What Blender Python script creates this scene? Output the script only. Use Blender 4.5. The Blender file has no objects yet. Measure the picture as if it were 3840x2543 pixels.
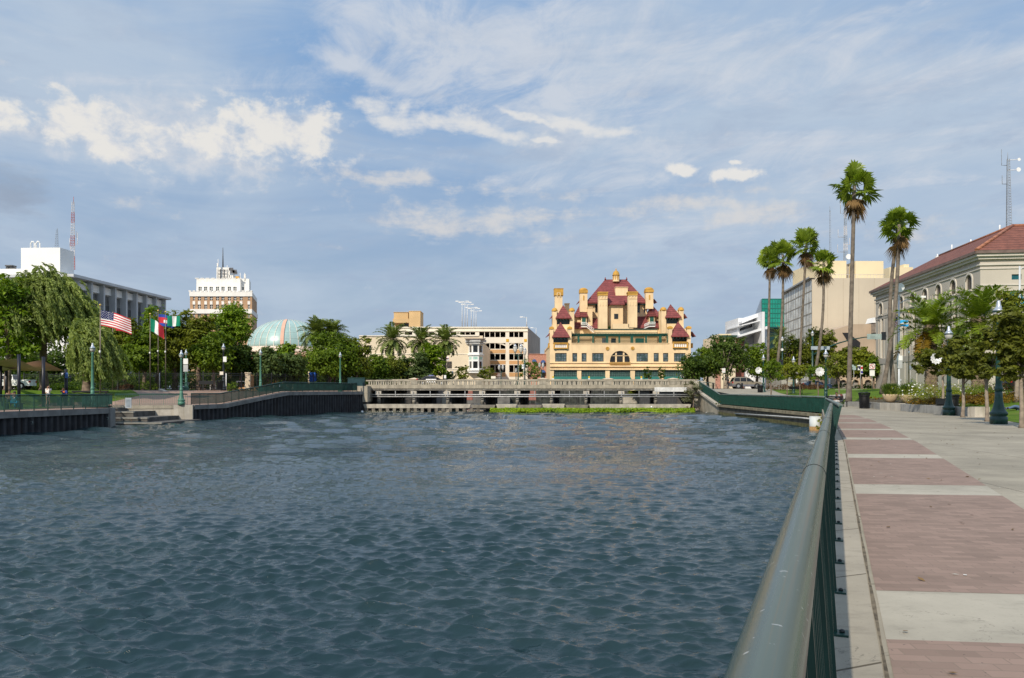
import bpy, math, random
import numpy as np
from mathutils import Vector, Matrix
R=math.radians
F=2880.0; EYE=1.45; V0=1464.0; WATER=-1.6
sc=bpy.context.scene
COL=sc.collection
random.seed(7)
# --- measuring helpers: a ray through a measured direction at a chosen distance
def gx(u,Y): return (u-1920)*Y/F
def gz(v,Y): return EYE-(v-V0)*Y/F
def at(u,v,Y): return Vector((gx(u,Y),Y,gz(v,Y)))
def lerp(a,b,t): return a+(b-a)*t
def smooth(t):
    t=max(0.0,min(1.0,t)); return t*t*(3-2*t)
def interp(x,pts):
    if x<=pts[0][0]: return pts[0][1]
    for (a,va),(b,vb) in zip(pts,pts[1:]):
        if x<=b: return lerp(va,vb,(x-a)/(b-a))
    return pts[-1][1]
# ---------------------------------------------------------------- materials
def nt_new(name):
    m=bpy.data.materials.new(name); m.use_nodes=True
    nt=m.node_tree; b=nt.nodes['Principled BSDF']
    return m,nt,b
def N(nt,t,**k):
    n=nt.nodes.new(t)
    for a,v in k.items(): setattr(n,a,v)
    return n
def L(nt,a,b): nt.links.new(a,b)
def mixrgb(nt,a,b,fac,blend='MIX'):
    n=N(nt,'ShaderNodeMix',data_type='RGBA',blend_type=blend)
    for sock,val in ((n.inputs[0],fac),(n.inputs[6],a),(n.inputs[7],b)):
        if hasattr(val,'is_output'): L(nt,val,sock)
        elif isinstance(val,(tuple,list)): sock.default_value=(*val,1) if len(val)==3 else val
        else: sock.default_value=val
    return n.outputs[2]
def noise(nt,coord,scale,detail=4,rough=.55,stretch=None,dist=0):
    n=N(nt,'ShaderNodeTexNoise'); n.inputs['Scale'].default_value=scale
    n.inputs['Detail'].default_value=detail; n.inputs['Roughness'].default_value=rough
    n.inputs['Distortion'].default_value=dist
    if stretch:
        mp=N(nt,'ShaderNodeMapping'); mp.inputs['Scale'].default_value=stretch
        L(nt,coord,mp.inputs[0]); coord=mp.outputs[0]
    L(nt,coord,n.inputs['Vector']); return n.outputs['Fac']
def ramp(nt,fac,lo,hi,a=0.0,b=1.0):
    n=N(nt,'ShaderNodeMapRange'); n.interpolation_type='SMOOTHSTEP'
    n.inputs[1].default_value=lo; n.inputs[2].default_value=hi
    n.inputs[3].default_value=a; n.inputs[4].default_value=b
    L(nt,fac,n.inputs[0]); return n.outputs[0]
MATS={}
def M(name,col,rough=.75,var=.18,scale=1.5,bump=0.0,bscale=20,metal=0.0,spec=.4,streak=0.0,streak_col=None,fine=0.0):
    """weathered paint / render / stone: two scales of mottling, optional rain streaks"""
    if name in MATS: return MATS[name]
    m,nt,b=nt_new(name)
    tc=N(nt,'ShaderNodeTexCoord').outputs['Object']
    d=tuple(c*(1-var) for c in col); l=tuple(min(1,c*(1+var)) for c in col)
    c=mixrgb(nt,d,l,ramp(nt,noise(nt,tc,scale),.32,.68))
    if fine:
        c=mixrgb(nt,c,tuple(x*.5 for x in col),ramp(nt,noise(nt,tc,scale*14,2),.5,.75,0,fine))
    if streak:
        s=ramp(nt,noise(nt,tc,1.0,5,.65,(3.2,3.2,.22)),.5,.72,0,streak)
        c=mixrgb(nt,c,streak_col or tuple(x*.35 for x in col),s)
    L(nt,c,b.inputs['Base Color'])
    b.inputs['Roughness'].default_value=rough; b.inputs['Metallic'].default_value=metal
    b.inputs['Specular IOR Level'].default_value=spec
    if bump:
        bn=N(nt,'ShaderNodeBump'); bn.inputs['Strength'].default_value=bump; bn.inputs['Distance'].default_value=.02
        L(nt,noise(nt,tc,bscale,6),bn.inputs['Height']); L(nt,bn.outputs[0],b.inputs['Normal'])
    MATS[name]=m; return m
def glass(name,col=(.03,.04,.045),rough=.06,spec=.6,var=.5,scale=.6):
    return M(name,col,rough,var,scale,spec=spec)
def leaf_mat(name,dark,light,trans=.42,rough=.55):
    if name in MATS: return MATS[name]
    m,nt,b=nt_new(name)
    a=N(nt,'ShaderNodeAttribute',attribute_name='tint')
    c=mixrgb(nt,dark,light,a.outputs['Fac'])
    L(nt,c,b.inputs['Base Color']); b.inputs['Roughness'].default_value=rough
    b.inputs['Specular IOR Level'].default_value=.25
    t=N(nt,'ShaderNodeBsdfTranslucent')
    L(nt,mixrgb(nt,c,(1.0,1.0,.35),1.0,'MULTIPLY'),t.inputs['Color'])
    mx=N(nt,'ShaderNodeMixShader'); mx.inputs[0].default_value=trans
    L(nt,b.outputs[0],mx.inputs[1]); L(nt,t.outputs[0],mx.inputs[2])
    L(nt,mx.outputs[0],nt.nodes['Material Output'].inputs[0])
    MATS[name]=m; return m
# ---------------------------------------------------------------- meshes
class MB:
    def __init__(s): s.v=[]; s.f=[]; s.sm=[]; s.mi=[]; s.cur=0
    def face(s,pts,smooth=False):
        i=len(s.v); s.v+= [tuple(p) for p in pts]; s.f.append(tuple(range(i,i+len(pts)))); s.sm.append(smooth); s.mi.append(s.cur)
    def box(s,x0,x1,y0,y1,z0,z1):
        if x0>x1:x0,x1=x1,x0
        if y0>y1:y0,y1=y1,y0
        if z0>z1:z0,z1=z1,z0
        p=[(x,y,z) for x in(x0,x1) for y in(y0,y1) for z in(z0,z1)]
        i=len(s.v); s.v+=p
        for q in((0,1,3,2),(4,6,7,5),(0,4,5,1),(2,3,7,6),(0,2,6,4),(1,5,7,3)):
            s.f.append(tuple(i+k for k in q)); s.sm.append(False); s.mi.append(s.cur)
        return s
    def slab(s,a,b,w,z0a,z1a,z0b=None,z1b=None,side=0.0):
        """box along the segment a-b (2D), width w centred (side shifts it), heights at both ends"""
        z0b=z0a if z0b is None else z0b; z1b=z1a if z1b is None else z1b
        a=Vector((a[0],a[1])); b=Vector((b[0],b[1])); d=(b-a).normalized(); n=Vector((-d.y,d.x))
        l=[n*(side-w/2),n*(side+w/2)]
        P=[]
        for p,z0,z1 in((a,z0a,z1a),(b,z0b,z1b)):
            for o in l:
                for z in(z0,z1): q=p+o; P.append((q.x,q.y,z))
        i=len(s.v); s.v+=P
        for q in((0,1,3,2),(4,6,7,5),(0,4,5,1),(2,3,7,6),(0,2,6,4),(1,5,7,3)):
            s.f.append(tuple(i+k for k in q)); s.sm.append(False); s.mi.append(s.cur)
        return s
    def tube(s,pts,r,n=8,caps=True,smooth=True):
        pts=[Vector(p) for p in pts]
        rs=r if isinstance(r,(list,tuple)) else [r]*len(pts)
        i0=len(s.v); up=None
        for k,p in enumerate(pts):
            d=(pts[min(k+1,len(pts)-1)]-pts[max(k-1,0)])
            d=d.normalized() if d.length>1e-9 else Vector((0,0,1))
            a=d.cross(Vector((0,0,1)) if abs(d.z)<.95 else Vector((0,1,0))).normalized()
            if up is not None and a.dot(up)<0: a=-a
            up=a; b=d.cross(a)
            for j in range(n):
                t=2*math.pi*j/n; q=p+(a*math.cos(t)+b*math.sin(t))*rs[k]; s.v.append(tuple(q))
        for k in range(len(pts)-1):
            for j in range(n):
                a=i0+k*n+j; b=i0+k*n+(j+1)%n
                s.f.append((a,b,b+n,a+n)); s.sm.append(smooth); s.mi.append(s.cur)
        if caps:
            s.f.append(tuple(i0+j for j in range(n))[::-1]); s.sm.append(False); s.mi.append(s.cur)
            e=i0+(len(pts)-1)*n
            s.f.append(tuple(e+j for j in range(n))); s.sm.append(False); s.mi.append(s.cur)
        return s
    def bar(s,p,q,a,b):
        """flat bar from p to q with half-width vectors a and b"""
        i=len(s.v)
        for c in(p,q):
            for u,w in((-1,-1),(1,-1),(1,1),(-1,1)): s.v.append(tuple(c+a*u+b*w))
        for f in((0,1,5,4),(1,2,6,5),(2,3,7,6),(3,0,4,7)): s.f.append(tuple(i+k for k in f)); s.sm.append(False); s.mi.append(s.cur)
        return s
    def lathe(s,prof,c=(0,0,0),n=16,smooth=True):
        i0=len(s.v)
        for r,z in prof:
            for j in range(n):
                t=2*math.pi*j/n; s.v.append((c[0]+r*math.cos(t),c[1]+r*math.sin(t),c[2]+z))
        for k in range(len(prof)-1):
            for j in range(n):
                a=i0+k*n+j; b=i0+k*n+(j+1)%n
                s.f.append((a,b,b+n,a+n)); s.sm.append(smooth); s.mi.append(s.cur)
        for k,rev in((0,True),(len(prof)-1,False)):
            if prof[k][0]>1e-4:
                q=tuple(i0+k*n+j for j in range(n)); s.f.append(q[::-1] if rev else q); s.sm.append(False); s.mi.append(s.cur)
        return s
    def prism(s,poly,z0,z1):
        """poly: list of (x,y) anticlockwise"""
        n=len(poly); i=len(s.v)
        s.v+=[(x,y,z0) for x,y in poly]+[(x,y,z1) for x,y in poly]
        fs=[tuple(range(i,i+n))[::-1],tuple(range(i+n,i+2*n))]+[(i+k,i+(k+1)%n,i+n+(k+1)%n,i+n+k) for k in range(n)]
        for q in fs: s.f.append(q); s.sm.append(False); s.mi.append(s.cur)
        return s
    def xprism(s,poly,y0,y1):
        """poly in (x,z), extruded along y"""
        n=len(poly); i=len(s.v)
        s.v+=[(x,y0,z) for x,z in poly]+[(x,y1,z) for x,z in poly]
        fs=[tuple(range(i,i+n)),tuple(range(i+n,i+2*n))[::-1]]+[(i+k,i+n+k,i+n+(k+1)%n,i+(k+1)%n) for k in range(n)]
        for q in fs: s.f.append(q); s.sm.append(False); s.mi.append(s.cur)
        return s
    def hip(s,x0,x1,y0,y1,z0,z1,rx=None,ry=None,t=.18,xc=None,yc=None):
        """hip roof with eaves board; ridge half lengths rx (x) / ry (y)"""
        rx=rx or 0.0; ry=ry or 0.0
        cx=(x0+x1)/2 if xc is None else xc; cy=(y0+y1)/2 if yc is None else yc
        b=[(x0,y0,z0),(x1,y0,z0),(x1,y1,z0),(x0,y1,z0)]
        tp=[(cx-rx,cy-ry,z1),(cx+rx,cy-ry,z1),(cx+rx,cy+ry,z1),(cx-rx,cy+ry,z1)]
        lo=[(x,y,z0-t) for x,y,_ in b]
        for k in range(4):
            j=(k+1)%4
            pts=[b[k],b[j],tp[j],tp[k]]
            q=[]
            for p in pts:
                if not q or (Vector(p)-Vector(q[-1])).length>1e-5: q.append(p)
            s.face(q); s.face([lo[k],lo[j],b[j],b[k]])
        s.face(lo[::-1])
        if rx>0 and ry>0: s.face(tp)
        return s
    def wall(s,x0,x1,z0,z1,holes=(),y=0.0,d=.3,P=None):
        """wall sheet facing -y with rectangular / arched openings and reveals; hole=(x0,x1,z0,z1[,'arch'])"""
        P=P or (lambda x,yy,z:(x,yy,z))
        xs=sorted({x0,x1,*[h[0] for h in holes],*[h[1] for h in holes]})
        zs=sorted({z0,z1,*[h[2] for h in holes],*[h[3] for h in holes]})
        xs=[x for x in xs if x0<=x<=x1]; zs=[z for z in zs if z0<=z<=z1]
        for a,b in zip(xs,xs[1:]):
            run=None
            for c,e in zip(zs,zs[1:]):
                mx,mz=(a+b)/2,(c+e)/2
                if any(h[0]<mx<h[1] and h[2]<mz<h[3] for h in holes):
                    if run: s.face([P(a,y,run[0]),P(b,y,run[0]),P(b,y,run[1]),P(a,y,run[1])]); run=None
                else: run=(run[0],e) if run else (c,e)
            if run: s.face([P(a,y,run[0]),P(b,y,run[0]),P(b,y,run[1]),P(a,y,run[1])])
        for h in holes:
            a,b,c,e=h[:4]; y2=y+d
            if len(h)>4:
                r=(b-a)/2; xc=(a+b)/2; sp=e-r; n=14
                pts=[(xc-r*math.cos(math.pi*k/n),sp+r*math.sin(math.pi*k/n)) for k in range(n+1)]
                for (xa,za),(xb,zb) in zip(pts,pts[1:]):
                    s.face([P(xa,y,za),P(xb,y,zb),P(xb,y,e),P(xa,y,e)])
                    s.face([P(xa,y,za),P(xa,y2,za),P(xb,y2,zb),P(xb,y,zb)])
                top=sp
            else:
                top=e; s.face([P(a,y,e),P(a,y2,e),P(b,y2,e),P(b,y,e)])
            s.face([P(a,y,c),P(b,y,c),P(b,y2,c),P(a,y2,c)])
            s.face([P(a,y,c),P(a,y2,c),P(a,y2,top),P(a,y,top)])
            s.face([P(b,y,c),P(b,y,top),P(b,y2,top),P(b,y2,c)])
        return s
    def build(s,name,mat,parent=None,org=None):
        me=bpy.data.meshes.new(name)
        v=s.v
        if org is None and parent is not None: org=ORG.get(parent.name)
        if org is not None: v=[(x-org[0],y-org[1],z-org[2]) for x,y,z in v]
        me.from_pydata(v,[],s.f)
        for k in (mat if isinstance(mat,(list,tuple)) else [mat]): me.materials.append(k)
        me.polygons.foreach_set('use_smooth',s.sm)
        me.polygons.foreach_set('material_index',s.mi)
        me.update()
        return link(name,me,parent)
ORG={}
def link(name,data,parent=None):
    o=bpy.data.objects.new(name,data); COL.objects.link(o)
    if parent is not None:
        o.parent=parent
        if parent.name in ORG: ORG[o.name]=ORG[parent.name]
    return o
def tag(o,label=None,cat=None,group=None,kind=None):
    for k,v in(('label',label),('category',cat),('group',group),('kind',kind)):
        if v: o[k]=v
    return o
def thing(name,label,cat,loc=(0,0,0),rz=0.0,group=None,world=False):
    """Empty at the base of a thing; world=True: its parts are modelled in world coordinates"""
    o=bpy.data.objects.new(name,None); COL.objects.link(o); o.empty_display_size=.3
    o.location=loc; o.rotation_euler=(0,0,rz)
    if world: ORG[o.name]=tuple(loc)
    return tag(o,label,cat,group)
def structure(name,mb,mat): return tag(mb.build(name,mat),kind='structure')
def kids(o): return [c for c in o.children]
def dup(root,loc,rz=0.0,label=None,scale=1.0,group=None):
    r=root.copy(); COL.objects.link(r); r.location=loc; r.rotation_euler=(0,0,rz)
    r.scale=(scale,)*3 if not isinstance(scale,tuple) else scale
    if label: r['label']=label
    if group: r['group']=group
    def rec(src,dst):
        for ch in list(src.children):
            c=ch.copy(); COL.objects.link(c); c.parent=dst; rec(ch,c)
    rec(root,r)
    return r
def window(root,x0,x1,z0,z1,y,frame,pane,nx=2,nz=2,t=.07,name='window'):
    """frame with glazing bars as the part, its pane the sub-part (local coords, facing -y)"""
    m=MB()
    for k in range(nx+1):
        x=lerp(x0,x1,k/nx); m.box(max(x0,x-t/2),min(x1,x+t/2),y,y+.06,z0,z1)
    for k in range(nz+1):
        z=lerp(z0,z1,k/nz)
        for i in range(nx):
            a=lerp(x0,x1,i/nx)+t/2; b=lerp(x0,x1,(i+1)/nx)-t/2
            m.box(a,b,y+.004,y+.056,max(z0,z-t/2),min(z1,z+t/2))
    w=m.build(name,frame,root)
    MB().box(x0,x1,y+.03,y+.034,z0,z1).build('pane',pane,w)
    return w
# ================================================================= foliage
def mesh_np(name,verts,faces,mat,tint=None,smooth=False):
    me=bpy.data.meshes.new(name); n=len(verts); f=len(faces); k=faces.shape[1]
    me.vertices.add(n); me.vertices.foreach_set('co',np.ascontiguousarray(verts,np.float32).ravel())
    me.loops.add(f*k); me.loops.foreach_set('vertex_index',np.ascontiguousarray(faces,np.int32).ravel())
    me.polygons.add(f); me.polygons.foreach_set('loop_start',np.arange(0,f*k,k,dtype=np.int32))
    me.polygons.foreach_set('loop_total',np.full(f,k,np.int32))
    if smooth: me.polygons.foreach_set('use_smooth',np.ones(f,bool))
    if tint is not None:
        a=me.attributes.new('tint','FLOAT','POINT'); a.data.foreach_set('value',np.ascontiguousarray(tint,np.float32))
    me.materials.append(mat); me.update(calc_edges=True); return me
def unit(a): return a/np.maximum(np.linalg.norm(a,axis=1,keepdims=True),1e-9)
def leaf_quads(pos,axis,nrm,ln,wd):
    """diamond leaves: tip, sides, base"""
    side=unit(np.cross(axis,nrm)); n=len(pos)
    v=np.empty((n,4,3)); ln=ln[:,None]; wd=wd[:,None]
    v[:,0]=pos-axis*ln*.5; v[:,1]=pos+side*wd*.5-axis*ln*.05; v[:,2]=pos+axis*ln*.5; v[:,3]=pos-side*wd*.5-axis*ln*.05
    return v.reshape(-1,3),np.arange(n*4).reshape(n,4)
def crown_data(rng,blobs,n,leaf,aspect=.55,inner=.45,cl=28,clsize=.16,wind=0.0):
    b=np.array(blobs,float); w=(b[:,3]*b[:,4]*b[:,5])**.75; w/=w.sum()
    nc=max(6,n//cl); idx=rng.choice(len(b),nc,p=w)
    d=unit(rng.normal(size=(nc,3))); rad=inner+(1.02-inner)*rng.random(nc)**.6
    cen=b[idx,:3]+d*rad[:,None]*b[idx,3:]
    cs=clsize*np.cbrt(b[idx,3]*b[idx,4]*b[idx,5])*(.6+.9*rng.random(nc))
    ctint=rng.random(nc)
    k=rng.integers(0,nc,n)
    pos=cen[k]+rng.normal(size=(n,3))*cs[k][:,None]*np.array([1.15,1.15,.75])
    out=unit(pos-b[idx[k],:3])
    nrm=unit(out*.6+np.array([0,0,.55])+rng.normal(size=(n,3))*.55)
    ax=rng.normal(size=(n,3))*.7+out*.5+np.array([wind,0,-.35]); ax=unit(ax-nrm*np.sum(ax*nrm,1,keepdims=True))
    ln=leaf*(.65+.7*rng.random(n))
    v,f=leaf_quads(pos,ax,nrm,ln,ln*aspect)
    t=np.clip(.62*ctint[k]+.38*rng.random(n),0,1)
    return v,f,np.repeat(t,4),cen
LEAF={
 'mid':leaf_mat('leaf_mid_green',(0.057,0.109,0.009),(0.215,0.308,0.019)),
 'dark':leaf_mat('leaf_dark_green',(0.032,0.068,0.010),(0.121,0.183,0.023)),
 'olive':leaf_mat('leaf_olive',(0.075,0.101,0.011),(0.258,0.293,0.026)),
 'bright':leaf_mat('leaf_bright_green',(0.077,0.155,0.009),(0.267,0.381,0.020)),
 'grey':leaf_mat('leaf_grey_green',(0.053,0.089,0.023),(0.169,0.236,0.068)),
 'willow':leaf_mat('leaf_willow',(0.120,0.168,0.035),(0.400,0.480,0.136)),
 'yellow':leaf_mat('leaf_yellow_green',(0.114,0.154,0.011),(0.350,0.376,0.029)),
 'rust':leaf_mat('leaf_rust',(.060,.028,.012),(.170,.085,.030)),
 'gold':leaf_mat('leaf_gold',(.110,.060,.008),(.330,.210,.020)),
 'deep':leaf_mat('leaf_deep_olive',(.050,.066,.010),(.200,.220,.026)),
 'palm':leaf_mat('palm_leaf',(.085,.135,.012),(.300,.400,.040),.32,.38),
 'date':leaf_mat('date_palm_leaf',(0.090,0.135,0.033),(0.315,0.375,0.105),.25,.45),
 'dead':leaf_mat('dead_palm_leaf',(.085,.048,.018),(.240,.150,.060),.15,.8),
 'hyacinth':leaf_mat('water_plant_leaf',(.075,.165,.006),(.290,.400,.012),.3,.4),
 'pale':leaf_mat('leaf_pale',(.075,.085,.040),(.300,.300,.180)),
 'flower':leaf_mat('white_petal',(.60,.60,.52),(.85,.85,.80),.2,.7),
}
BARK=M('grey_brown_bark',(.17,.125,.09),.9,.3,3,bump=.5,bscale=14)
BARK2=M('pale_bark',(.26,.21,.16),.9,.25,4,bump=.4,bscale=14)
def trunk_mb(rng,h,r,cen,nb=9,lean=(0,0),fork=.5):
    m=MB(); top=Vector((lean[0],lean[1],h))
    pts=[Vector((lean[0]*t*t,lean[1]*t*t,h*t)) for t in(0,.05,.3,.65,1)]
    pts=[p+Vector((rng.normal()*r*.25,rng.normal()*r*.25,0))*(i>1) for i,p in enumerate(pts)]
    m.tube(pts,[r*1.55,r*1.12,r*.95,r*.82,r*.62],9)
    pick=rng.permutation(len(cen))[:nb]
    for k in pick:
        c=Vector(cen[k]); b0=pts[3].lerp(pts[4],rng.random()) if rng.random()<fork else pts[4]
        mid=b0.lerp(c,.45)+Vector((0,0,(c-b0).length*.14))
        m.tube([b0,mid,b0.lerp(c,.92)],[r*.5,r*.3,r*.1],6)
    return m
def tree(name,label,cat,u,D,zb,vtop,vbot,hw,kind='mid',n=5200,leaf=.34,seed=1,trunk=True,group=None,tr=None,blobs=None,bark=None,aspect=.55,depth=None,lean=0,inner=.45,x=None,nb=9,ragged=False):
    """broadleaf tree: measured by azimuth u, distance D, crown top / bottom and half width"""
    rng=np.random.default_rng(seed)
    X=gx(u,D) if x is None else x
    zt,zl=gz(vtop,D)-zb,gz(vbot,D)-zb; w=hw*D/F; zl=max(zl,.15)
    hh=(zt-zl)/2; zc=(zt+zl)/2; dp=depth or w
    if blobs is None:
        blobs=[(0,0,zc,w*.80,dp*.80,hh*.86)]
        for k in range(9):
            a=rng.random()*6.28; e=rng.normal()*.45; r=.42+.3*rng.random()
            s=.34+.22*rng.random()
            blobs.append((math.cos(a)*w*r,math.sin(a)*dp*r,zc+hh*(.1+.62*math.sin(e*1.6)),w*s,dp*s,hh*s))
        blobs.append((rng.normal()*w*.2,0,zt-hh*.3,w*.50,dp*.50,hh*.36))
    if ragged:
        blobs=[(0,0,zc-.1*hh,w*.45,dp*.45,hh*.5)]
        for k in range(15):
            a=rng.random()*6.28; r=.30+.62*rng.random(); e=rng.random()*2-1; s=.17+.17*rng.random()
            blobs.append((math.cos(a)*w*r,math.sin(a)*dp*r,zc+hh*.86*e*(1-.35*r),w*s*1.25,dp*s*1.25,hh*s))
    v,f,t,cen=crown_data(rng,blobs,n,leaf,aspect,inner)
    ok=v[:,2].reshape(-1,4).min(1)>.05
    f=f[ok]
    root=thing(name,label,cat,(X,D,zb),0,group)
    link('crown',mesh_np('crown',v,f,LEAF[kind],t),root)
    if trunk:
        r=tr or max(.06,.035*zt)
        trunk_mb(rng,max(zl+hh*.45,.8),r,cen,nb,(lean,0)).build('trunk',bark or BARK,root)
    return root
def shrub(label,X,Y,zb,w,h,kind='mid',n=900,leaf=.16,seed=1,group=None,cat='shrub',name='shrub',flowers=0,depth=None,aspect=.5):
    rng=np.random.default_rng(seed); dp=depth or w
    blobs=[(0,0,h*.42,w*.8,dp*.8,h*.5)]+[((rng.random()-.5)*1.3*w,(rng.random()-.5)*1.3*dp,h*(.3+.35*rng.random()),w*.4,dp*.4,h*.34) for _ in range(6)]
    v,f,t,c=crown_data(rng,blobs,n,leaf,aspect,.5,16,.15)
    ok=v[:,2].reshape(-1,4).min(1)>-.02
    o=link(name,mesh_np(name,v,f[ok],LEAF[kind],t)); o.location=(X,Y,zb)
    tag(o,label,cat,group)
    if flowers:
        k=rng.choice(len(c),min(flowers,len(c)),False); p=c[k]*np.array([1.12,1.12,1.1])+rng.normal(size=(len(k),3))*.06
        d=unit(rng.normal(size=(len(k),3))*.5+np.array([0,-.4,1])); a=unit(np.cross(d,rng.normal(size=(len(k),3))))
        v2,f2=leaf_quads(p,a,d,np.full(len(k),.13),np.full(len(k),.13))
        link('blossom',mesh_np('blossom',v2,f2,LEAF['flower'],np.repeat(rng.random(len(k)),4)),o)
    return o
# ---- fan palm
PALMBARK=M('fan_palm_bark',(.155,.128,.10),.9,.3,2.2,bump=.6,bscale=9)
def fan_leaf(rng,V,Fc,T,org,az,el,pet,rad,dead=False):
    d=np.array([math.cos(az)*math.cos(el),math.sin(az)*math.cos(el),math.sin(el)])
    sag=-.10*pet if not dead else -.25*pet
    hub=org+d*pet+np.array([0,0,sag])
    sd=np.array([-math.sin(az),math.cos(az),0]); up=np.cross(d,sd)*-1
    if up[2]<0: up=-up
    ro=rng.normal()*.55; sd,up=sd*math.cos(ro)+up*math.sin(ro),up*math.cos(ro)-sd*math.sin(ro)
    # petiole
    w=.025; i=len(V); V+= [org-sd*w,org+sd*w,hub+sd*w*.7,hub-sd*w*.7]; Fc.append((i,i+1,i+2,i+3)); tt=rng.random(); T+=[tt]*4
    ns=17; span=R(118) if not dead else R(60); t0=rng.random()
    tilt=rng.normal()*.25
    for k in range(ns):
        a=-span+2*span*k/(ns-1)
        ra=rad*(.72+.28*math.cos(a*.6))*(.9+.2*rng.random())
        dirv=d*math.cos(a)+sd*math.sin(a)+up*(.18*math.cos(a)+tilt*math.sin(a))
        dirv/=np.linalg.norm(dirv)
        mid=hub+dirv*ra*.58+up*.03*(k%2)
        droop=.10+.34*abs(rng.normal()) if not dead else .6
        tip=hub+dirv*ra+np.array([rng.normal()*.05,rng.normal()*.05,-droop*ra*.55])
        sw=np.cross(dirv,up); sw/=np.linalg.norm(sw); wd=ra*span*1.05/ns
        i=len(V); V+=[hub,mid-sw*wd*.75,tip,mid+sw*wd*.75]; Fc.append((i,i+1,i+2,i+3))
        tk=min(1,max(0,t0*.7+.3*rng.random())); T+=[tk*.6,tk,tk,tk]
def fan_palm(label,base,crown,seed,rad=1.0,nl=46,skirt=22,tr=.22,bend=0.0,group='tall fan palms'):
    rng=np.random.default_rng(seed); base=Vector(base); top=Vector(crown)-base
    root=thing('fan_palm',label,'palm tree',base,0,group)
    m=MB(); pts=[]; rs=[]
    for k in range(25):
        t=k/24; p=top*t; p=p+Vector((bend*math.sin(t*math.pi),0,0))
        pts.append(p); rs.append(tr*(1.5-.5*min(1,t*9)) * (1-.28*t)*(1+.05*(k%2)))
    m.tube(pts,rs,10); m.build('trunk',PALMBARK,root)
    o=np.array(top); V=[];Fc=[];T=[]
    for k in range(nl):
        el=R(84)-R(122)*(k/nl)**1.05+rng.normal()*.14; az=k*2.39996+rng.normal()*.3
        pet=rad*(.50+.85*rng.random()) ; ra=rad*(.80+.30*rng.random())
        fan_leaf(rng,V,Fc,T,o+np.array([0,0,.12-.35*(k/nl)]),az,el,pet,ra)
    link('crown',mesh_np('palm_crown',np.array(V),np.array(Fc),LEAF['palm'],np.array(T)),root)
    V=[];Fc=[];T=[]
    for k in range(skirt):
        el=R(-58)-R(28)*rng.random(); az=rng.normal()*1.3
        fan_leaf(rng,V,Fc,T,o+np.array([0,0,-.35-.9*rad*rng.random()]),az,el,rad*(.25+.4*rng.random()),rad*(.8+.6*rng.random()),True)
    link('dead_fronds',mesh_np('dead_fronds',np.array(V),np.array(Fc),LEAF['dead'],np.array(T)),root)
    return root
# ---- feather (date) palm
def frond(rng,V,Fc,T,org,az,el,ln,droop,leafl,tint=0.5,nseg=26,wind=0.0,lwd=.03):
    d=np.array([math.cos(az),math.sin(az),0]); sd=np.array([-math.sin(az),math.cos(az),0])
    P=[org]; e=el
    for k in range(nseg):
        e-=droop*(k/nseg)*2/nseg*1.0
        step=ln/nseg; P.append(P[-1]+(d*math.cos(e)+np.array([0,0,1])*math.sin(e)+np.array([wind*.25*k/nseg,0,0]))*step)
    t0=tint
    for k in range(nseg):
        a,b=P[k],P[k+1]; w=.035*(1-k/nseg)+.008
        i=len(V); V+=[a-sd*w,a+sd*w,b+sd*w,b-sd*w]; Fc.append((i,i+1,i+2,i+3)); T+=[t0*.5]*4
        if k<3: continue
        f=(b-a)/np.linalg.norm(b-a); up=np.cross(sd,f)
        up=up if up[2]>0 else -up
        L_=leafl*math.sin(math.pi*(.12+.86*k/nseg))**.6
        for s in(-1,1):
            for h in(0,.5):
                o=a+(b-a)*h
                dv=f*(.55+.15*rng.normal())+sd*s*.85+up*(.30+.14*rng.normal())+np.array([wind*.35,0,-.22*rng.random()])
                dv/=np.linalg.norm(dv); tip=o+dv*L_*(.85+.3*rng.random()); mid=o+dv*L_*.45
                wv=np.cross(dv,up); wv/=max(1e-6,np.linalg.norm(wv)); lw=lwd*(.8+.5*rng.random())
                i=len(V); V+=[o,mid-wv*lw,tip,mid+wv*lw]; Fc.append((i,i+1,i+2,i+3))
                tk=min(1,max(0,t0+.3*(rng.random()-.5))); T+=[tk*.7,tk,tk,tk]
DATEBARK=M('date_palm_bark',(.20,.15,.10),.95,.35,3,bump=.8,bscale=6)
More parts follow.
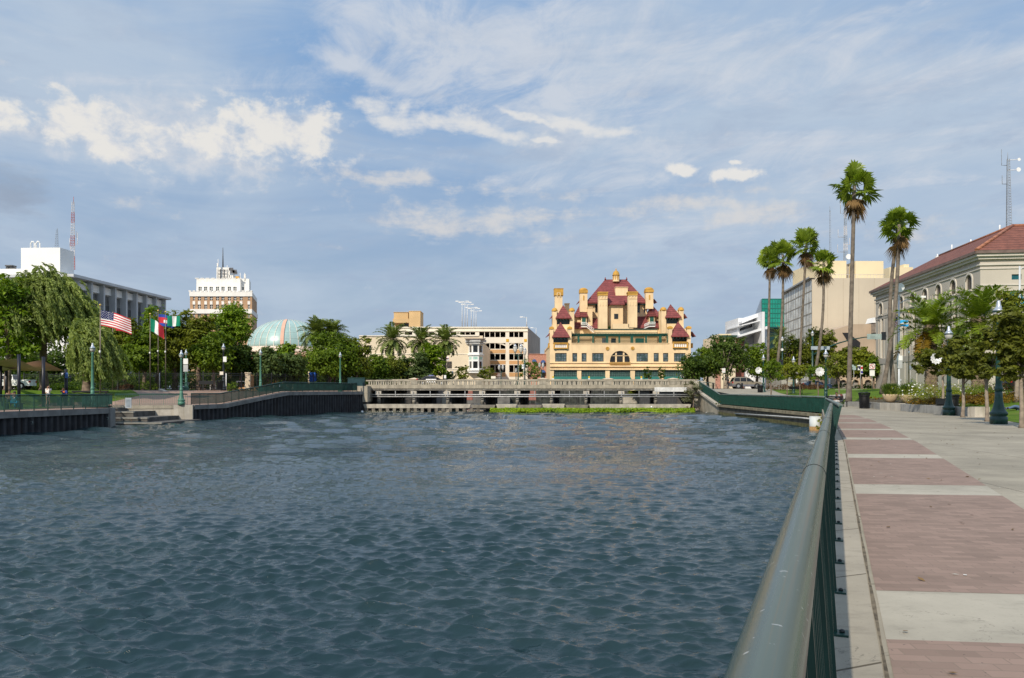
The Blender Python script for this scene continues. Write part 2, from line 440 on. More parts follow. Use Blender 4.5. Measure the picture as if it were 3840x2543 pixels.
def feather_palm(label,base,hcrown,ln,seed,nf=46,tr=.3,kind='date',gold=0,wind=0.0,leafl=.5,group=None,elmin=-50,elmax=82,diamond=False,lwd=.03):
    rng=np.random.default_rng(seed)
    root=thing('date_palm',label,'palm tree',base,0,group)
    m=MB(); n=24; pts=[(0,0,hcrown*k/n) for k in range(n+1)]
    m.tube(pts,[tr*(1.1 if k%2 else .95)*(1.15-.15*k/n) for k in range(n+1)],12)
    if diamond:
        for r_ in range(int(hcrown/.16)):
            for j in range(14):
                a=(j+.5*(r_%2))*2*math.pi/14; z=.08+r_*.16; c=Vector((math.cos(a),math.sin(a),0)); s_=Vector((-math.sin(a),math.cos(a),0))
                p=c*tr*1.06+Vector((0,0,z)); q=c*(tr*1.06+.07)+Vector((0,0,z+.03))
                m.face([p-s_*.085,p+Vector((0,0,-.085)),q]); m.face([p+Vector((0,0,-.085)),p+s_*.085,q]); m.face([p+s_*.085,p+Vector((0,0,.075)),q]); m.face([p+Vector((0,0,.075)),p-s_*.085,q])
    m.lathe([(tr*1.0,hcrown-.5),(tr*1.5,hcrown-.1),(tr*1.2,hcrown+.35),(.02,hcrown+.5)],n=10)
    m.build('trunk',DATEBARK,root)
    V=[];Fc=[];T=[]; G=([],[],[])
    for k in range(nf):
        el=lerp(elmax,elmin,(k/nf)**.9)+rng.normal()*6; az=k*2.39996+rng.normal()*.15
        o=np.array([0,0,hcrown+.25-.3*k/nf])
        tgt=G if (gold and k>=nf-gold) else (V,Fc,T)
        frond(rng,*tgt,o,az,R(el),ln*(.82+.3*rng.random()),R(50+35*rng.random()),leafl,.3+.65*rng.random(),wind=wind,lwd=lwd)
    link('crown',mesh_np('feather_crown',np.array(V),np.array(Fc),LEAF[kind],np.array(T)),root)
    if gold: link('dying_fronds',mesh_np('dying_fronds',np.array(G[0]),np.array(G[1]),LEAF['gold'],np.array(G[2])),root)
    return root
def willow(label,X,Y,zb,w,h,zlow,seed,ns=650,wind=.35):
    rng=np.random.default_rng(seed)
    root=thing('willow_tree',label,'tree',(X,Y,zb))
    pos=[];ax=[];nr=[];tt=[];ln=[]
    cl=[]
    for k in range(60):
        a=rng.random()*6.28; r=(rng.random()**.5)*w*.92; hz=h*(1-.34*(r/w)**2)-rng.random()*h*.22
        cl.append((math.cos(a)*r,math.sin(a)*r,hz,rng.random()))
    for s in range(ns):
        c=cl[rng.integers(60)]
        p=np.array([c[0]+rng.normal()*.5,c[1]+rng.normal()*.5,c[2]+rng.normal()*.3])
        lowz=max(zlow,p[2]-(.9+2.9*rng.random()))
        st=rng.random(); v=np.array([wind*.5+rng.normal()*.3,rng.normal()*.3,.15])
        while p[2]>lowz:
            v=v*.93+np.array([wind*.055,0,-.085])+rng.normal(size=3)*.025
            nv=v/np.linalg.norm(v); p=p+nv*.13
            for q in range(3):
                a=unit((nv+rng.normal(size=3)*.35)[None])[0]
                pos.append(p+rng.normal(size=3)*.07); ax.append(a); nr.append(rng.normal(size=3)+np.array([0,-.3,.4])); tt.append(min(1,max(0,.5*c[3]+.3*st+.2*rng.random()))); ln.append(.30+.20*rng.random())
    ax=np.array(ax); nr=np.array(nr); nr=unit(nr-ax*np.sum(ax*nr,1,keepdims=True)); ln=np.array(ln)
    v,f=leaf_quads(np.array(pos),ax,nr,ln,ln*.30)
    v2,f2,t2,_=crown_data(rng,[(c[0],c[1],c[2]-.9,w*.30,w*.30,1.5) for c in cl[::3]]+[(0,0,h*.62,w*.62,w*.62,h*.26)],9000,.42,.30,.2,wind=wind*.8)
    f=np.concatenate([f,f2+len(v)]); v=np.concatenate([v,v2]); tt=list(tt)+list(t2[::4]*.7)
    link('crown',mesh_np('willow_crown',v,f,LEAF['willow'],np.repeat(tt,4)),root)
    trunk_mb(rng,h*.55,.42,[c[:3] for c in cl],16).build('trunk',BARK,root)
    return root
# ================================================================= ground heights
LQ=[(0,-38),(52,-34.7),(63.6,-33.4),(63.9,-36.0),(74.6,-38.8),(76.5,-32.1),(111,-21),(190,-21)]   # y -> x of the left quay edge
def lq(y): return interp(y,LQ)
def lqz(y): return interp(y,[(81,0),(91.7,1.30),(111,1.32),(118,1.6)])
def lw(y): return interp(y,[(40,3.4),(66,4.5),(74,6.5),(84,11),(95,22),(118,26)])  # width of the paved strip
def LZ(x,y):
    d=lq(y)-x; return max(lqz(y),1.46*smooth((d-3.5)/13.0))
RE=[(-6,-2.54),(0,-.02),(21.6,9.05),(59,24.0),(98,26.6),(114,27.8),(190,28)]
def re_(y): return interp(y,RE)
LE=[(-6,5.5),(20,14.6),(30,20.4),(33,22.0),(42,25.9),(54,28.4),(65,29.6),(80,31.0),(95,33.2),(106,36),(116,38)]
def le(y): return interp(y,LE)
def rampz(y): return interp(y,[(58,0),(70,.22),(100,1.25),(110,1.62),(122,1.75)])
def RZ(x,y):
    d=x-le(y); b=rampz(y)
    return b if d<=0 else max(b,min(1.5,b+1.6*smooth(d/17.0)))
# ================================================================= camera, sun, sky
cam=bpy.data.cameras.new('camera'); co=bpy.data.objects.new('camera',cam); COL.objects.link(co)
co.location=(0,0,EYE); co.rotation_euler=(R(90),0,0)
cam.sensor_width=36; cam.lens=36*F/3840; cam.shift_y=(V0-1271.5)/3840
cam.clip_start=.05; cam.clip_end=6000; sc.camera=co
SUN_AZ=R(27.8); SUN_EL=R(37)
to_sun=Vector((-math.sin(SUN_AZ)*math.cos(SUN_EL),-math.cos(SUN_AZ)*math.cos(SUN_EL),math.sin(SUN_EL)))
sl=bpy.data.lights.new('sun','SUN'); sl.energy=4.2; sl.angle=R(.55); sl.color=(1.0,.90,.76)
so=bpy.data.objects.new('sun',sl); COL.objects.link(so)
so.rotation_euler=(-to_sun).to_track_quat('-Z','Y').to_euler(); so.location=(-30,-60,60)
sc.view_settings.view_transform='Standard'; sc.view_settings.look='None'
sc.view_settings.exposure=0; sc.view_settings.gamma=1
w=bpy.data.worlds.new('World'); sc.world=w; w.use_nodes=True
nt=w.node_tree; bg=nt.nodes['Background']
class X_:
    """tiny expression helper for math nodes"""
    def __init__(s,o): s.o=o
    def _op(s,op,b=None,c=None):
        n=nt.nodes.new('ShaderNodeMath'); n.operation=op
        for i,q in enumerate((s,b,c)):
            if q is None: continue
            if isinstance(q,X_): nt.links.new(q.o,n.inputs[i])
            else: n.inputs[i].default_value=q
        return X_(n.outputs[0])
    def __add__(s,b): return s._op('ADD',b)
    def __sub__(s,b): return s._op('SUBTRACT',b)
    def __mul__(s,b): return s._op('MULTIPLY',b)
    def max(s,b): return s._op('MAXIMUM',b)
    def min(s,b): return s._op('MINIMUM',b)
    def ss(s,lo,hi,a=0.,b=1.): return X_(ramp(nt,s.o,lo,hi,a,b))
tcw=N(nt,'ShaderNodeTexCoord').outputs['Generated']
sep=N(nt,'ShaderNodeSeparateXYZ'); L(nt,tcw,sep.inputs[0])
dx,dy,dz=(X_(sep.outputs[k]) for k in range(3))
az=dx._op('ARCTAN2',dy); el=dz._op('ARCSINE')
def comb(a,b,c=0.0):
    n=N(nt,'ShaderNodeCombineXYZ')
    for i,q in enumerate((a,b,c)):
        if isinstance(q,X_): L(nt,q.o,n.inputs[i])
        else: n.inputs[i].default_value=q
    return n.outputs[0]
def n2d(a,b,scale,detail,rough,dist):
    n=N(nt,'ShaderNodeTexNoise',noise_dimensions='2D'); L(nt,comb(a,b),n.inputs['Vector'])
    for k,v in (('Scale',scale),('Detail',detail),('Roughness',rough),('Distortion',dist)): n.inputs[k].default_value=v
    return X_(n.outputs['Fac'])
def wn(sx,sy,scale,detail=5,rough=.55,off=0.0,dist=0.0): return n2d(az*sx+off,el*sy+off*1.7,scale,detail,rough,dist)
# cloud deck far overhead: plane projection so that it gets finer towards the horizon
zz=dz.max(0.0)+.10
px=dx._op('DIVIDE',zz); py=dy._op('DIVIDE',zz)
def pn(sx,sy,scale,detail=6,rough=.58,off=0.0,dist=0.0): return n2d(px*sx+py*.25+off,py*sy+off*1.3,scale,detail,rough,dist)
sky=N(nt,'ShaderNodeTexSky',sky_type='NISHITA',sun_disc=False,sun_elevation=SUN_EL,sun_rotation=math.pi+SUN_AZ)
sky.air_density=1.0; sky.dust_density=1.6; sky.ozone_density=1.2
skyc=mixrgb(nt,(0,0,0),sky.outputs[0],1.0)
sv=N(nt,'ShaderNodeVectorMath',operation='SCALE'); L(nt,sky.outputs[0],sv.inputs[0]); sv.inputs['Scale'].default_value=.095
SKYBLUE=sv.outputs[0]
# clear-air colour by elevation (haze towards the horizon)
air=mixrgb(nt,(.350,.455,.605),(.225,.415,.715),el.ss(.05,.46).o)
base=mixrgb(nt,SKYBLUE,air,.80)
def dirof(u,v):
    a=math.atan((u-1920)/F); return a,math.atan((V0-v)/F*math.cos(a))
def ell(u,v,ru,rv,rot=0.0,soft=1.0):
    """soft elliptical region of the sky round one bearing and elevation"""
    a0,e0=dirof(u,v); ra=ru/F; re=rv/F; c,s=math.cos(R(rot)),math.sin(R(rot))
    a=az-a0; e=el-e0
    p=(a*c+e*s)*(1/ra); q=(e*c-a*s)*(1/re)
    d=(p*p+q*q)._op('SQRT')
    return d.ss(soft,0.0)
# slow warp of the bearings so that cloud edges curl
w1=wn(1.0,1.6,10.0,4,.6,3.0)-.5; w2=wn(1.0,1.6,10.0,4,.6,8.0)-.5
azw,elw=az+w1*.075,el+w2*.042
def ellw(u,v,ru,rv,rot=0.0,soft=1.0):
    global az,el
    a_,e_=az,el; az,el=azw,elw; r=ell(u,v,ru,rv,rot,soft); az,el=a_,e_; return r
def nrm(x,lo=.32,hi=.68): return (x-lo)*(1/(hi-lo))
n1=nrm(pn(1.0,.42,1.15,5,.60,0.0,.4))        # broad veils
n2=nrm(pn(1.0,.60,5.2,7,.68,4.0,.4))         # mottled altocumulus
n2b=nrm(pn(.55,1.2,2.2,6,.62,14.0,.6))       # its drifting gaps
n3=nrm(wn(1.0,3.6,9.0,7,.64,2.0,.2))         # flat distant banks
n4=nrm(wn(1.0,1.35,30.0,8,.60,7.0,.15))      # billows
n5=nrm(wn(1.0,5.0,3.0,5,.58,9.0,.5))
veil=(n1*.34+n5*.30+.16+ellw(250,330,900,330)*.42+ellw(2900,420,1500,560)*.30-ellw(1350,300,700,330,-8)*.34-ellw(2650,60,1300,200,-4)*.15-ellw(600,60,900,160)*.06).ss(.05,.85)
col=mixrgb(nt,base,(.485,.580,.700),(veil*.92).o)
alto=(n2*.70+n2b*.72-.58+ellw(2350,290,1700,330,-7)*.62+ellw(1350,250,330,60,-14)*.55-ellw(900,120,900,200)*.35-ellw(700,900,1800,500)*.5).ss(.05,1.05)
col=mixrgb(nt,col,(.600,.650,.730),(alto*.92*el.ss(.10,.24)).o)
low=(n3*.75+n5*.35-.40).ss(.0,.8)*el.ss(.60,.16)*el.ss(.02,.09)
col=mixrgb(nt,col,(.360,.450,.600),(low*.70).o)
soft=(n3*.50+n4*.42+ellw(2760,780,520,130)*.72+ellw(1900,770,900,170)*.50+ellw(1500,660,230,70)*.62+ellw(1750,850,800,120)*.38+ellw(560,790,330,60)*.5+ellw(900,650,800,140)*.45+ellw(3450,850,500,110)*.45+ellw(3100,660,900,60)*.12-.74).ss(.0,.70)
col=mixrgb(nt,col,(.690,.680,.675),(soft*.80).o)
def cloud(fields,off=.36,amp=.95,n=None,hi=.26):
    f=None
    for a in fields: f=a if f is None else f.max(a)
    return (f*1.15+((n or n4)-.5)*amp-off).ss(.0,hi)*f.ss(.0,.2)
haze_=(ellw(650,520,900,240)*1.0+(n4-.5)*.6-.25).ss(.0,.9)
col=mixrgb(nt,col,(.640,.670,.725),(haze_*.85).o)
cum=cloud([ellw(1040,485,300,140,0,1.2),ellw(1180,455,120,95,0,1.1),ellw(300,440,240,105,-10,1.2),ellw(430,530,210,78,-28,1.15),ellw(770,528,290,78,0,1.15),ellw(10,420,80,75),ellw(200,440,110,70)],.20,.95,None,.85)
streak=cloud([ellw(1500,432,320,84,-5,1.2),ellw(1780,478,460,60,-10,1.2),ellw(2040,528,150,26,-5),ellw(2230,475,430,54,-13,1.1),ellw(1960,430,300,26,-14)],.40,.9,n4*.45+n3*.55,.80)
frag=cloud([ell(2560,638,120,40,-16,1.15),ell(2740,655,150,38,-1,1.15),ell(2757,607,60,18,-6)],.34,.95,None,.75)
fold=((n4*-1.1)+.72+ellw(760,640,800,75)*.5).ss(.0,.75)
col=mixrgb(nt,col,(.810,.790,.755),(cum*.95).o)
col=mixrgb(nt,col,(.770,.765,.755),(streak*.85).o)
col=mixrgb(nt,col,(.830,.805,.765),(frag*.88).o)
col=mixrgb(nt,col,(.600,.635,.715),(fold*cum*.62).o)
deck=(n2b*.45+.45).ss(.1,.9)*el.ss(.42,.80)  # bright overhead cloud, mostly out of view, added to brighten water and foliage
col=mixrgb(nt,col,(.56,.72,.98),(deck*.85).o)
smoke=(n3*.45+n5*.25+ellw(-20,690,340,200)*.95-.75).ss(.0,.8)
col=mixrgb(nt,col,(.270,.320,.405),(smoke*.5).o)
sc.cycles.sample_clamp_direct=4.0
w.cycles.sampling_method='MANUAL'; w.cycles.sample_map_resolution=512
L(nt,col,bg.inputs['Color']); bg.inputs['Strength'].default_value=1.0
# ================================================================= water
def water_mat():
    m,nt_,b=nt_new('canal_water')
    tc=N(nt_,'ShaderNodeTexCoord').outputs['Object']
    c=mixrgb(nt_,(.008,.026,.032),(.014,.034,.034),ramp(nt_,noise(nt_,tc,.08,3),.35,.7))
    L(nt_,c,b.inputs['Base Color']); b.inputs['Roughness'].default_value=.02; b.inputs['IOR'].default_value=1.333
    b.inputs['Specular IOR Level'].default_value=.80
    bn=N(nt_,'ShaderNodeBump'); bn.inputs['Distance'].default_value=.06
    sy=N(nt_,'ShaderNodeSeparateXYZ'); L(nt_,tc,sy.inputs[0]); gm=N(nt_,'ShaderNodeMath',operation='MULTIPLY'); L(nt_,ramp(nt_,sy.outputs[1],9,48,.30,1.0),gm.inputs[0]); L(nt_,ramp(nt_,noise(nt_,tc,.07,3,.6,(1,2.6,1)),.36,.62,.50,1.15),gm.inputs[1]); L(nt_,gm.outputs[0],bn.inputs['Strength'])
    f1=noise(nt_,tc,7.5,4,.6,(1,1.7,1)); f2=noise(nt_,tc,1.9,3,.55,(1,1.9,1))
    mm=N(nt_,'ShaderNodeMath',operation='MULTIPLY_ADD'); L(nt_,f2,mm.inputs[0]); mm.inputs[1].default_value=1.6; L(nt_,f1,mm.inputs[2])
    L(nt_,mm.outputs[0],bn.inputs['Height']); L(nt_,bn.outputs[0],b.inputs['Normal'])
    return m
def build_water():
    rng=np.random.default_rng(11)
    D0=EYE-WATER
    vv=np.concatenate([np.arange(3300,2700,-18),np.arange(2700,2200,-2.4),np.arange(2200,1560,-1.4),np.arange(1560,1511,-1.4)])
    Y=F*D0/(vv-V0); Y=np.concatenate([Y,[190.0]])
    U=np.concatenate([np.linspace(-1500,-110,120),np.arange(-100,3400,4.2),np.linspace(3410,5200,120)])
    A=((U-1920)/F)[None,:]*np.ones(len(Y))[:,None]; Yg=Y[:,None]*np.ones(len(U))[None,:]
    Xg=A*Yg
    dY=np.gradient(Y)[:,None]; dX=(Y*4.2/F)[:,None]
    Z=np.zeros_like(Xg); DX=np.zeros_like(Xg); DY=np.zeros_like(Xg)
    gust=.78+.30*np.sin(Xg*.13+1.7*np.sin(Yg*.11)+.6)*np.sin(Yg*.19+1.3*np.sin(Xg*.09))+.14*np.sin(Xg*.31-Yg*.27)
    for i in range(120):
        lam=.10*(7.5**rng.random()); k=2*math.pi/lam
        th=R(-97)+rng.normal()*R(26); kx,ky=k*math.cos(th),k*math.sin(th)
        slope=.062*(.85 if lam<.2 else 1.0)*(1.0 if lam<.5 else .85)
        a=slope/k*(.6+.8*rng.random())
        att=np.clip((lam/(np.abs(dY)*abs(math.sin(th))+dX*abs(math.cos(th))+1e-6)-2.2)/2.2,0,1)
        ph=kx*Xg+ky*Yg+rng.random()*6.283
        w_=a*att*gust; c=np.cos(ph); s_=np.sin(ph)
        Z+=w_*c; DX-=w_*s_*kx/k*.60; DY-=w_*s_*ky/k*.60
    far=np.clip((Yg-22)/45,0,1)
    for i in range(46):
        lam=1.0*(6.0**rng.random()); k=2*math.pi/lam; th=R(-94)+rng.normal()*R(24); kx,ky=k*math.cos(th),k*math.sin(th)
        a=.044/k*(.6+.8*rng.random())
        att=np.clip((lam/(np.abs(dY)*abs(math.sin(th))+dX*abs(math.cos(th))+1e-6)-1.6)/1.4,0,1)
        ph=kx*Xg+ky*Yg+rng.random()*6.283; w_=a*att*far; c=np.cos(ph); s_=np.sin(ph)
        Z+=w_*c; DY-=w_*s_*ky/k*.6
    co_=np.stack([Xg+DX,Yg+DY,Z+WATER],-1).reshape(-1,3)
    nr,ncl=Xg.shape; ii=np.arange(nr*ncl).reshape(nr,ncl)
    f=np.stack([ii[:-1,:-1],ii[:-1,1:],ii[1:,1:],ii[1:,:-1]],-1).reshape(-1,4)
    o=link('water',mesh_np('water',co_,f,water_mat(),None,True)); tag(o,kind='structure')
build_water()
# ================================================================= ground sheets
def grass_mat(name,a,b_,dry=(.26,.22,.08),k=.35):
    m,nt_,b=nt_new(name); tc=N(nt_,'ShaderNodeTexCoord').outputs['Object']
    c=mixrgb(nt_,a,b_,ramp(nt_,noise(nt_,tc,.5,6,.6),.3,.7))
    c=mixrgb(nt_,c,dry,ramp(nt_,noise(nt_,tc,.22,4,.6),.52,.75,0,k))
    c=mixrgb(nt_,c,tuple(x*.45 for x in a),ramp(nt_,noise(nt_,tc,9,3),.45,.8,0,.5))
    L(nt_,c,b.inputs['Base Color']); b.inputs['Roughness'].default_value=.9; b.inputs['Specular IOR Level'].default_value=.1
    bn=N(nt_,'ShaderNodeBump'); bn.inputs['Strength'].default_value=.6; bn.inputs['Distance'].default_value=.05
    L(nt_,noise(nt_,tc,16,4),bn.inputs['Height']); L(nt_,bn.outputs[0],b.inputs['Normal']); return m
GRASS=grass_mat('lawn_grass',(.065,.125,.012),(.115,.185,.018))
ASPH=M('asphalt',(.055,.055,.058),.9,.25,.5,bump=.3)
DIRT=M('city_ground',(.16,.15,.13),.95,.25,.08)
def brick_floor(name,c1,c2,mortar,w_=.2,h_=.1,rot=-6.0,dirt=.3):
    m,nt_,b=nt_new(name); tc=N(nt_,'ShaderNodeTexCoord').outputs['Object']
    mp=N(nt_,'ShaderNodeMapping'); mp.inputs['Rotation'].default_value=(0,0,R(-rot)); L(nt_,tc,mp.inputs[0])
    br=N(nt_,'ShaderNodeTexBrick'); L(nt_,mp.outputs[0],br.inputs['Vector'])
    br.inputs['Scale'].default_value=1.0; br.inputs['Brick Width'].default_value=w_; br.inputs['Row Height'].default_value=h_
    br.inputs['Mortar Size'].default_value=.005; br.inputs['Mortar Smooth'].default_value=.3; br.inputs['Bias'].default_value=0.0
    br.inputs['Color1'].default_value=(*c1,1); br.inputs['Color2'].default_value=(*c2,1); br.inputs['Mortar'].default_value=(*mortar,1)
    c=mixrgb(nt_,br.outputs['Color'],tuple(x*.62 for x in c1),ramp(nt_,noise(nt_,tc,1.3,5,.6),.45,.75,0,dirt))
    c=mixrgb(nt_,c,(.46,.40,.33),ramp(nt_,noise(nt_,tc,3.1,6,.7),.60,.85,0,.28))
    c=mixrgb(nt_,c,(.05,.045,.04),ramp(nt_,noise(nt_,tc,23,2,.5),.70,.74,0,.6))
    L(nt_,c,b.inputs['Base Color']); b.inputs['Roughness'].default_value=.85; b.inputs['Specular IOR Level'].default_value=.25
    bn=N(nt_,'ShaderNodeBump'); bn.inputs['Strength'].default_value=.35; bn.inputs['Distance'].default_value=.004; bn.invert=True
    L(nt_,br.outputs['Fac'],bn.inputs['Height']); L(nt_,bn.outputs[0],b.inputs['Normal']); return m
PAVER=brick_floor('red_pavers',(.235,.168,.132),(.315,.222,.176),(.235,.175,.135))
PLAZA=brick_floor('plaza_pavers',(.300,.200,.150),(.330,.225,.175),(.30,.25,.2),.4,.2)
def concrete_floor(name,col,joint=True,jw=1.52,jl=1.52,rot=-6.0):
    m,nt_,b=nt_new(name); tc=N(nt_,'ShaderNodeTexCoord').outputs['Object']
    c=mixrgb(nt_,tuple(x*.78 for x in col),tuple(x*1.16 for x in col),ramp(nt_,noise(nt_,tc,.45,6,.64),.3,.7))
    c=mixrgb(nt_,c,tuple(x*.60 for x in col),ramp(nt_,noise(nt_,tc,2.2,7,.72,(1,2.6,1)),.50,.74,0,.62))
    c=mixrgb(nt_,c,tuple(x*.45 for x in col),ramp(nt_,noise(nt_,tc,30,3,.6),.60,.80,0,.45))
    hgt=None
    if joint:
        mp=N(nt_,'ShaderNodeMapping'); mp.inputs['Rotation'].default_value=(0,0,R(-rot)); L(nt_,tc,mp.inputs[0])
        br=N(nt_,'ShaderNodeTexBrick'); br.offset=0.0; L(nt_,mp.outputs[0],br.inputs['Vector']); br.inputs['Scale'].default_value=1.0
        br.inputs['Brick Width'].default_value=jw; br.inputs['Row Height'].default_value=jl; br.inputs['Mortar Size'].default_value=.010; br.inputs['Mortar Smooth'].default_value=.1
        br.inputs['Color1'].default_value=(1,1,1,1); br.inputs['Color2'].default_value=(.93,.93,.92,1); br.inputs['Mortar'].default_value=(.30,.28,.25,1)
        c=mixrgb(nt_,c,br.outputs['Color'],1.0,'MULTIPLY')
    cr=N(nt_,'ShaderNodeMath',operation='SUBTRACT'); L(nt_,noise(nt_,tc,.55,6,.6,None,1.2),cr.inputs[0]); cr.inputs[1].default_value=.5
    ca=N(nt_,'ShaderNodeMath',operation='ABSOLUTE'); L(nt_,cr.outputs[0],ca.inputs[0])
    c=mixrgb(nt_,c,tuple(x*.4 for x in col),ramp(nt_,ca.outputs[0],.0022,.0008,0,.55))
    vo=N(nt_,'ShaderNodeTexVoronoi'); vo.inputs['Scale'].default_value=1.7; L(nt_,tc,vo.inputs['Vector'])
    c=mixrgb(nt_,c,tuple(x*.35 for x in col),ramp(nt_,vo.outputs['Distance'],.040,.028,0,.7))
    L(nt_,c,b.inputs['Base Color']); b.inputs['Roughness'].default_value=.85; b.inputs['Specular IOR Level'].default_value=.3
    bn=N(nt_,'ShaderNodeBump'); bn.inputs['Strength'].default_value=.25; bn.inputs['Distance'].default_value=.01
    L(nt_,noise(nt_,tc,45,5),bn.inputs['Height']); L(nt_,bn.outputs[0],b.inputs['Normal']); return m
PAVE=concrete_floor('promenade_concrete',(.335,.298,.228),True,3.05,3.0)
BAND=concrete_floor('pale_concrete',(.395,.360,.285),False)
KERBM=concrete_floor('edge_concrete',(.36,.32,.25),True,9.0,1.5,22.8-0)
def strip(rows,mat,name,dz=0.0):
    """sheet through rows of points; each row has the same count"""
    m=MB()
    for a,b in zip(rows,rows[1:]):
        for k in range(len(a)-1): m.face([a[k],a[k+1],b[k+1],b[k]],True)
    return structure(name,m,mat)
# far land, one sheet each side of the water and beyond it, out to the horizon
g=MB()
def gq(x0,x1,y0,y1,z): g.face([(x0,y0,z),(x1,y0,z),(x1,y1,z),(x0,y1,z)])
gq(-3500,-95,-300,190,1.40); gq(95,3500,-300,190,1.40); gq(-3500,3500,190,5500,1.40)
gq(-95,-21.5,117,190,1.40); gq(28.5,95,117,190,1.40); gq(-95,95,-300,-9,-.05)
structure('ground',g,DIRT)
# left bank
ys=sorted([-9+1.5*k for k in range(int(127/1.5))]+[118,63.6,63.9,74.6,76.5])
structure_rows=[[( lq(y)-d*lw(y), y, LZ(lq(y)-d*lw(y),y)) for d in(0,.15,.35,.55,.75,1.0)] for y in ys]
strip([r[::-1] for r in structure_rows],PLAZA,'left_plaza')
rows=[]
for y in ys:
    x0=lq(y)-lw(y); rows.append([(x,y,LZ(x,y)+(.0 if k else 0)) for k,x in enumerate([x0-t*(x0+96) for t in(0,.02,.05,.09,.14,.2,.28,.4,.6,1)])])
strip([r[::-1] for r in rows],GRASS,'left_lawn')
# right promenade
ys=[-9+1.0*k for k in range(127)]
rows=[[(lerp(re_(y)+(-.12 if y<57 else .12),le(y),t),y,RZ(lerp(re_(y),le(y),t)-.01,y)) for t in(0,.2,.4,.6,.8,1)] for y in ys]
strip(rows,PAVE,'promenade')
rows=[[ (x,y,RZ(x,y)+.012) for x in [le(y)+t*(96-le(y)) for t in(0,.01,.025,.05,.08,.12,.17,.23,.32,.5,1)]] for y in ys]
strip(rows,GRASS,'right_lawn')
# paved brick panels between pale cross bands, following the rail
def px_(off,y): return re_(y)+off
SK=math.tan(R(-6))
pan=MB(); bnd=MB()
bands=[(-1.62,-.55),(4.46,5.55),(10.75,11.85),(16.5,17.5),(22.6,23.6),(28.1,29.0),(33.8,34.7),(39.6,40.4),(45.2,46.0)]
def offs(y): return (.30,interp(y,[(0,2.23),(30,2.25),(38,2.1),(44,1.7),(50,1.0)]))
def cell(m,y0,y1,z,pad=0.0):
    n=max(1,int((y1-y0)/.9))
    for k in range(n):
        a=lerp(y0,y1,k/n); b=lerp(y0,y1,(k+1)/n); P=[]
        for y in(a,b):
            l,r=offs(y); xl=px_(l+.02,y); xr=px_(r,y); P.append(((xl,y,rampz(y)+z),(xr,y+(xr-xl)*SK,rampz(y)+z)))
        m.face([P[0][0],P[0][1],P[1][1],P[1][0]],False)
for (a,b),(c,d) in zip(bands,bands[1:]): cell(bnd,a,b,.004); cell(pan,b,c,.005)
structure('brick_paving',pan,PAVER); structure('pale_paving_band',bnd,BAND)
# narrow concrete edge under the rail, with a grassy joint beside it
ed=MB(); jt=MB(); ys=[-6+.8*k for k in range(61)]
for a,b in zip(ys,ys[1:]):
    ed.face([(re_(a)-.11,a,.005),(re_(a)+.27,a,.005),(re_(b)+.27,b,.005),(re_(b)-.11,b,.005)])
    wa,wb=(.005+.010*math.sin(a*2.1)**2,.005+.010*math.sin(b*2.1)**2)
    jt.face([(re_(a)+.285-wa,a,.009),(re_(a)+.285+wa,a,.009),(re_(b)+.285+wb,b,.009),(re_(b)+.285-wb,b,.009)])
structure('edge_strip',ed,KERBM); structure('joint_soil',jt,M('joint_soil',(.13,.105,.07),.95,.5,9))
# a few fallen leaves and paper scraps on the paving
rng=np.random.default_rng(5); n=130; yy=3+30*rng.random(n)**1.2; xx=np.array([re_(y)+.35+rng.random()*5.5 for y in yy])
d_=unit(np.stack([rng.normal(size=n)*.2,rng.normal(size=n)*.2,np.ones(n)],-1)); a_=unit(np.cross(d_,rng.normal(size=(n,3))))
v_,f_=leaf_quads(np.stack([xx,yy,np.full(n,.018)],-1),a_,d_,.035+.05*rng.random(n),.02+.025*rng.random(n))
tag(link('fallen_leaves',mesh_np('fallen_leaves',v_,f_,LEAF['dead'],np.repeat(rng.random(n),4))),kind='stuff')
n=26; yy=3.5+26*rng.random(n); xx=np.array([re_(y)+.35+rng.random()*3.0 for y in yy]); d_=np.tile([[0,0,1.]],(n,1)); a_=unit(np.stack([np.ones(n),rng.normal(size=n)*.3,np.zeros(n)],-1))
v_,f_=leaf_quads(np.stack([xx,yy,np.full(n,.016)],-1),a_,d_,.03+.08*rng.random(n)**2,.015+.02*rng.random(n))
tag(link('paper_scraps',mesh_np('paper_scraps',v_,f_,LEAF['flower'],np.repeat(rng.random(n),4))),kind='stuff')
# streets
st=MB()
st.face([(-95,124,1.62),(-22,124,2.2),(-22,150,2.2),(-95,150,1.62)]); st.face([(28.5,116.5,1.74),(95,116.5,1.5),(95,134,1.5),(28.5,134,1.74)])
st.face([(-60,196,2.1),(60,196,2.1),(60,198.6,2.1),(-60,198.6,2.1)])
structure('street',st,ASPH)
kb=MB(); kb.box(37,95,115.6,116.0,1.3,1.66); structure('kerb',kb,M('kerb_concrete',(.42,.39,.34),.9))
# ================================================================= quay walls, railings, bridge
CONC=M('weathered_concrete',(.350,.312,.240),.9,.22,.8,bump=.3,streak=.55,streak_col=(.12,.11,.09),fine=.3)
CONCL=M('pale_concrete_wall',(.46,.42,.35),.9,.18,.7,streak=.45,streak_col=(.24,.19,.11),fine=.2)
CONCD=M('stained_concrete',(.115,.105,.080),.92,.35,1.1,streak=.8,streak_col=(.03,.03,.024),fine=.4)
CONCG=M('grey_coping',(.20,.195,.18),.9,.2,1,streak=.4)
PILE=M('dark_steel_piling',(.030,.031,.034),.75,.35,1.2,streak=.6,streak_col=(.035,.022,.016))
ALGAE=M('algae_band',(.10,.095,.035),.9,.4,2)
GREEN=M('green_painted_steel',(.008,.046,.036),.38,.2,2,spec=.5)
GREENP=M('pale_green_pole',(.070,.190,.130),.5,.15,2)
TEALP=M('green_rail_paint',(.011,.056,.046),.45,.25,1.5)
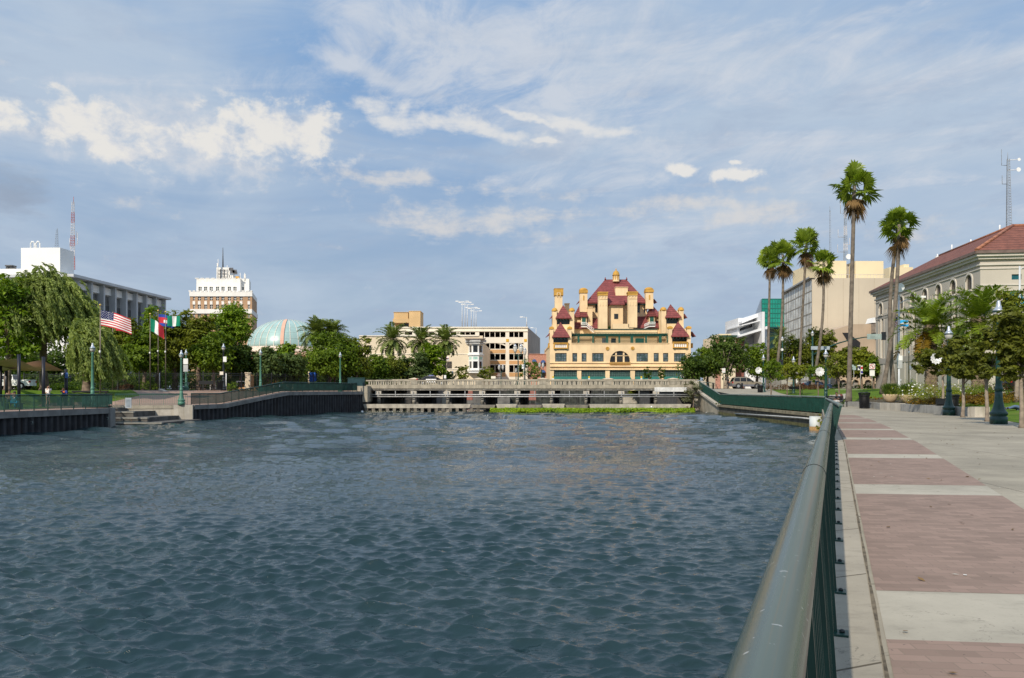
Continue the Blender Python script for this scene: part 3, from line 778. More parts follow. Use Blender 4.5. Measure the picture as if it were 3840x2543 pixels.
def rail_mat():
    m,nt_,b=nt_new('worn_rail'); tc=N(nt_,'ShaderNodeTexCoord').outputs['Object']
    mp=N(nt_,'ShaderNodeMapping'); mp.inputs['Rotation'].default_value=(0,0,R(22.8)); L(nt_,tc,mp.inputs[0])
    st=noise(nt_,mp.outputs[0],1.0,6,.62,(22,.10,22)); bl=noise(nt_,tc,2.2,5,.6)
    c=mixrgb(nt_,(.060,.090,.070),(.125,.155,.125),ramp(nt_,st,.30,.66))
    c=mixrgb(nt_,c,(.205,.150,.080),ramp(nt_,st,.57,.66,0,.65))
    c=mixrgb(nt_,c,(.045,.085,.065),ramp(nt_,noise(nt_,mp.outputs[0],1.0,5,.6,(15,.07,15)),.54,.66,0,.75))
    c=mixrgb(nt_,c,(.55,.55,.52),ramp(nt_,noise(nt_,tc,46,2,.5),.71,.74,0,.7))
    L(nt_,c,b.inputs['Base Color']); b.inputs['Metallic'].default_value=.35
    L(nt_,ramp(nt_,st,.3,.7,.22,.36),b.inputs['Roughness']); return m
RAILM=rail_mat(); RAILL=M('grey_green_rail',(.155,.195,.175),.45,.2,1.5,metal=.2)
BOLT=M('dark_bolt',(.02,.025,.025),.5)
def railing(name,label,pts,h,spacing,rr=.056,lean=0.0,railmat=None,plate=False,group=None,pick=.115,joints=(),panel_low=.10,barmat=None,bdep=.022):
    """posts on base plates, thin vertical bars in each bay, a round handrail on top"""
    pts=[Vector(p) for p in pts]; root=thing(name,label,'railing',pts[0],0,group,world=True)
    bm=barmat or GREEN
    seg=[]; acc=0
    for a,b in zip(pts,pts[1:]): seg.append((acc,acc+(b-a).length,a,b)); acc+=(b-a).length
    def pos(s):
        for s0,s1,a,b in seg:
            if s<=s1+1e-6: t=(s-s0)/(s1-s0); return a.lerp(b,t),(b-a).normalized()
        return pts[-1],(pts[-1]-pts[-2]).normalized()
    def off(d): return Vector((-d.y,d.x,0)).normalized()*lean
    hp=[]
    for i,p in enumerate(pts):
        d=(pts[min(i+1,len(pts)-1)]-pts[max(i-1,0)]); hp.append(p+off(d)+Vector((0,0,h)))
    hr=[hp[0]]
    for a,b in zip(hp,hp[1:]):
        k=max(1,int((b-a).length/2)); hr+= [a.lerp(b,j/k) for j in range(1,k+1)]
    rail=MB().tube(hr,rr,20).build('handrail',railmat or RAILM,root)
    if joints:
        for s in joints:
            p,d=pos(s); p=p+off(d)+Vector((0,0,h)); d=Vector((d.x,d.y,0)).normalized()
            MB().tube([p-d*.004,p+d*.004],rr+.0025,20).build('rail_joint',BOLT,rail)
    n=max(2,int(round(acc/spacing))+1); proto=None; pm=None
    for k in range(n):
        p,d=pos(acc*k/(n-1)); rz=math.atan2(d.y,d.x)
        if proto is None:
            m=MB(); 
            v=[(-.008,0),(.008,0)]
            # flat blade, leaning towards the water
            for s_ in(1,):
                i=len(m.v)
                for x in(-.011,.011):
                    for (y,z) in((-.035,.0),(.035,.0),(lean+.035,h),(lean-.035,h)): m.v.append((x,y,z))
                for q in((0,1,2,3),(7,6,5,4),(0,4,5,1),(1,5,6,2),(2,6,7,3),(3,7,4,0)):
                    m.f.append(tuple(i+a for a in q)); m.sm.append(False); m.mi.append(0)
            me_root=None
            po=m.build('post',bm,root,org=(0,0,0)); proto=po
            if plate:
                q=MB().box(-.055,.055,-.095,.06,.004,.018).build('base_plate',bm,po,org=(0,0,0))
                q2=MB().lathe([(.016,.018),(.016,.03),(.008,.036)],(0,-.06,0),8).build('bolt',BOLT,po,org=(0,0,0))
        else:
            po=proto.copy(); COL.objects.link(po); po.parent=root
            for ch in list(proto.children):
                c=ch.copy(); COL.objects.link(c); c.parent=po
        po.location=p-Vector(ORG[root.name]); po.rotation_euler=(0,0,rz)
    for k in range(n-1):
        s0,s1=acc*k/(n-1),acc*(k+1)/(n-1); m=MB(); q=max(2,int((s1-s0)/pick))
        a,d=pos(s0); b,_=pos(s1); o=off(d)
        for t in(panel_low/h,.93):
            A=a+o*t+Vector((0,0,h*t)); B=b+o*t+Vector((0,0,h*t)); m.tube([A,B],.014,4,smooth=False)
        for j in range(1,q):
            t=j/q; P=a.lerp(b,t); m.bar(P+o*(panel_low/h)+Vector((0,0,panel_low)),P+o*.93+Vector((0,0,h*.93)),Vector((d.x,d.y,0)).normalized()*.006,Vector((-d.y,d.x,0)).normalized()*bdep)
        m.build('bar_panel',bm,root)
    return root
d1=Vector((8.91,21.6,0)).normalized()
def along(y): return (re_(y),y,0)
railing('railing','green promenade railing with worn round handrail running from the foreground',[along(-3.0),along(0),(9.05,21.6,0)],1.05,1.044,.051,.070,None,True,joints=(1.2,3.4,7.15,10.5,14,18,22),pick=.12)
railing('railing','green promenade railing section between the worn foreground handrail and the far wall corner',[(9.07,21.75,0),(23.85,58.9,-.2)],1.02,1.05,.06,-.22,RAILL,True)
railing('railing','tall dark green railing on the stained right quay wall beside the lawn',[(24.05,59.1,-.36),(26.55,97.8,-.36)],1.30,1.08,.07,.0,RAILL,bdep=.045,pick=.10)
railing('railing','dark green railing climbing the ramp to the right end of the bridge',[(26.6,98.1,-.36),(27.75,114,1.55)],1.28,1.1,.07,.0,RAILL,bdep=.05,pick=.10)
railing('railing','green railing on the dark steel pile quay in front of the shade sails',[(-34.72,44,0),(-34.65,52,0),(-33.35,63.4,0)],1.12,1.42,.05,0,TEALP,barmat=TEALP,pick=.10,bdep=.028)
railing('railing','short green railing above the concrete landing steps',[(-33.5,63.7,0),(-36.0,64.1,0),(-38.7,74.3,0)],1.08,1.0,.05,0,TEALP,barmat=TEALP)
railing('railing','pale green barred railing above the pale concrete wall beside the steps',[(-38.6,74.7,0),(-32.3,76.4,0)],1.08,2.2,.045,0,TEALP,barmat=GREENP,pick=.16)
def lp(y): return (lq(y)-.15,y,lqz(y))
railing('railing','long green railing climbing the left quay ramp towards the bridge',[lp(76.9),lp(81),lp(91.7),lp(108.6)],1.12,1.25,.055,0,TEALP,barmat=TEALP,pick=.11,bdep=.032)
# ---- right quay walls
def quay(name,label,parts,cat='wall'):
    root=thing(name,label,cat,parts[0][1].v[0],0,None,True)
    for nm,m,mat in parts: m.build(nm,mat,root)
    return root
w_=MB().slab((-2.54,-6),(8.95,21.6),.5,-3,-.01,side=-.28); c_=MB().slab((8.95,21.6),(23.8,59),.5,-3,-.02,side=-.26)
quay('quay_wall','plain concrete quay wall under the foreground promenade railing',[('wall',w_,CONC)])
quay('quay_wall','concrete quay wall between the foreground and the white round pile',[('wall',c_,CONC)])
a=(24.0,59); b=(26.6,98)
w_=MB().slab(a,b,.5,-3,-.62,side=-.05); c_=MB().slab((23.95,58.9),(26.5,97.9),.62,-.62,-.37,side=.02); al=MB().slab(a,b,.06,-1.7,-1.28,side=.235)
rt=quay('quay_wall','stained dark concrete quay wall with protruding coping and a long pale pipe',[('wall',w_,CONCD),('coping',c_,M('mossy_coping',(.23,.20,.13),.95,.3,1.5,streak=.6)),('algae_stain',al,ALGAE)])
P=[at(2842,1551,88),at(2930,1560,72),at(2990,1567,64),at(3052,1576,58)]
P=[Vector((lerp(24.0,26.6,(p.y-59)/39)-.35,p.y,p.z)) for p in P]
MB().tube(P,.07,8).build('pipe',M('grey_pipe',(.5,.5,.47),.5),rt)
MB().box(gx(2810,83)-.05,gx(2818,83)+.25,82.6,83.2,-1.7,-.6).build('pilaster',CONCL,rt)
pl=thing('mooring_pile','pale round steel pile with rust at the waterline by the quay corner','pile',(22.75,57.6,-3),0,None,True)
MB().lathe([(.42,1.05-3+3),(.42,2.5)],(22.75,57.6,-3),20).build('shaft',M('pale_steel',(.50,.53,.52),.55,.12,1,streak=.3,streak_col=(.3,.2,.1)),pl)
MB().lathe([(.427,1.1),(.427,1.75)],(22.75,57.6,-3),20).build('rust_band',M('rust_band',(.28,.17,.07),.9,.4,4),pl)
# ramp wall near the bridge
m=MB(); a=Vector((26.6,98)); b=Vector((27.8,114.2)); m.slab(a,b,.5,-3,-.62,-3,1.32,side=-.05)
c2=MB().slab((26.5,97.9),(27.7,114.2),.7,-.62,-.36,1.32,1.58,side=.02)
quay('quay_wall','pale concrete ramp wall rising to the right end of the bridge',[('wall',m,CONC),('coping',c2,CONCL)])
m=MB().box(27.0,28.6,113.6,115.2,-3,2.85); 
rt=thing('bridge_pier','square concrete end pier where the right ramp meets the bridge','pier',(27.8,114.4,-3),0,None,True); m.build('block',CONCL,rt)
# ---- left quay walls: steel sheet piling under a concrete cap
def sheet_wall(label,pts,ztop,pitch,capm=CONCG):
    """pts (x,y); trapezoidal sheet piling, cap beam above"""
    root=thing('quay_wall',label,'wall',(pts[0][0],pts[0][1],-3),0,None,True)
    m=MB(); c=MB()
    for a,b in zip(pts,pts[1:]):
        A=Vector(a);B=Vector(b);d=(B-A);n=int(d.length/pitch); d=d/max(1,n); nn=Vector((d.y,-d.x)).normalized()*.20
        for k in range(n):
            p=A+d*k
            q=[p,p+d*.18+nn,p+d*.55+nn,p+d*.73,p+d]
            for e,f in zip(q,q[1:]):
                ze,zf=ztop(e.y)-.42,ztop(f.y)-.42
                m.face([(e.x,e.y,-3),(f.x,f.y,-3),(f.x,f.y,zf),(e.x,e.y,ze)])
        k=max(1,int(d.length*n/3))
        for j in range(k):
            p=A.lerp(B,j/k); q=A.lerp(B,(j+1)/k)
            c.slab(p,q,.55,ztop(p.y)-.45,ztop(p.y)-.012,ztop(q.y)-.45,ztop(q.y)-.012,side=-.02)
    m.build('sheet_piling',PILE,root); c.build('cap_beam',capm,root); return root
r1=sheet_wall('dark steel sheet pile quay with grey concrete cap at far left',[(-34.9,30),(-34.7,52),(-33.4,63.6)],lambda y:0,.62)
MB().box(-33.75,-33.05,63.2,64.0,-3,-.005).build('end_pillar',CONCG,r1)
for y in(54.5,62.9):
    x=lq(y)+.28; MB().tube([(x,y,-.75),(x+.12,y,-.78),(x+.14,y,-.95),(x+.02,y,-.95)],.03,6).build('mooring_ring',RAILL,r1)
r2=sheet_wall('dark steel sheet pile quay rising with the left ramp up to the bridge',[(-32.0,76.9),(-30.55,81.2),(-27.1,91.9),(-21,111)],lambda y:lqz(y),.60)
# pale landing wall and steps
rt=thing('landing_wall','pale concrete landing wall with recessed panel beside the left steps','wall',(-33.5,72,-3),0,None,True)
A=Vector((-39.2,74.5));B=Vector((-32.05,76.55)); dd=(B-A).normalized(); nn=Vector((dd.y,-dd.x))
m=MB().slab(A,B,.5,-3,-.35,side=-.1); m.build('wall',CONCL,rt)
MB().slab(A,B,.62,-.35,-.01,side=-.1).build('coping',CONC,rt)
MB().slab(B-dd*1.5,B+dd*.25,.7,-3,-.004,side=-.12).build('pillar',CONCL,rt)
rt=thing('landing_steps','grey concrete landing steps going down to the water with ducks resting on them','steps',(-34.5,66.5,-3),0,None,True)
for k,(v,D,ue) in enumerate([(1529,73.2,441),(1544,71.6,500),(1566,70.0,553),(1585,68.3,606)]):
    z=gz(v,D); xe=gx(ue,D); m=MB().prism([(-41,D),(xe,D),(xe+.35,75.6+.2*k),(-41,75)],-3,z); m.build('step',M('wet_shaded_step',(.095,.088,.078),.9,.3,1.5,streak=.4),rt)  # dark colour holds the risers' shade along with wet dirt
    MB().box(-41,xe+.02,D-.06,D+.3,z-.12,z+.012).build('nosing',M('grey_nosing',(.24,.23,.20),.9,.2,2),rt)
# ducks on the steps
def duck(label,u,v,D,rz,cols):
    p=at(u,v,D); r=thing('duck',label,'duck',p,rz,'ducks by the landing steps')
    m=MB(); m.lathe([(.01,-.2),(.09,-.15),(.12,-.02),(.11,.08),(.05,.2),(.01,.26)],n=10)
    m.v=[(z,y,x*.75+.12) for x,y,z in m.v]; m.build('body',cols[0],r)
    m=MB(); m.tube([(-.14,0,.16),(-.19,0,.25),(-.20,0,.31)],[.045,.038,.03],8); m.lathe([(.01,-.06),(.05,-.02),(.05,.03),(.01,.06)],(-.22,0,.33),8); m.tube([(-.26,0,.33),(-.34,0,.32)],[.02,.012],6); m.build('head',cols[1],r)
    return r
DB=M('brown_feathers',(.16,.10,.06),.9,.4,12); DT=M('tan_feathers',(.30,.19,.11),.9,.4,12); DW=M('pale_feathers',(.55,.50,.42),.9,.3,10)
SQ=lambda u,v: F*(EYE+1.52)/(v-V0)
duck('brown duck sitting upright at the end of the lowest landing step',532,1584,71.6,.3,(DB,DB))
duck('tan duck beside the brown one on the lowest landing step',540,1583.5,72.0,2.8,(DT,DB))
duck('pale duck lying lowest near the water by the steps',501,1588,69.8,.1,(DW,DB))
duck('reddish duck resting right of the pair on the step ledge',552,1583,72.6,.2,(DT,DT))
# ---- bridge
BY=112.0
root=thing('bridge','low grey concrete road bridge with open balustrade across the channel','bridge',(3,BY,-3),0,None,True)
x0,x1=gx(1372,BY),gx(2608,BY)
SKEW=.128
def sk(y): return (y-BY)*SKEW
deck=MB().box(x0,x1,BY+.5,BY+15,gz(1459,BY),2.24); deck.build('deck',CONC,root)
MB().box(x0,x1,BY+.12,BY+.5,gz(1463.5,BY),gz(1455,BY)).build('lower_beam',M('streaked_beam',(.30,.28,.24),.9,.25,.7,streak=.9,streak_col=(.56,.53,.47),fine=.4),root)
MB().box(x0,x1,BY,BY+.5,gz(1454.6,BY),gz(1443,BY)).build('edge_beam',CONC,root)
MB().box(x0,x1,BY-.06,BY+.5,gz(1457.2,BY),gz(1454.8,BY)).build('drip_moulding',CONC,root)
MB().box(gx(2454,BY),gx(2574,BY),BY-.09,BY-.062,gz(1469,BY),gz(1452.5,BY)).build('white_cover',M('white_cover_paint',(.62,.62,.60),.8),root)
rail=MB().box(x0,x1,BY+.04,BY+.46,gz(1430,BY),gz(1425,BY)).build('parapet_rail',CONC,root)
bal=None; k=0; u=1384
pil=[1553,1795,2035,2280,2525]
BAL=M('balustrade_concrete',(.37,.335,.265),.9,.2,1.5,streak=.5)
bm=MB()
while u<2600:
    if min(abs(u-p-0) for p in pil)>9: bm.box(gx(u,BY)-.095,gx(u,BY)+.095,BY+.1,BY+.4,gz(1443,BY),gz(1430,BY))
    u+=8.9
bo=bm.build('balusters',BAL,root); bo['kind']='stuff'
for k,pu in enumerate(pil):
    m=MB(); X=gx(pu,BY)
    for j in range(-4,5): m.box(X+j*.11-.042,X+j*.11+.042,BY+.02,BY+.06,gz(1442,BY),gz(1431,BY))
    m.box(X-.5,X+.5,BY+.06,BY+.44,gz(1443,BY),gz(1430,BY)); m.build('pilaster',BAL,root)
# far parapet with pyramid topped pilasters
fy=BY+14.5
MB().box(x0-1,x1+4,fy,fy+.4,gz(1426.5,fy),gz(1422.5,fy)).build('far_parapet_rail',BAL,root)
bm=MB(); X=x0-1
while X<x1+4: bm.box(X,X+.26,fy+.05,fy+.35,2.24,gz(1426.5,fy)); X+=.72
bo=bm.build('far_balusters',BAL,root); bo['kind']='stuff'
CAPM=M('tan_pyramid_cap',(.55,.46,.34),.9)
for pu in pil:
    X=gx(pu,fy); m=MB(); m.box(X-.72,X+.72,fy-.1,fy+.5,2.24,gz(1422.4,fy)); m.hip(X-.85,X+.85,fy-.2,fy+.6,gz(1420.6,fy),gz(1416.6,fy),t=.1); m.build('pilaster_cap',CAPM,root)
caps=[1418.7,1551,1678,1808,1940,2068.5,2198.5,2330,2460.7]
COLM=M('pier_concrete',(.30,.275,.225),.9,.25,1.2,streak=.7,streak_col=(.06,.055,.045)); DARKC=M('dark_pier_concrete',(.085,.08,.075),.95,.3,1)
for cu in caps:
    X=gx(cu,BY); b=MB().box(X-.43,X+.43,BY-.05,BY+1.0,gz(1477.5,BY),gz(1466.4,BY)).build('bent_cap',CONCL,root)
    c=MB(); c.lathe([(.25,gz(1517,BY)),(.25,gz(1507,BY)),(.29,gz(1506,BY)),(.29,gz(1502,BY)),(.25,gz(1501,BY)),(.25,gz(1478,BY))],(X,BY+.5,0),14); c.build('column',COLM,root)
    m=MB()
    for k in range(1,5):
        y=BY+1.2+k*3.0; m.lathe([(.26,-3),(.26,1.0)],(X+sk(y),y,0),10)
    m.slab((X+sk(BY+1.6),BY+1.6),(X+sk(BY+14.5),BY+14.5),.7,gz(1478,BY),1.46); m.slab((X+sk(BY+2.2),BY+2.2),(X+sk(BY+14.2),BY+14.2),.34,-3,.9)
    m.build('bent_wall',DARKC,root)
PIPEM=M('galvanised_pipe',(.42,.42,.41),.45,.15,2,metal=.3)
pm=MB()
for v in(1480,1487.5): MB().tube([(x0,BY-.25,gz(v,BY)),(x1,BY-.25,gz(v,BY))],.085,8).build('pipe',PIPEM,root)
for k in range(18):
    uu=1418.7+k*65.1
    MB().box(gx(uu,BY)-.045,gx(uu,BY)+.045,BY-.3,BY-.22,gz(1489,BY),gz(1466,BY)).build('pipe_hanger',PIPEM,root)
# low concrete walkway on short piles in front of the bridge
LY=109.4
root=thing('walkway','low concrete walkway on short piles just above the water before the bridge','walkway',(3,LY,-3),0,None,True)
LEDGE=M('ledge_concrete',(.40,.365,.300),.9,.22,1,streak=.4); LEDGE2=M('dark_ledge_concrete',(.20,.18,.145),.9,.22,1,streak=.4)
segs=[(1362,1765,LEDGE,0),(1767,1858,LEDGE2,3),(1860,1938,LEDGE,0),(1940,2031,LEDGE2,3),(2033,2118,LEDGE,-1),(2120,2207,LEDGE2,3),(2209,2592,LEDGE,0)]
for a,b,mt,dv in segs:
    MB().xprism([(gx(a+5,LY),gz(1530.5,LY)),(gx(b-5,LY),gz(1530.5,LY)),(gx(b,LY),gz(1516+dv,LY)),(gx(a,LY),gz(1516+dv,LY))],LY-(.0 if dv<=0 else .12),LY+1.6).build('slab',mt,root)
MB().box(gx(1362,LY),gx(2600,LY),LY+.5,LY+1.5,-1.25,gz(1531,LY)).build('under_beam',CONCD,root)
for k in range(17):
    uu=1374+k*26.2; MB().box(gx(uu,LY)-.22,gx(uu,LY)+.22,LY-.05,LY+.45,-3,gz(1531,LY)).build('short_pile',M('shaded_short_pile',(.14,.125,.10),.9,.3,2),root)  # darker than the columns: the piles' shade is put into this colour
# left abutment block and dark glazed wind screen
root=thing('bridge_abutment','grey concrete abutment block with dark panel screen where the left quay meets the bridge','abutment',(-21.5,110,-3),0,None,True)
MB().box(gx(1318,109.6),gx(1379,109.6),109.4,113.4,-.2,gz(1447.5,109.4)).build('block',CONC,root)
MB().box(gx(1323,109.6),gx(1376,109.6),109.8,113.4,-3,-.2).build('footing',DARKC,root)
m=MB(); m.box(gx(1305,109.8),gx(1369,109.8),109.6,109.68,gz(1447.5,109.6),gz(1419,109.6)); sc_=m.build('screen_panel',M('dark_panel',(.014,.040,.045),.3,.3,1),root)
MB().box(gx(1304,109.8),gx(1370,109.8),109.55,109.75,gz(1419,109.6),gz(1416.5,109.6)).build('screen_rail',TEALP,root)
# basin walls beyond the bridge, seen underneath it
def slabwall(name,label,u0,u1,D,v0,v1,mat,th=1.0,cat='wall'):
    r=thing(name,label,cat,(gx(u0,D),D,-3),0,None,True)
    MB().box(gx(u0,D),gx(u1,D),D,D+th,-3 if v1 is None else gz(v1,D),gz(v0,D)).build('wall',mat,r); return r
BRK=M('red_brick_wall',(.33,.14,.11),.9,.2,2,streak=.3); 
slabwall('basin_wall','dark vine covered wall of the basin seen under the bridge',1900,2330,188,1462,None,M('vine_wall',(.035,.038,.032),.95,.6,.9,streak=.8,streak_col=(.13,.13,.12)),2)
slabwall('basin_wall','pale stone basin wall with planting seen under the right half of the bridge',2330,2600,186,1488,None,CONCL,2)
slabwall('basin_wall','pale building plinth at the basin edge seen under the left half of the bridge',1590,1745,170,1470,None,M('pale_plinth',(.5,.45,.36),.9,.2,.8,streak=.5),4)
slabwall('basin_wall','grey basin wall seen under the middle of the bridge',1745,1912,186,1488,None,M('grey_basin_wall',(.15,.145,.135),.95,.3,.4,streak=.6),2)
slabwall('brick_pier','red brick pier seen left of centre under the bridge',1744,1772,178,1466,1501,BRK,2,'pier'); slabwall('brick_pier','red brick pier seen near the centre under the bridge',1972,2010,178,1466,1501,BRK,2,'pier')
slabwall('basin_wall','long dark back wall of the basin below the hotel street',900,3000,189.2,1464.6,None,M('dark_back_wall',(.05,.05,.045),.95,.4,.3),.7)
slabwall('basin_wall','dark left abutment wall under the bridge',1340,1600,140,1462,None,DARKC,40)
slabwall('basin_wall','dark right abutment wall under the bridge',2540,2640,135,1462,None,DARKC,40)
shrub('yellow green bush on the pale basin wall seen under the bridge',gx(2390,186),186.5,gz(1488,186),3.8,1.7,'yellow',700,.3,5)
# floating water hyacinth along the walkway
def hyacinth():
    rng=np.random.default_rng(3); n=17000
    u=1838+(2606-1838)*rng.random(n); D=105.2+3.9*rng.random(n)
    front=105.0+.7*np.sin(u*.021)+.5*np.sin(u*.063+1)+np.clip((1900-u)/25,0,3.0)+np.clip((u-2560)/18,0,3)
    ok=D>front; u=u[ok];D=D[ok]; n=len(u)
    patch=.5+.5*np.sin(u*.018+1.5*np.sin(D*.9))*np.sin(D*1.3+u*.006)
    h=.52*np.clip((D-front[ok])/1.2,.25,1)*(.65+.5*rng.random(n))
    pos=np.stack([(u-1920)*D/F,D,WATER+h*rng.random(n)**.6],-1)
    nr=unit(rng.normal(size=(n,3))*.6+np.array([0,-.5,.7])); ax=unit(rng.normal(size=(n,3))+np.array([0,0,.8])); ax=unit(ax-nr*np.sum(ax*nr,1,keepdims=True))
    ln=.17+.13*rng.random(n); v,f=leaf_quads(pos,ax,nr,ln,ln*.75)
    t=np.clip(.15+.65*patch+.3*rng.random(n)-.1,0,1)
    tag(link('water_hyacinth',mesh_np('water_hyacinth',v,f,LEAF['hyacinth'],np.repeat(t,4))),kind='stuff')
hyacinth()
# foam and scraps at the left foot of the walkway
rng=np.random.default_rng(8); n=220; uu=1352+230*rng.random(n)**1.3
pos=np.stack([(uu-1920)*108.9/F,108.9+.25*rng.random(n),np.full(n,WATER+.05)],-1); d=np.tile([[0,0,1.]],(n,1)); a=unit(np.stack([rng.normal(size=n),rng.normal(size=n),0*uu],-1)+1e-3)
ln=.12+.25*rng.random(n); v,f=leaf_quads(pos,a,d,ln,ln*.7); v[:,2]+=np.tile([0,.03,.06,.03],n)
tag(link('foam_scum',mesh_np('foam_scum',v,f,LEAF['flower'],np.full(len(v),.6))),kind='stuff')
def ball(name,label,u,v,D,r):
    m=MB().lathe([(.01,-r)]+[(r*math.cos(t),r*math.sin(t)) for t in np.linspace(-1.3,1.3,7)]+[(.01,r)],n=12)
    o=m.build(name,M('white_plastic',(.85,.85,.83),.5)); o.location=at(u,v,D); return tag(o,label,'buoy')
ball('float','small white float lying on the water plants near the walkway',2443,1526,108.8,.13)
ball('float','white scrap of foam floating before the left abutment',1358,1545,108.2,.2)
ball('float','white float drifting off the right ramp wall',2649,1549,104,.12)
# ================================================================= buildings
def tile_mat(name,col,pitch=.35,rot=0.0):
    m,nt_,b=nt_new(name); tc=N(nt_,'ShaderNodeTexCoord').outputs['Object']
    c=mixrgb(nt_,tuple(x*.72 for x in col),tuple(x*1.22 for x in col),ramp(nt_,noise(nt_,tc,1.1,5,.65),.3,.7))
    c=mixrgb(nt_,c,tuple(x*.45 for x in col),ramp(nt_,noise(nt_,tc,6,3),.5,.8,0,.5))
    s=N(nt_,'ShaderNodeSeparateXYZ'); L(nt_,tc,s.inputs[0])
    def saw(o,p):
        a=N(nt_,'ShaderNodeMath',operation='DIVIDE'); L(nt_,o,a.inputs[0]); a.inputs[1].default_value=p
        f=N(nt_,'ShaderNodeMath',operation='FRACT'); L(nt_,a.outputs[0],f.inputs[0]); return f.outputs[0]
    row=ramp(nt_,saw(s.outputs[2],pitch),.0,.30,.45,1.0)
    c=mixrgb(nt_,(0,0,0),c,row)
    L(nt_,c,b.inputs['Base Color']); b.inputs['Roughness'].default_value=.7; b.inputs['Specular IOR Level'].default_value=.3
    bn=N(nt_,'ShaderNodeBump'); bn.inputs['Strength'].default_value=.7; bn.inputs['Distance'].default_value=.12
    w1=N(nt_,'ShaderNodeMath',operation='ADD'); L(nt_,saw(s.outputs[2],pitch),w1.inputs[0])
    xs=N(nt_,'ShaderNodeMath',operation='ADD'); L(nt_,s.outputs[0],xs.inputs[0]); L(nt_,s.outputs[1],xs.inputs[1])
    pp=N(nt_,'ShaderNodeMath',operation='PINGPONG'); L(nt_,xs.outputs[0],pp.inputs[0]); pp.inputs[1].default_value=pitch*.5; L(nt_,pp.outputs[0],w1.inputs[1])
    L(nt_,w1.outputs[0],bn.inputs['Height']); L(nt_,bn.outputs[0],b.inputs['Normal'])
    MATS[name]=m; return m
TILE=tile_mat('red_clay_tiles',(.222,.058,.056),.62)
TILE2=tile_mat('rust_clay_tiles',(.205,.078,.052),.42)
STUC=M('warm_stucco',(.77,.58,.345),.9,.10,.25,streak=.30,streak_col=(.50,.33,.16))
GOLD=M('ochre_trim',(.52,.29,.055),.8,.15,1,streak=.2)
GRN=M('green_woodwork',(.010,.085,.060),.5,.2,1)
DGRN=M('dark_green_frame',(.015,.060,.050),.5,.2,1)
GLS=glass('window_glass',(.045,.060,.062)); GLSD=glass('dark_window_glass',(.02,.022,.024),.08,.5)
BLIND=M('half_drawn_blinds',(.10,.125,.145),.25,.55,1.2,spec=.6)
DARKIN=M('dark_interior',(.02,.02,.022),.9,.3,1)
AWN=M('green_awning',(.022,.145,.120),.8,.12,.8)
WHITEP=M('white_paint',(.80,.80,.77),.6,.05,1)
LATT=M('lattice_glass',(.095,.145,.135),.3,.25,3)
# ---------------------------------------------------------------- the domed, turreted hotel
HD=200.0; HB=1.5
rootH=thing('hotel','ochre stucco hotel with red tiled hip roofs, turrets, gold capped chimneys and cupola','hotel',(0,HD,HB))
def hx(X,dy=0.0): return gx(2000+X/2.5286,HD+dy)
def hz(Y,dy=0.0): return gz(980+Y/2.5286,HD+dy)-HB
def hp(name,mat,m): return m.build(name,mat,rootH)
wins=[(207,316,2),(370,416,1),(458,505,1),(558,667,2),(978,1088,2),(1142,1190,1),(1230,1280,1),(1334,1443,2)]
holes=[(hx(a),hx(b),hz(952),hz(870)) for a,b,_ in wins]
acx=822; ar=95
holes.append((hx(acx-ar),hx(acx+ar),hz(956),hz(849),'arch'))
shops=[(195,415),(455,683),(724,920),(963,1190),(1235,1445)]
holes+=[(hx(a),hx(b),-.2,hz(1030)) for a,b in shops]
wallm=MB().wall(hx(157),hx(1493),-.2,hz(780),holes,0,.55)
wallm.box(hx(157),hx(1493),.56,30,hz(778)-.9,hz(778)-.6)          # terrace slab
for X,s in((157,-1),(1493,1)): wallm.face([(hx(X),0,-.2),(hx(X),34,-.2),(hx(X),34,hz(780)),(hx(X),0,hz(780))])
hp('wall',STUC,wallm)
hp('cornice',STUC,MB().box(hx(155),hx(1495),-.28,.0,hz(966),hz(961)).box(hx(155),hx(1495),-.45,-.0,hz(1001),hz(994)).box(hx(155),hx(1495),-.3,0,hz(1030),hz(1024)))
hp('parapet_cap',STUC,MB().box(hx(362),hx(1288),-.18,.35,hz(781),hz(775)))
for a,b,nx in wins: window(rootH,hx(a)+.01,hx(b)-.01,hz(951.5),hz(870.5),.30,DGRN,BLIND,nx*2 if nx==2 else 1,3,.16)
# arched loggia window with balustrade
MB().box(hx(acx-ar),hx(acx+ar),.54,.56,hz(956),hz(849)).build('arch_glass',GLSD,rootH)
hp('arch_mullion',STUC,MB().box(hx(778),hx(793),.3,.5,hz(956),hz(866)).box(hx(851),hx(866),.3,.5,hz(956),hz(866)).box(hx(728),hx(916),.3,.5,hz(898),hz(893)))
bm=MB().box(hx(724),hx(920),-.35,.1,hz(962),hz(957)).box(hx(724),hx(920),-.35,.1,hz(978),hz(974))
for k in range(13): X=lerp(730,914,k/12); bm.box(hx(X-3),hx(X+3),-.25,0,hz(974),hz(962))
hp('balustrade',GOLD,bm)
for X,Y in((703,827),(941,825)):
    m=MB(); r=17/2.5286*HD/F; m.lathe([(r,0),(r,.18),(r*.75,.22),(r*.6,.12),(r*.3,.12),(r*.25,.25),(.01,.28)],n=20)
    m.v=[(x+hx(X),-z,y+hz(Y)) for x,y,z in m.v]; hp('medallion',GOLD,m)
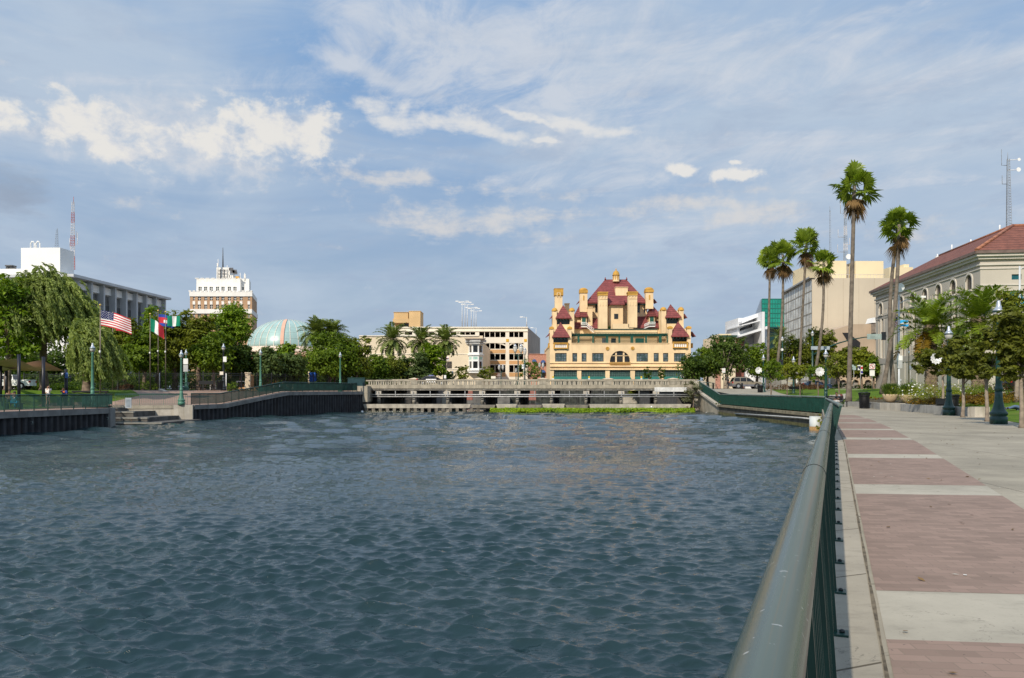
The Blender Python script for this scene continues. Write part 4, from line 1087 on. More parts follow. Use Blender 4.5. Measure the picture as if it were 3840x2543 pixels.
for a,b in shops:
    m=MB(); n=10
    for k in range(n+1): x=lerp(hx(a),hx(b),k/n); m.box(x-.05,x+.05,.40,.48,-.1,hz(1030))
    for z in(hz(1046),hz(1062),hz(1078),hz(1094)): m.box(hx(a),hx(b),.41,.47,z-.05,z+.05)
    s_=hp('shop_window',DGRN,m); MB().box(hx(a),hx(b),.5,.54,-.1,hz(1030)).build('pane',LATT,s_)
    m=MB(); m.face([(hx(a),.35,hz(1093)),(hx(b),.35,hz(1093)),(hx(b)+.1,-1.3,hz(1118)),(hx(a)-.1,-1.3,hz(1118))]); m.face([(hx(a)-.1,-1.3,hz(1118)),(hx(b)+.1,-1.3,hz(1118)),(hx(b)+.1,-1.3,hz(1128)),(hx(a)-.1,-1.3,hz(1128))])
    hp('awning',AWN,m)
# a turret: corner piers with caps, tiled pyramid roof, loggia beneath
def turret(xl,xr,pier,ytop,ybot,peak,xe0,xe1,ye,dy,deep,lo_y,cap='flat',bal=None,win=True):
    d=0.02+dy
    for a,b in pier:
        w=hx(b,d)-hx(a,d); m=MB().box(hx(a,d),hx(b,d),d,d+w,hz(ybot,d)-.05,hz(ytop,d)); p=hp('pier',STUC,m)
        xc=(hx(a,d)+hx(b,d))/2; yc=d+w/2
        if cap=='dome':
            c=MB().lathe([(w*.66,-.35),(w*.72,-.25),(w*.72,0),(w*.66,.05),(w*.60,.28),(w*.44,.50),(w*.2,.66),(.03,.72)],(xc,yc,hz(ytop,d)-.02),14)
        else:
            c=MB().box(hx(a,d)-.18,hx(b,d)+.18,d-.18,d+w+.18,hz(ytop,d)-.3,hz(ytop,d)+.1).hip(hx(a,d)-.1,hx(b,d)+.1,d-.1,d+w+.1,hz(ytop,d)+.2,hz(ytop,d)+.5,t=.1)
        c.build('pier_cap',GOLD,p)
        if deep: 
            m=MB().box(hx(a,d),hx(b,d),d+deep-w,d+deep,hz(ybot,d)-.05,hz(ytop,d)); hp('pier',STUC,m)
    r=MB().hip(hx(xe0,d)-.15,hx(xe1,d)+.15,d-.7,d+deep+.7,hz(ye,d),hz(peak[1],d),t=.22,xc=hx(peak[0],d)); hp('roof',TILE,r)
    x0,x1=hx(pier[0][1],d),hx(pier[1][0],d)
    m=MB().box(x0,x1,d+.5,d+deep,hz(lo_y,d)-.0,hz(ybot,d)-.05)   # body below the loggia
    hp('turret_wall',STUC,m)
    if win:
        window(rootH,x0,x1,hz(lo_y,d)+.02,hz(ye,d)-.25,d+.9,DGRN,GLSD,3,2,.12)
    m=MB()
    for k in range(5): x=lerp(x0+.2,x1-.2,k/4); m.xprism([(x-.06,hz(ye,d)-.25),(x+.06,hz(ye,d)-.25),(x+.06,hz(ye,d)-.6),(x-.06,hz(ye,d)-.6)],d-.5,d+.4)
    hp('bracket',GRN,m)
    if bal:
        a,b,t,bt=bal; m=MB(); hs=[]
        for k in range(6): x=lerp(hx(a+22,d),hx(b-22,d),k/5); hs.append((x-.26,x+.26,hz(bt-18,d)-.0,hz(t+10,d)))
        m.wall(hx(a,d),hx(b,d),hz(bt-12,d),hz(t,d),hs,d-.5,.22); m.box(hx(a,d),hx(b,d),d-.55,d,hz(bt-8,d),hz(bt-12,d)); m.box(hx(a,d)-.1,hx(b,d)+.1,d-.6,d,hz(t,d),hz(t,d)+.16)
        q=hp('balcony',GOLD,m); MB().box(hx(a,d)+.1,hx(b,d)-.1,d-.25,d-.2,hz(bt-12,d),hz(t,d)).build('balcony_back',WHITEP,q)
        hp('bracket',GRN,MB().box(hx(a+8,d),hx(a+22,d),d-.45,d,hz(bt,d),hz(bt-12,d)).box(hx(b-22,d),hx(b-8,d),d-.45,d,hz(bt,d),hz(bt-12,d)).box(hx(a+8,d),hx(b-8,d),d-.3,d,hz(bt-4,d),hz(bt-12,d)))
turret(157,362,((157,190),(330,362)),632,781,(262,570),182,340,716,0,3.6,776,'flat',(190,330,778,838))
turret(1288,1493,((1282,1316),(1458,1493)),628,781,(1385,565),1310,1470,710,0,3.6,770,'flat',(1320,1462,770,832))
turret(182,388,((182,222),(346,388)),462,700,(288,405),215,356,538,6,4.2,597,'dome')
turret(1214,1425,((1214,1260),(1382,1425)),455,700,(1315,398),1254,1395,531,6,4.2,590,'dome')
# bodies joining the turrets
d=10.5; hp('wall',STUC,MB().box(hx(200,d),hx(380,d),d,28,hz(775,d),hz(600,d)).box(hx(1225,d),hx(1415,d),d,28,hz(775,d),hz(600,d)))
d=3.8; hp('wall',STUC,MB().box(hx(163,d),hx(360,d),d,14,hz(775,d),hz(640,d)).box(hx(1290,d),hx(1488,d),d,14,hz(775,d),hz(640,d)))
# eaves of the outward facing side roofs
for a,b,ya,yb,dd_ in((116,156,722,676,3),(1496,1532,716,668,3),(152,184,548,508,8),(1424,1452,540,500,8),(404,440,412,366,15),(1138,1166,395,360,15)):
    m=MB(); l=a<800
    xo,xi=(a,b) if l else (b,a)
    m.face([(hx(xo,dd_),dd_-1.2,hz(ya,dd_)),(hx(xi,dd_),dd_-1.2,hz(yb,dd_)),(hx(xi,dd_),dd_+3,hz(yb,dd_)),(hx(xo,dd_),dd_+3,hz(ya,dd_))]); m.face([(hx(xo,dd_),dd_-1.2,hz(ya,dd_)),(hx(xi,dd_),dd_-1.2,hz(yb,dd_)),(hx(xi,dd_),dd_-1.2,hz(yb+26,dd_)),(hx(xo,dd_),dd_-1.2,hz(ya+6,dd_))])
    hp('side_roof',TILE,m)
for X,dd_ in((141,3),(1508,3)): hp('side_balcony',GOLD,MB().box(hx(X-1,dd_),hx(158,dd_) if X<800 else hx(1492,dd_),dd_-.8,dd_+1.5,hz(822,dd_),hz(778,dd_)))
# inner wings: roofs behind with green doors, steps and railings
def wing(xc,pk,xe0,xe1,ye,lo,dy,door):
    d=dy
    x0,x1,yt,yb=lo
    m=MB(); m.face([(hx(x0,d),d,hz(yb,d)),(hx(x1,d),d,hz(yb,d)),(hx(x1-14,d+5),d+5,hz(yt,d)),(hx(x0+18,d+5),d+5,hz(yt,d))]); m.box(hx(x0,d),hx(x1,d),d+.02,d+.1,hz(yb,d)-.22,hz(yb,d)-.02)
    hp('roof',TILE,m)
    hp('wall',STUC,MB().box(hx(x0+8,d),hx(x1-8,d),d+.5,d+6,hz(778,d),hz(yb,d)-.1))
    e=d+2.2
    r=MB().hip(hx(xe0,e),hx(xe1,e),e-.6,e+8,hz(ye,e),hz(pk,e),t=.2,xc=hx(xc,e)); hp('roof',TILE,r)
    hp('wall',STUC,MB().box(hx(xe0+10,e),hx(xe1-10,e),e+.2,e+7.4,hz(yb,e),hz(ye,e)-.1))
    a,b,t,bt=door; f=d-.1
    hp('dormer',TILE,MB().xprism([(hx(a-24,f),hz(t-6,f)),(hx(b+24,f),hz(t-6,f)),(hx(b+8,f),hz(t-50,f)),(hx(a-8,f),hz(t-50,f))],f-.4,f+3.0))
    hp('dormer_wall',STUC,MB().box(hx(a-8,f),hx(b+8,f),f+.12,f+3,hz(bt,f),hz(t-6,f)-.02))
    hp('door',GRN,MB().box(hx(a,f),hx(b,f),f,f+.11,hz(bt,f),hz(t,f)))
wing(448,402,384,525,526,(380,636,500,634),9,(462,497,534,602))
wing(1150,398,1080,1216,522,(972,1230,480,628),9,(1106,1142,528,596))
hp('side_chimney',STUC,MB().box(hx(515,10),hx(560,10),10,11.6,hz(620,10),hz(440,10)).box(hx(511,10),hx(564,10),9.8,11.8,hz(440,10),hz(432,10)))
def stair(x0,y0,x1,y1,d):
    m=MB(); n=9
    for k in range(n): 
        a=lerp(x0,x1,k/n); b=lerp(x0,x1,(k+1)/n); z=hz(lerp(y0,y1,k/n),d); m.box(hx(a,d),hx(b,d),d,d+1.2,z-.25,z)
    o=hp('stair',WHITEP,m)
    m=MB()
    for off in(.5,1.0): m.tube([(hx(x0,d),d-.03,hz(y0,d)+off),(hx(x1,d),d-.03,hz(y1,d)+off)],.07,5)
    for k in range(6): a=k/5; m.tube([(hx(lerp(x0,x1,a),d),d-.03,hz(lerp(y0,y1,a),d)),(hx(lerp(x0,x1,a),d),d-.03,hz(lerp(y0,y1,a),d)+1.0)],.05,5)
    m.build('stair_railing',WHITEP,o)
stair(500,615,586,684,7.5); stair(455,615,500,615,7.5); stair(1104,612,1055,632,7.5); stair(1104,612,1156,612,7.5)
# terrace block, pergola
d=5.0; hp('terrace_block',STUC,MB().box(hx(585,d),hx(1175,d),d,d+7,hz(790,d),hz(648,d)).box(hx(583,d),hx(1177,d),d-.15,d+7,hz(672,d),hz(668,d)))
hp('roof_edge',DGRN,MB().box(hx(583,d),hx(1177,d),d-.2,d+7.1,hz(647.5,d),hz(641,d)))
hp('terrace_block',STUC,MB().box(hx(370,d),hx(580,d),d+1,d+6,hz(790,d),hz(690,d)).box(hx(1180,d),hx(1275,d),d+1,d+6,hz(790,d),hz(690,d)))
m=MB(); d=2.2
m.box(hx(364,d),hx(1282,d),d,d+.3,hz(706,d),hz(692,d)).box(hx(364,d),hx(1282,d),d+2.4,d+2.7,hz(706,d),hz(694,d))
for k in range(62): x=lerp(hx(366,d),hx(1280,d),k/61); m.box(x-.07,x+.07,d-.7,d+3.2,hz(692,d),hz(684,d))
hp('pergola',GRN,m)
for a,b in((420,438),(560,574),(690,711),(808,824),(922,948),(1062,1078),(1192,1217),(1266,1281)): hp('pergola_post',GRN,MB().box(hx(a,d),hx(b,d),d,d+.4,hz(779,d),hz(706.2,d)))
d=4.9
hp('terrace_door',GLSD,MB().box(hx(738,d),hx(782,d),d,d+.08,hz(790,d),hz(730,d)))
hp('terrace_door',AWN,MB().box(hx(968,d),hx(1048,d),d,d+.08,hz(790,d),hz(730,d)))
hp('terrace_window',BLIND,MB().box(hx(652,d),hx(688,d),d,d+.08,hz(775,d),hz(728,d)))
hp('terrace_rail',DGRN,MB().tube([(hx(364),.2,hz(755)),(hx(1284),.2,hz(755))],.04,5).tube([(hx(364),.2,hz(766)),(hx(1284),.2,hz(766))],.03,5))
# upper central block and main roof
d=13.0
mw=MB().box(hx(508,d),hx(1078,d),d,d+15,hz(650,d),hz(388,d)); hp('wall',STUC,mw)
for a,b in((586,622),(984,1010),(1046,1062)):
    m=MB().wall(hx(a-6,d),hx(b+6,d),hz(495,d),hz(392,d),[(hx(a,d),hx(b,d),hz(488,d),hz(400,d),'arch')],d-.06,.05); hp('window_surround',STUC,m)
    hp('window',GLSD,MB().box(hx(a,d),hx(b,d),d-.012,d-.008,hz(488,d),hz(400,d)))
e=d-1.2
hp('roof',TILE,MB().hip(hx(498,e),hx(1082,e),e,d+16.5,hz(387,e),hz(170,e+8),rx=(hx(885,e+8)-hx(682,e+8))/2,ry=.35,t=.35,xc=(hx(784,e+8))))
m=MB()
for k in range(40): x=lerp(hx(502,e),hx(1078,e),k/39); m.box(x-.07,x+.07,e+.1,d-.02,hz(387,e)-.75,hz(387,e)-.37)
hp('rafter_ends',DGRN,m)
# central projecting bay with its own low roof
d2=9.0
hp('bay_wall',STUC,MB().box(hx(722,d2),hx(850,d2),d2,13,hz(650,d2),hz(410,d2)))
hp('bay_roof',TILE,MB().hip(hx(706,d2),hx(862,d2),d2-.9,14.5,hz(409,d2),hz(340,d2+3),rx=2.2,ry=.4,t=.25))
hp('bay_window',DGRN,MB().box(hx(766,d2),hx(805,d2),d2-.06,d2-.02,hz(547,d2),hz(498,d2))); hp('bay_pane',GLSD,MB().box(hx(769,d2),hx(802,d2),d2-.08,d2-.062,hz(544,d2),hz(501,d2)))
hp('parapet',STUC,MB().box(hx(750,7),hx(905,7),6.6,7.4,hz(650,7),hz(594,7)))
# box dormer, tall front chimneys, rear turret chimneys, side chimney
hp('box_dormer',STUC,MB().box(hx(776,15),hx(892,15),14.2,19,hz(352,15),hz(252,15)).box(hx(773,15),hx(895,15),14.0,19.2,hz(252,15),hz(247,15)))
for xa,xb,yt,yb in((618,703,290,645),(901,985,288,628)):
    d=6.6; m=MB().box(hx(xa,d),hx(xb,d),d,d+2.0,hz(yb,d),hz(yt+34,d)); p=hp('chimney',STUC,m)
    MB().box(hx(xa-4,d),hx(xb+3,d),d-.25,d+2.25,hz(yt+36,d),hz(yt+12,d)).box(hx(xa-7,d),hx(xb+6,d),d-.4,d+2.4,hz(yt+12,d),hz(yt,d)).build('chimney_cap',GOLD,p)
    for k in range(3):
        m=MB()
        xc=lerp(hx(xa,d),hx(xb,d),(k+.5)/3); w=(hx(xb,d)-hx(xa,d))/3
        m.wall(xc-w/2,xc+w/2,hz(yt+68,d),hz(yt+36,d),[(xc-w*.36,xc+w*.36,hz(yt+66,d),hz(yt+44,d),'arch')],d-.14,.13)
        MB().box(xc-w*.2,xc+w*.2,d-.1,d-.002,hz(yt+132,d),hz(yt+95,d)).build('chimney_panel',STUC,p)
        m.build('chimney_arch',STUC,p)
for xa,xb,yt,yb in((442,513,250,480),(1066,1138,244,450)):
    d=11.5; w=hx(xb,d)-hx(xa,d); p=hp('turret_chimney',STUC,MB().box(hx(xa,d),hx(xb,d),d,d+w,hz(yb,d),hz(yt+46,d)))
    c=((hx(xa,d)+hx(xb,d))/2,d+w/2,hz(yt+48,d))
    MB().box(hx(xa-4,d),hx(xb+4,d),d-.25,d+w+.25,hz(yt+50,d),hz(yt+24,d)).lathe([(w*.56,.70),(w*.60,.76),(w*.56,1.0),(w*.44,1.24),(w*.24,1.42),(.02,1.5)],c,16).build('chimney_cap',GOLD,p)
    MB().box(hx(xa+30,d),hx(xa+42,d),d-.08,d-.01,hz(yt+120,d),hz(yt+75,d)).build('chimney_slit',GOLD,p)
d=8.0; w=hx(276,d)-hx(205,d); p=hp('chimney',STUC,MB().box(hx(205,d),hx(276,d),d,d+2.4,hz(620,d),hz(322,d))); MB().box(hx(198,d),hx(284,d),d-.3,d+2.7,hz(324,d),hz(262,d)).box(hx(196,d),hx(286,d),d-.4,d+2.8,hz(262,d),hz(257,d)).build('chimney_cap',GOLD,p)
MB().wall(hx(222,d),hx(258,d),hz(336,d),hz(298,d),[(hx(228,d),hx(252,d),hz(336,d),hz(302,d),'arch')],d-.35,.04).build('chimney_arch',STUC,p)
hp('side_chimney',STUC,MB().box(hx(300,12),hx(342,12),12,14,hz(560,12),hz(404,12)).box(hx(296,12),hx(346,12),11.8,14.2,hz(404,12),hz(398,12)))
# cupola
d=19.0; cx_=hx(784,d); w=(hx(816,d)-hx(752,d))/2
p=hp('cupola',STUC,MB().lathe([(w*1.0,0),(w*1.0,.3),(w*.92,.4),(w*.88,1.75),(w*.98,1.85)],(cx_,d,hz(196,d)),20))
for k in range(10):
    a=k*math.pi/5; MB().box(-.09,.09,-.09,.09,0,1.3).build('cupola_column',GOLD,p).location=(cx_+math.cos(a)*w*.9,d+math.sin(a)*w*.9,hz(178,d))
MB().lathe([(w*1.08,1.8),(w*1.12,2.0),(w*.98,2.1),(w*.95,2.4),(w*.82,2.75),(w*.55,3.05),(w*.2,3.25),(w*.13,3.45),(w*.2,3.55),(w*.1,3.7),(.02,4.0)],(cx_,d,hz(196,d)),20).build('cupola_dome',GOLD,p)
for X in(682,885): 
    hp('roof_finial',TILE,MB().lathe([(.28,0),(.2,.25),(.12,.6),(.02,.75)],(hx(X,20),20.0,hz(172,20)-.1),8))
hp('planter_shrub',LEAF['dark'],MB().lathe([(.2,0),(.35,.5),(.1,.9)],(hx(720,5.5),5.4,hz(640,5)),8))
# ---------------------------------------------------------------- parking garage and the cream block in front of it
GD=232.0
CREAM=M('cream_stucco',(.72,.61,.44),.9,.06,.2,streak=.1,streak_col=(.5,.4,.28)); CREAMW=M('pale_cream_trim',(.76,.70,.58),.9,.05,.3)
TAN=M('orange_tan_panel',(.56,.33,.15),.9,.08,.3); TANT=M('tan_tower_stucco',(.58,.40,.20),.9,.08,.3,streak=.1)
rootG=thing('parking_garage','cream open parking garage with tan stair tower and dark openings in rows','parking garage',(0,GD,1.4))
def qx(X,dy=0): return gx(1300+X/2.57,GD+dy)
def qz(Y,dy=0): return gz(1050+Y/2.57,GD+dy)-1.4
rows_=[(500,552),(608,664),(712,770),(820,890)]
holes=[]
for a,b in((1278,1530),(1567,1703)):
    for t,bt in rows_: holes.append((qx(a),qx(b),qz(bt),qz(t)))
for a,b in((560,632),(690,842),(880,1057),(1095,1238)): holes.append((qx(a),qx(b),qz(529),qz(503)))
m=MB().wall(qx(390),qx(1745),-.2,qz(455),holes,0,.5); gw=m.build('wall',CREAMW,rootG)
MB().box(qx(388),qx(1747),-.25,.0,qz(497),qz(492)).box(qx(388),qx(1747),-.35,.4,qz(462),qz(452)).build('cornice',CREAMW,rootG)
gs=MB(); y0=0; y1=46
P=[(qx(1745),0),(qx(1745)+46*.118,46)]
gs.face([(P[0][0],0,-.2),(P[1][0],46,-.2),(P[1][0],46,qz(462)),(P[0][0],0,qz(455))]); gs.face([(qx(390),y0,qz(470)),(qx(1745),y0,qz(470)),(P[1][0],46,qz(470)),(qx(390),46,qz(470))])
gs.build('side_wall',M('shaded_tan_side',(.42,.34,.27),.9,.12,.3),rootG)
gi=MB().box(qx(392),qx(1742),1.25,30,-.1,.0)
for t in(480,585,690,795): gi.box(qx(392),qx(1742),1.21,30,qz(t)-.5,qz(t)-.1)
gi.box(qx(392),qx(1742),30,30.2,0,qz(480)); gi.build('deck',M('garage_interior',(.34,.31,.27),.95,.2,.5),rootG)
for (a,b,n) in((1278,1530,5),(1567,1703,3)):
    for t,bt in rows_:
        m=MB()
        for k in range(1,n): x=lerp(qx(a),qx(b),k/n); m.box(x-.09,x+.09,.1,.3,qz(bt),qz(t))
        m.build('mullion',CREAMW,rootG)
for (a,b,n) in((690,842,3),(880,1057,3),(1095,1238,3)):
    m=MB()
    for k in range(1,n): x=lerp(qx(a),qx(b),k/n); m.box(x-.08,x+.08,.1,.3,qz(529),qz(503))
    m.build('mullion',CREAMW,rootG)
for a,b in((1278,1532),(1566,1704)):
    for t,bt in((671,706),(778,812),(893,931)): MB().box(qx(a),qx(b),-.06,-.01,qz(bt),qz(t)).build('tan_panel',TAN,rootG)
for X in(1550,1723): MB().box(qx(X-13),qx(X+13),-.12,-.02,qz(596),qz(569)).build('gold_medallion',M('yellow_gold',(.62,.36,.03),.7),rootG)
for a,b in((1278,1532),(1567,1703)):
    m=MB(); n=10; xa,xb=qx(a),qx(b)
    for k in range(n):
        f=lambda q:(lerp(xa,xb,q/n),qz(640)+(qz(610)-qz(640))*math.sin(math.pi*q/n)**.7)
        p,q=f(k),f(k+1); m.face([(p[0],.2,p[1]),(q[0],.2,q[1]),(q[0],.2,q[1]+.45),(p[0],.2,p[1]+.45)])
    m.build('arch_trim',CREAMW,rootG)
st_=MB().box(qx(600,4),qx(710,4),4,12,qz(470,4),qz(303,4)); st_.box(qx(450,4),qx(588,4),5,12,qz(372,4),qz(310,4)).box(qx(443,4),qx(598,4),4.2,12,qz(412,4),qz(372,4)).box(qx(450,4),qx(598,4),6,12,qz(470,4),qz(412,4))
st_.build('stair_tower',TANT,rootG); MB().box(qx(445,4),qx(592,4),4.8,12.1,qz(310,4),qz(306,4)).box(qx(598,4),qx(713,4),3.9,12.1,qz(303,4),qz(298,4)).build('tower_cap',TANT,rootG)
MB().box(qx(500,4),qx(540,4),5.95,5.99,qz(455,4),qz(420,4)).box(qx(545,4),qx(598,4),5.93,5.97,qz(458,4),qz(404,4)).build('tower_opening',GLSD,rootG)
# rear wing of the garage, further to the right
MB().xprism([(qx(1768,46),qz(1000,46)),(qx(1843,46),qz(1000,46)),(qx(1843,46),qz(536,46)),(qx(1768,46),qz(580,46))],46.2,50).build('rear_wing',M('pale_grey_stucco',(.34,.31,.29),.9,.1,.3),rootG)
POLEG=M('galvanised_pole',(.55,.57,.58),.5,.1,1)
def roof_lamp(label,X,Yt,Yb,dy,arms,grp):
    o=thing('light_pole',label,'light pole',(qx(X,dy),GD+dy,qz(Yb,dy)+1.4),0,grp)
    h=(Yb-Yt)/2.57*(GD+dy)/F; MB().tube([(0,0,0),(0,0,h)],[.16,.10],8).build('pole',POLEG,o)
    for s in arms: MB().tube([(0,0,h-.1),(s*1.3,0,h)],.07,5).box(s*1.1,s*2.1,-.2,.2,h-.08,h+.14).build('lamp_head',WHITEP,o)
for k,(X,Yt) in enumerate([(1113,206),(1140,217),(1163,236),(1201,266),(1227,276),(1247,299)]):
    roof_lamp(['tallest white twin lamp pole on the garage roof','second tallest twin lamp pole on the garage roof, just right of the tallest','third tallest of the row of twin lamp poles on the garage roof','fourth twin lamp pole in the descending row on the garage roof','fifth twin lamp pole in the descending row on the garage roof','shortest twin lamp pole at the right end of the row on the garage roof'][k],X,Yt,462,8+k*6,(-1,1),'twin lamp poles on the garage roof')
roof_lamp('single arm lamp pole at the right front corner of the garage roof',1735,358,458,2,(-1,),'single arm garage lamps'); roof_lamp('single arm lamp pole on the rear right corner of the garage',1826,462,545,46,(-1,),'single arm garage lamps')
# cream three storey block with a bay window
BD=214.0
rootB=thing('cream_building','cream three storey building with white bay window and dark windows','building',(0,BD,1.4))
def bx(X,dy=0): return gx(1300+X/2.57,BD+dy)
def bz(Y,dy=0): return gz(1050+Y/2.57,BD+dy)-1.4
ws=[(203,238,630,690),(335,357,640,712),(965,1015,635,708),(965,1015,785,854)]
holes=[(bx(a),bx(b),bz(d_),bz(c)) for a,b,c,d_ in ws]
m=MB().wall(bx(122),bx(1312),-.2,bz(537),holes,0,.35)
X1=bx(1312); m.face([(X1,0,-.2),(X1+14*.118,14,-.2),(X1+14*.118,14,bz(640)),(X1,0,bz(600))]); m.face([(bx(122),0,bz(539)),(X1,0,bz(539)),(X1,14,bz(539)),(bx(122),14,bz(539))])
m.build('wall',CREAM,rootB)
MB().box(bx(120),bx(1275),-.3,0,bz(543),bz(535)).box(bx(122),bx(1175),-.12,0,bz(717),bz(710)).box(bx(122),bx(1175),-.12,0,bz(862),bz(856)).build('string_course',CREAMW,rootB)
for k,(a,b,c,d_) in enumerate(ws):
    window(rootB,bx(a),bx(b),bz(d_),bz(c),.2,M('grey_frame',(.3,.3,.29),.6),GLSD if k<3 else M('grey_shutter',(.27,.26,.24),.8),1,2,.12)
bw=MB(); PT=[(1176,0),(1212,-2.0),(1276,-2.0),(1312,0)]
for (xa,ya),(xb,yb) in zip(PT,PT[1:]):
    A=Vector((bx(xa),ya));B=Vector((bx(xb),yb))
    def Pf(x,y,z,A=A,B=B): 
        d=(B-A).normalized(); n=Vector((-d.y,d.x)); q=A+d*x+n*y; return (q.x,q.y,z)
    Lh=(B-A).length; q=.16*Lh
    bw.wall(0,Lh,bz(878),bz(610),[(q,Lh-q,bz(700),bz(633)),(q,Lh-q,bz(853),bz(787))],0,.25,P=Pf)
    g2=MB()
    for z0,z1 in((bz(700),bz(633)),(bz(853),bz(787))): g2.face([Pf(q,.2,z0),Pf(Lh-q,.2,z0),Pf(Lh-q,.2,z1),Pf(q,.2,z1)])
    g2.build('bay_pane',GLSD,rootB)
    g3=MB(); g3.face([Pf(q,-.02,bz(768)),Pf(Lh-q,-.02,bz(768)),Pf(Lh-q,-.02,bz(742)),Pf(q,-.02,bz(742))]); g3.build('bay_panel',M('mint_panel',(.36,.58,.50),.7),rootB)
bw.build('bay_window',WHITEP,rootB)
for yy,w_ in((590,1.0),(608,.7),(716,.35),(862,.4),(885,.6)):
    pts=[(bx(1176)-w_,.0),(bx(1212)-w_*.5,-2-w_),(bx(1276)+w_*.5,-2-w_),(bx(1312)+w_,0)]
    MB().prism(pts,bz(yy)-.35,bz(yy)+(.35 if yy<600 else .0)).build('bay_cornice',M('grey_white_cornice',(.5,.5,.48),.7,.2,1) if yy<610 else WHITEP,rootB)
MB().hip(bx(1150),bx(1330),-3.2,.0,bz(576),bz(568),rx=3,ry=.4,t=.1).build('bay_roof',M('brown_slate',(.16,.12,.09),.8),rootB)
MB().box(bx(947),bx(985),-.12,-.02,bz(775),bz(738)).build('wall_sign',WHITEP,rootB)
MB().lathe([(.25,0),(.45,.02),(.45,.08),(.25,.1)],(0,0,0),12).build('sign_mark',M('red_mark',(.6,.12,.08),.7),rootB).location=(bx(966),-.16,bz(755)); rootB.children[-1].rotation_euler=(R(90),0,0)
# cream low wing to the left, seen above the trees, comes with the block; brick house by the hotel
rootK=thing('brick_building','low red brick building with round blue awnings between the garage and the hotel','building',(0,222,1.4))
BRICKW=M('pink_brick',(.44,.22,.16),.9,.18,3,fine=.3)
kx=lambda X:gx(1300+X/2.57,222); kz=lambda Y:gz(1050+Y/2.57,222)-1.4
MB().wall(kx(1756),kx(1975),-.2,kz(715),[(kx(1875),kx(1912),kz(832),kz(790)),(kx(1875),kx(1912),-.2,kz(885))],0,.3).box(kx(1756),kx(1975),.35,9,-.2,kz(718)).build('wall',BRICKW,rootK)
MB().box(kx(1754),kx(1977),-.2,.4,kz(718),kz(712)).build('coping',BRICKW,rootK)
BLUE=M('blue_awning',(.03,.075,.22),.7)
for X,Y in((1893,797),(1893,893),(1808,790)):
    w=23/2.57*222/F; m=MB(); n=8
    for k in range(n):
        for j in range(4):
            f=lambda k,j:(kx(X)-w*math.cos(math.pi*k/n),-1.3*math.sin(j*math.pi/8)*1.0,kz(Y)+w*1.15*math.sin(math.pi*k/n)*math.cos(j*math.pi/8))
            m.face([f(k,j),f(k+1,j),f(k+1,j+1),f(k,j+1)],True)
    m.build('awning',BLUE,rootK)
for a,b in((832,790),(1010,885)): MB().box(kx(1875),kx(1912),.2,.24,kz(a),kz(b)).build('window',GLSD,rootK)
# ---------------------------------------------------------------- brick and white tower
TD=330.0
rootT=thing('office_tower','tall old tower with white stepped crown over brown brick storeys','tower',(0,TD,1.4))
tx=lambda X,dy=0:gx(600+X/2.0638,TD+dy); tz=lambda Y,dy=0:gz(900+Y/2.0638,TD+dy)-1.4
TB=M('brown_brick',(.44,.275,.16),.9,.12,.5,fine=.2); TW=M('white_terracotta',(.78,.755,.70),.8,.05,.4,streak=.12)
def tier(x0,x1,xs,z0,z1,wins,mat,dy,dep,name='wall',side_wins=0):
    hs=[]
    for (cx0,w,t,b) in wins: hs.append((tx(cx0-w/2,dy),tx(cx0+w/2,dy),tz(b,dy),tz(t,dy)))
    m=MB().wall(tx(x0,dy),tx(x1,dy),z0,z1,hs,dy,.4)
    sx=tx(xs,dy+dep)-tx(x1,dy)
    X=tx(x1,dy); m.face([(X,dy,z0),(X+sx,dy+dep,z0),(X+sx,dy+dep,z1),(X,dy,z1)]); m.face([(tx(x0,dy),dy,z1-.02),(X,dy,z1-.02),(X+sx,dy+dep,z1-.02),(tx(x0,dy),dy+dep,z1-.02)])
    m.build(name,mat,rootT)
    for h in hs: window(rootT,h[0],h[1],h[2],h[3],dy+.25,TW,GLS,2,2,.14)
cols=[263,304,354,397,445,487,537,580,628,688]
tier(232,712,750,-.2,tz(438),[(c,24 if c not in(263,688) else 16,t,b) for c in cols for t,b in((437.5,468),(502,533),(572,602))],TB,0,24)
for c in cols: MB().box(tx(c-10),tx(c+10),-.12,-.02,tz(500),tz(474)).build('spandrel',TW,rootT)
MB().prism([(tx(222),-.5),(tx(714),-.5),(tx(757,24),24),(tx(222),24)],tz(570),tz(536)).build('white_band',TW,rootT)
m=MB().prism([(tx(230),-.4),(tx(716),-.4),(tx(751,24),24),(tx(230),24)],tz(437.2),tz(402))
for k in range(16): x=lerp(tx(234),tx(708),k/15); m.box(x-.5,x+.5,-.5,.3,tz(402),tz(392))
m.build('crown',TW,rootT)
tier(282,622,700,tz(404,6),tz(300,6),[(c,26,362,395) for c in(310,353,396,445,487,537,580)],TW,6,14,'crown')
tier(622,690,702,tz(404,8),tz(300,8),[(640,22,364,395)],TW,8,12,'crown')
m=MB()
for k in range(9): x=lerp(tx(286,6),tx(616,6),k/8); m.box(x-.8,x+.8,5.8,6.4,tz(300,6),tz(294,6))
for k,x in enumerate((300,312,345,355,365,385,395,405,570,580,590)): m.box(tx(x,6)-.12,tx(x,6)+.12,5.95,6.0,tz(320,6),tz(307,6))
m.build('battlement',TW,rootT)
m=MB().box(tx(437,10),tx(540,10),10,16,tz(300,10),tz(213,10)).box(tx(535,10),tx(566,10),10,16,tz(300,10),tz(272,10)); m.build('penthouse',TW,rootT)
DK=M('dark_steel',(.10,.10,.105),.6); m=MB()
for x in(440,462,490,515): m.box(tx(x,9)-.12,tx(x,9)+.12,9.6,9.9,tz(300,9),tz(225,9))
for y in(232,258,285): m.box(tx(437,9),tx(520,9),9.5,9.6,tz(y,9)-.1,tz(y,9)+.1)
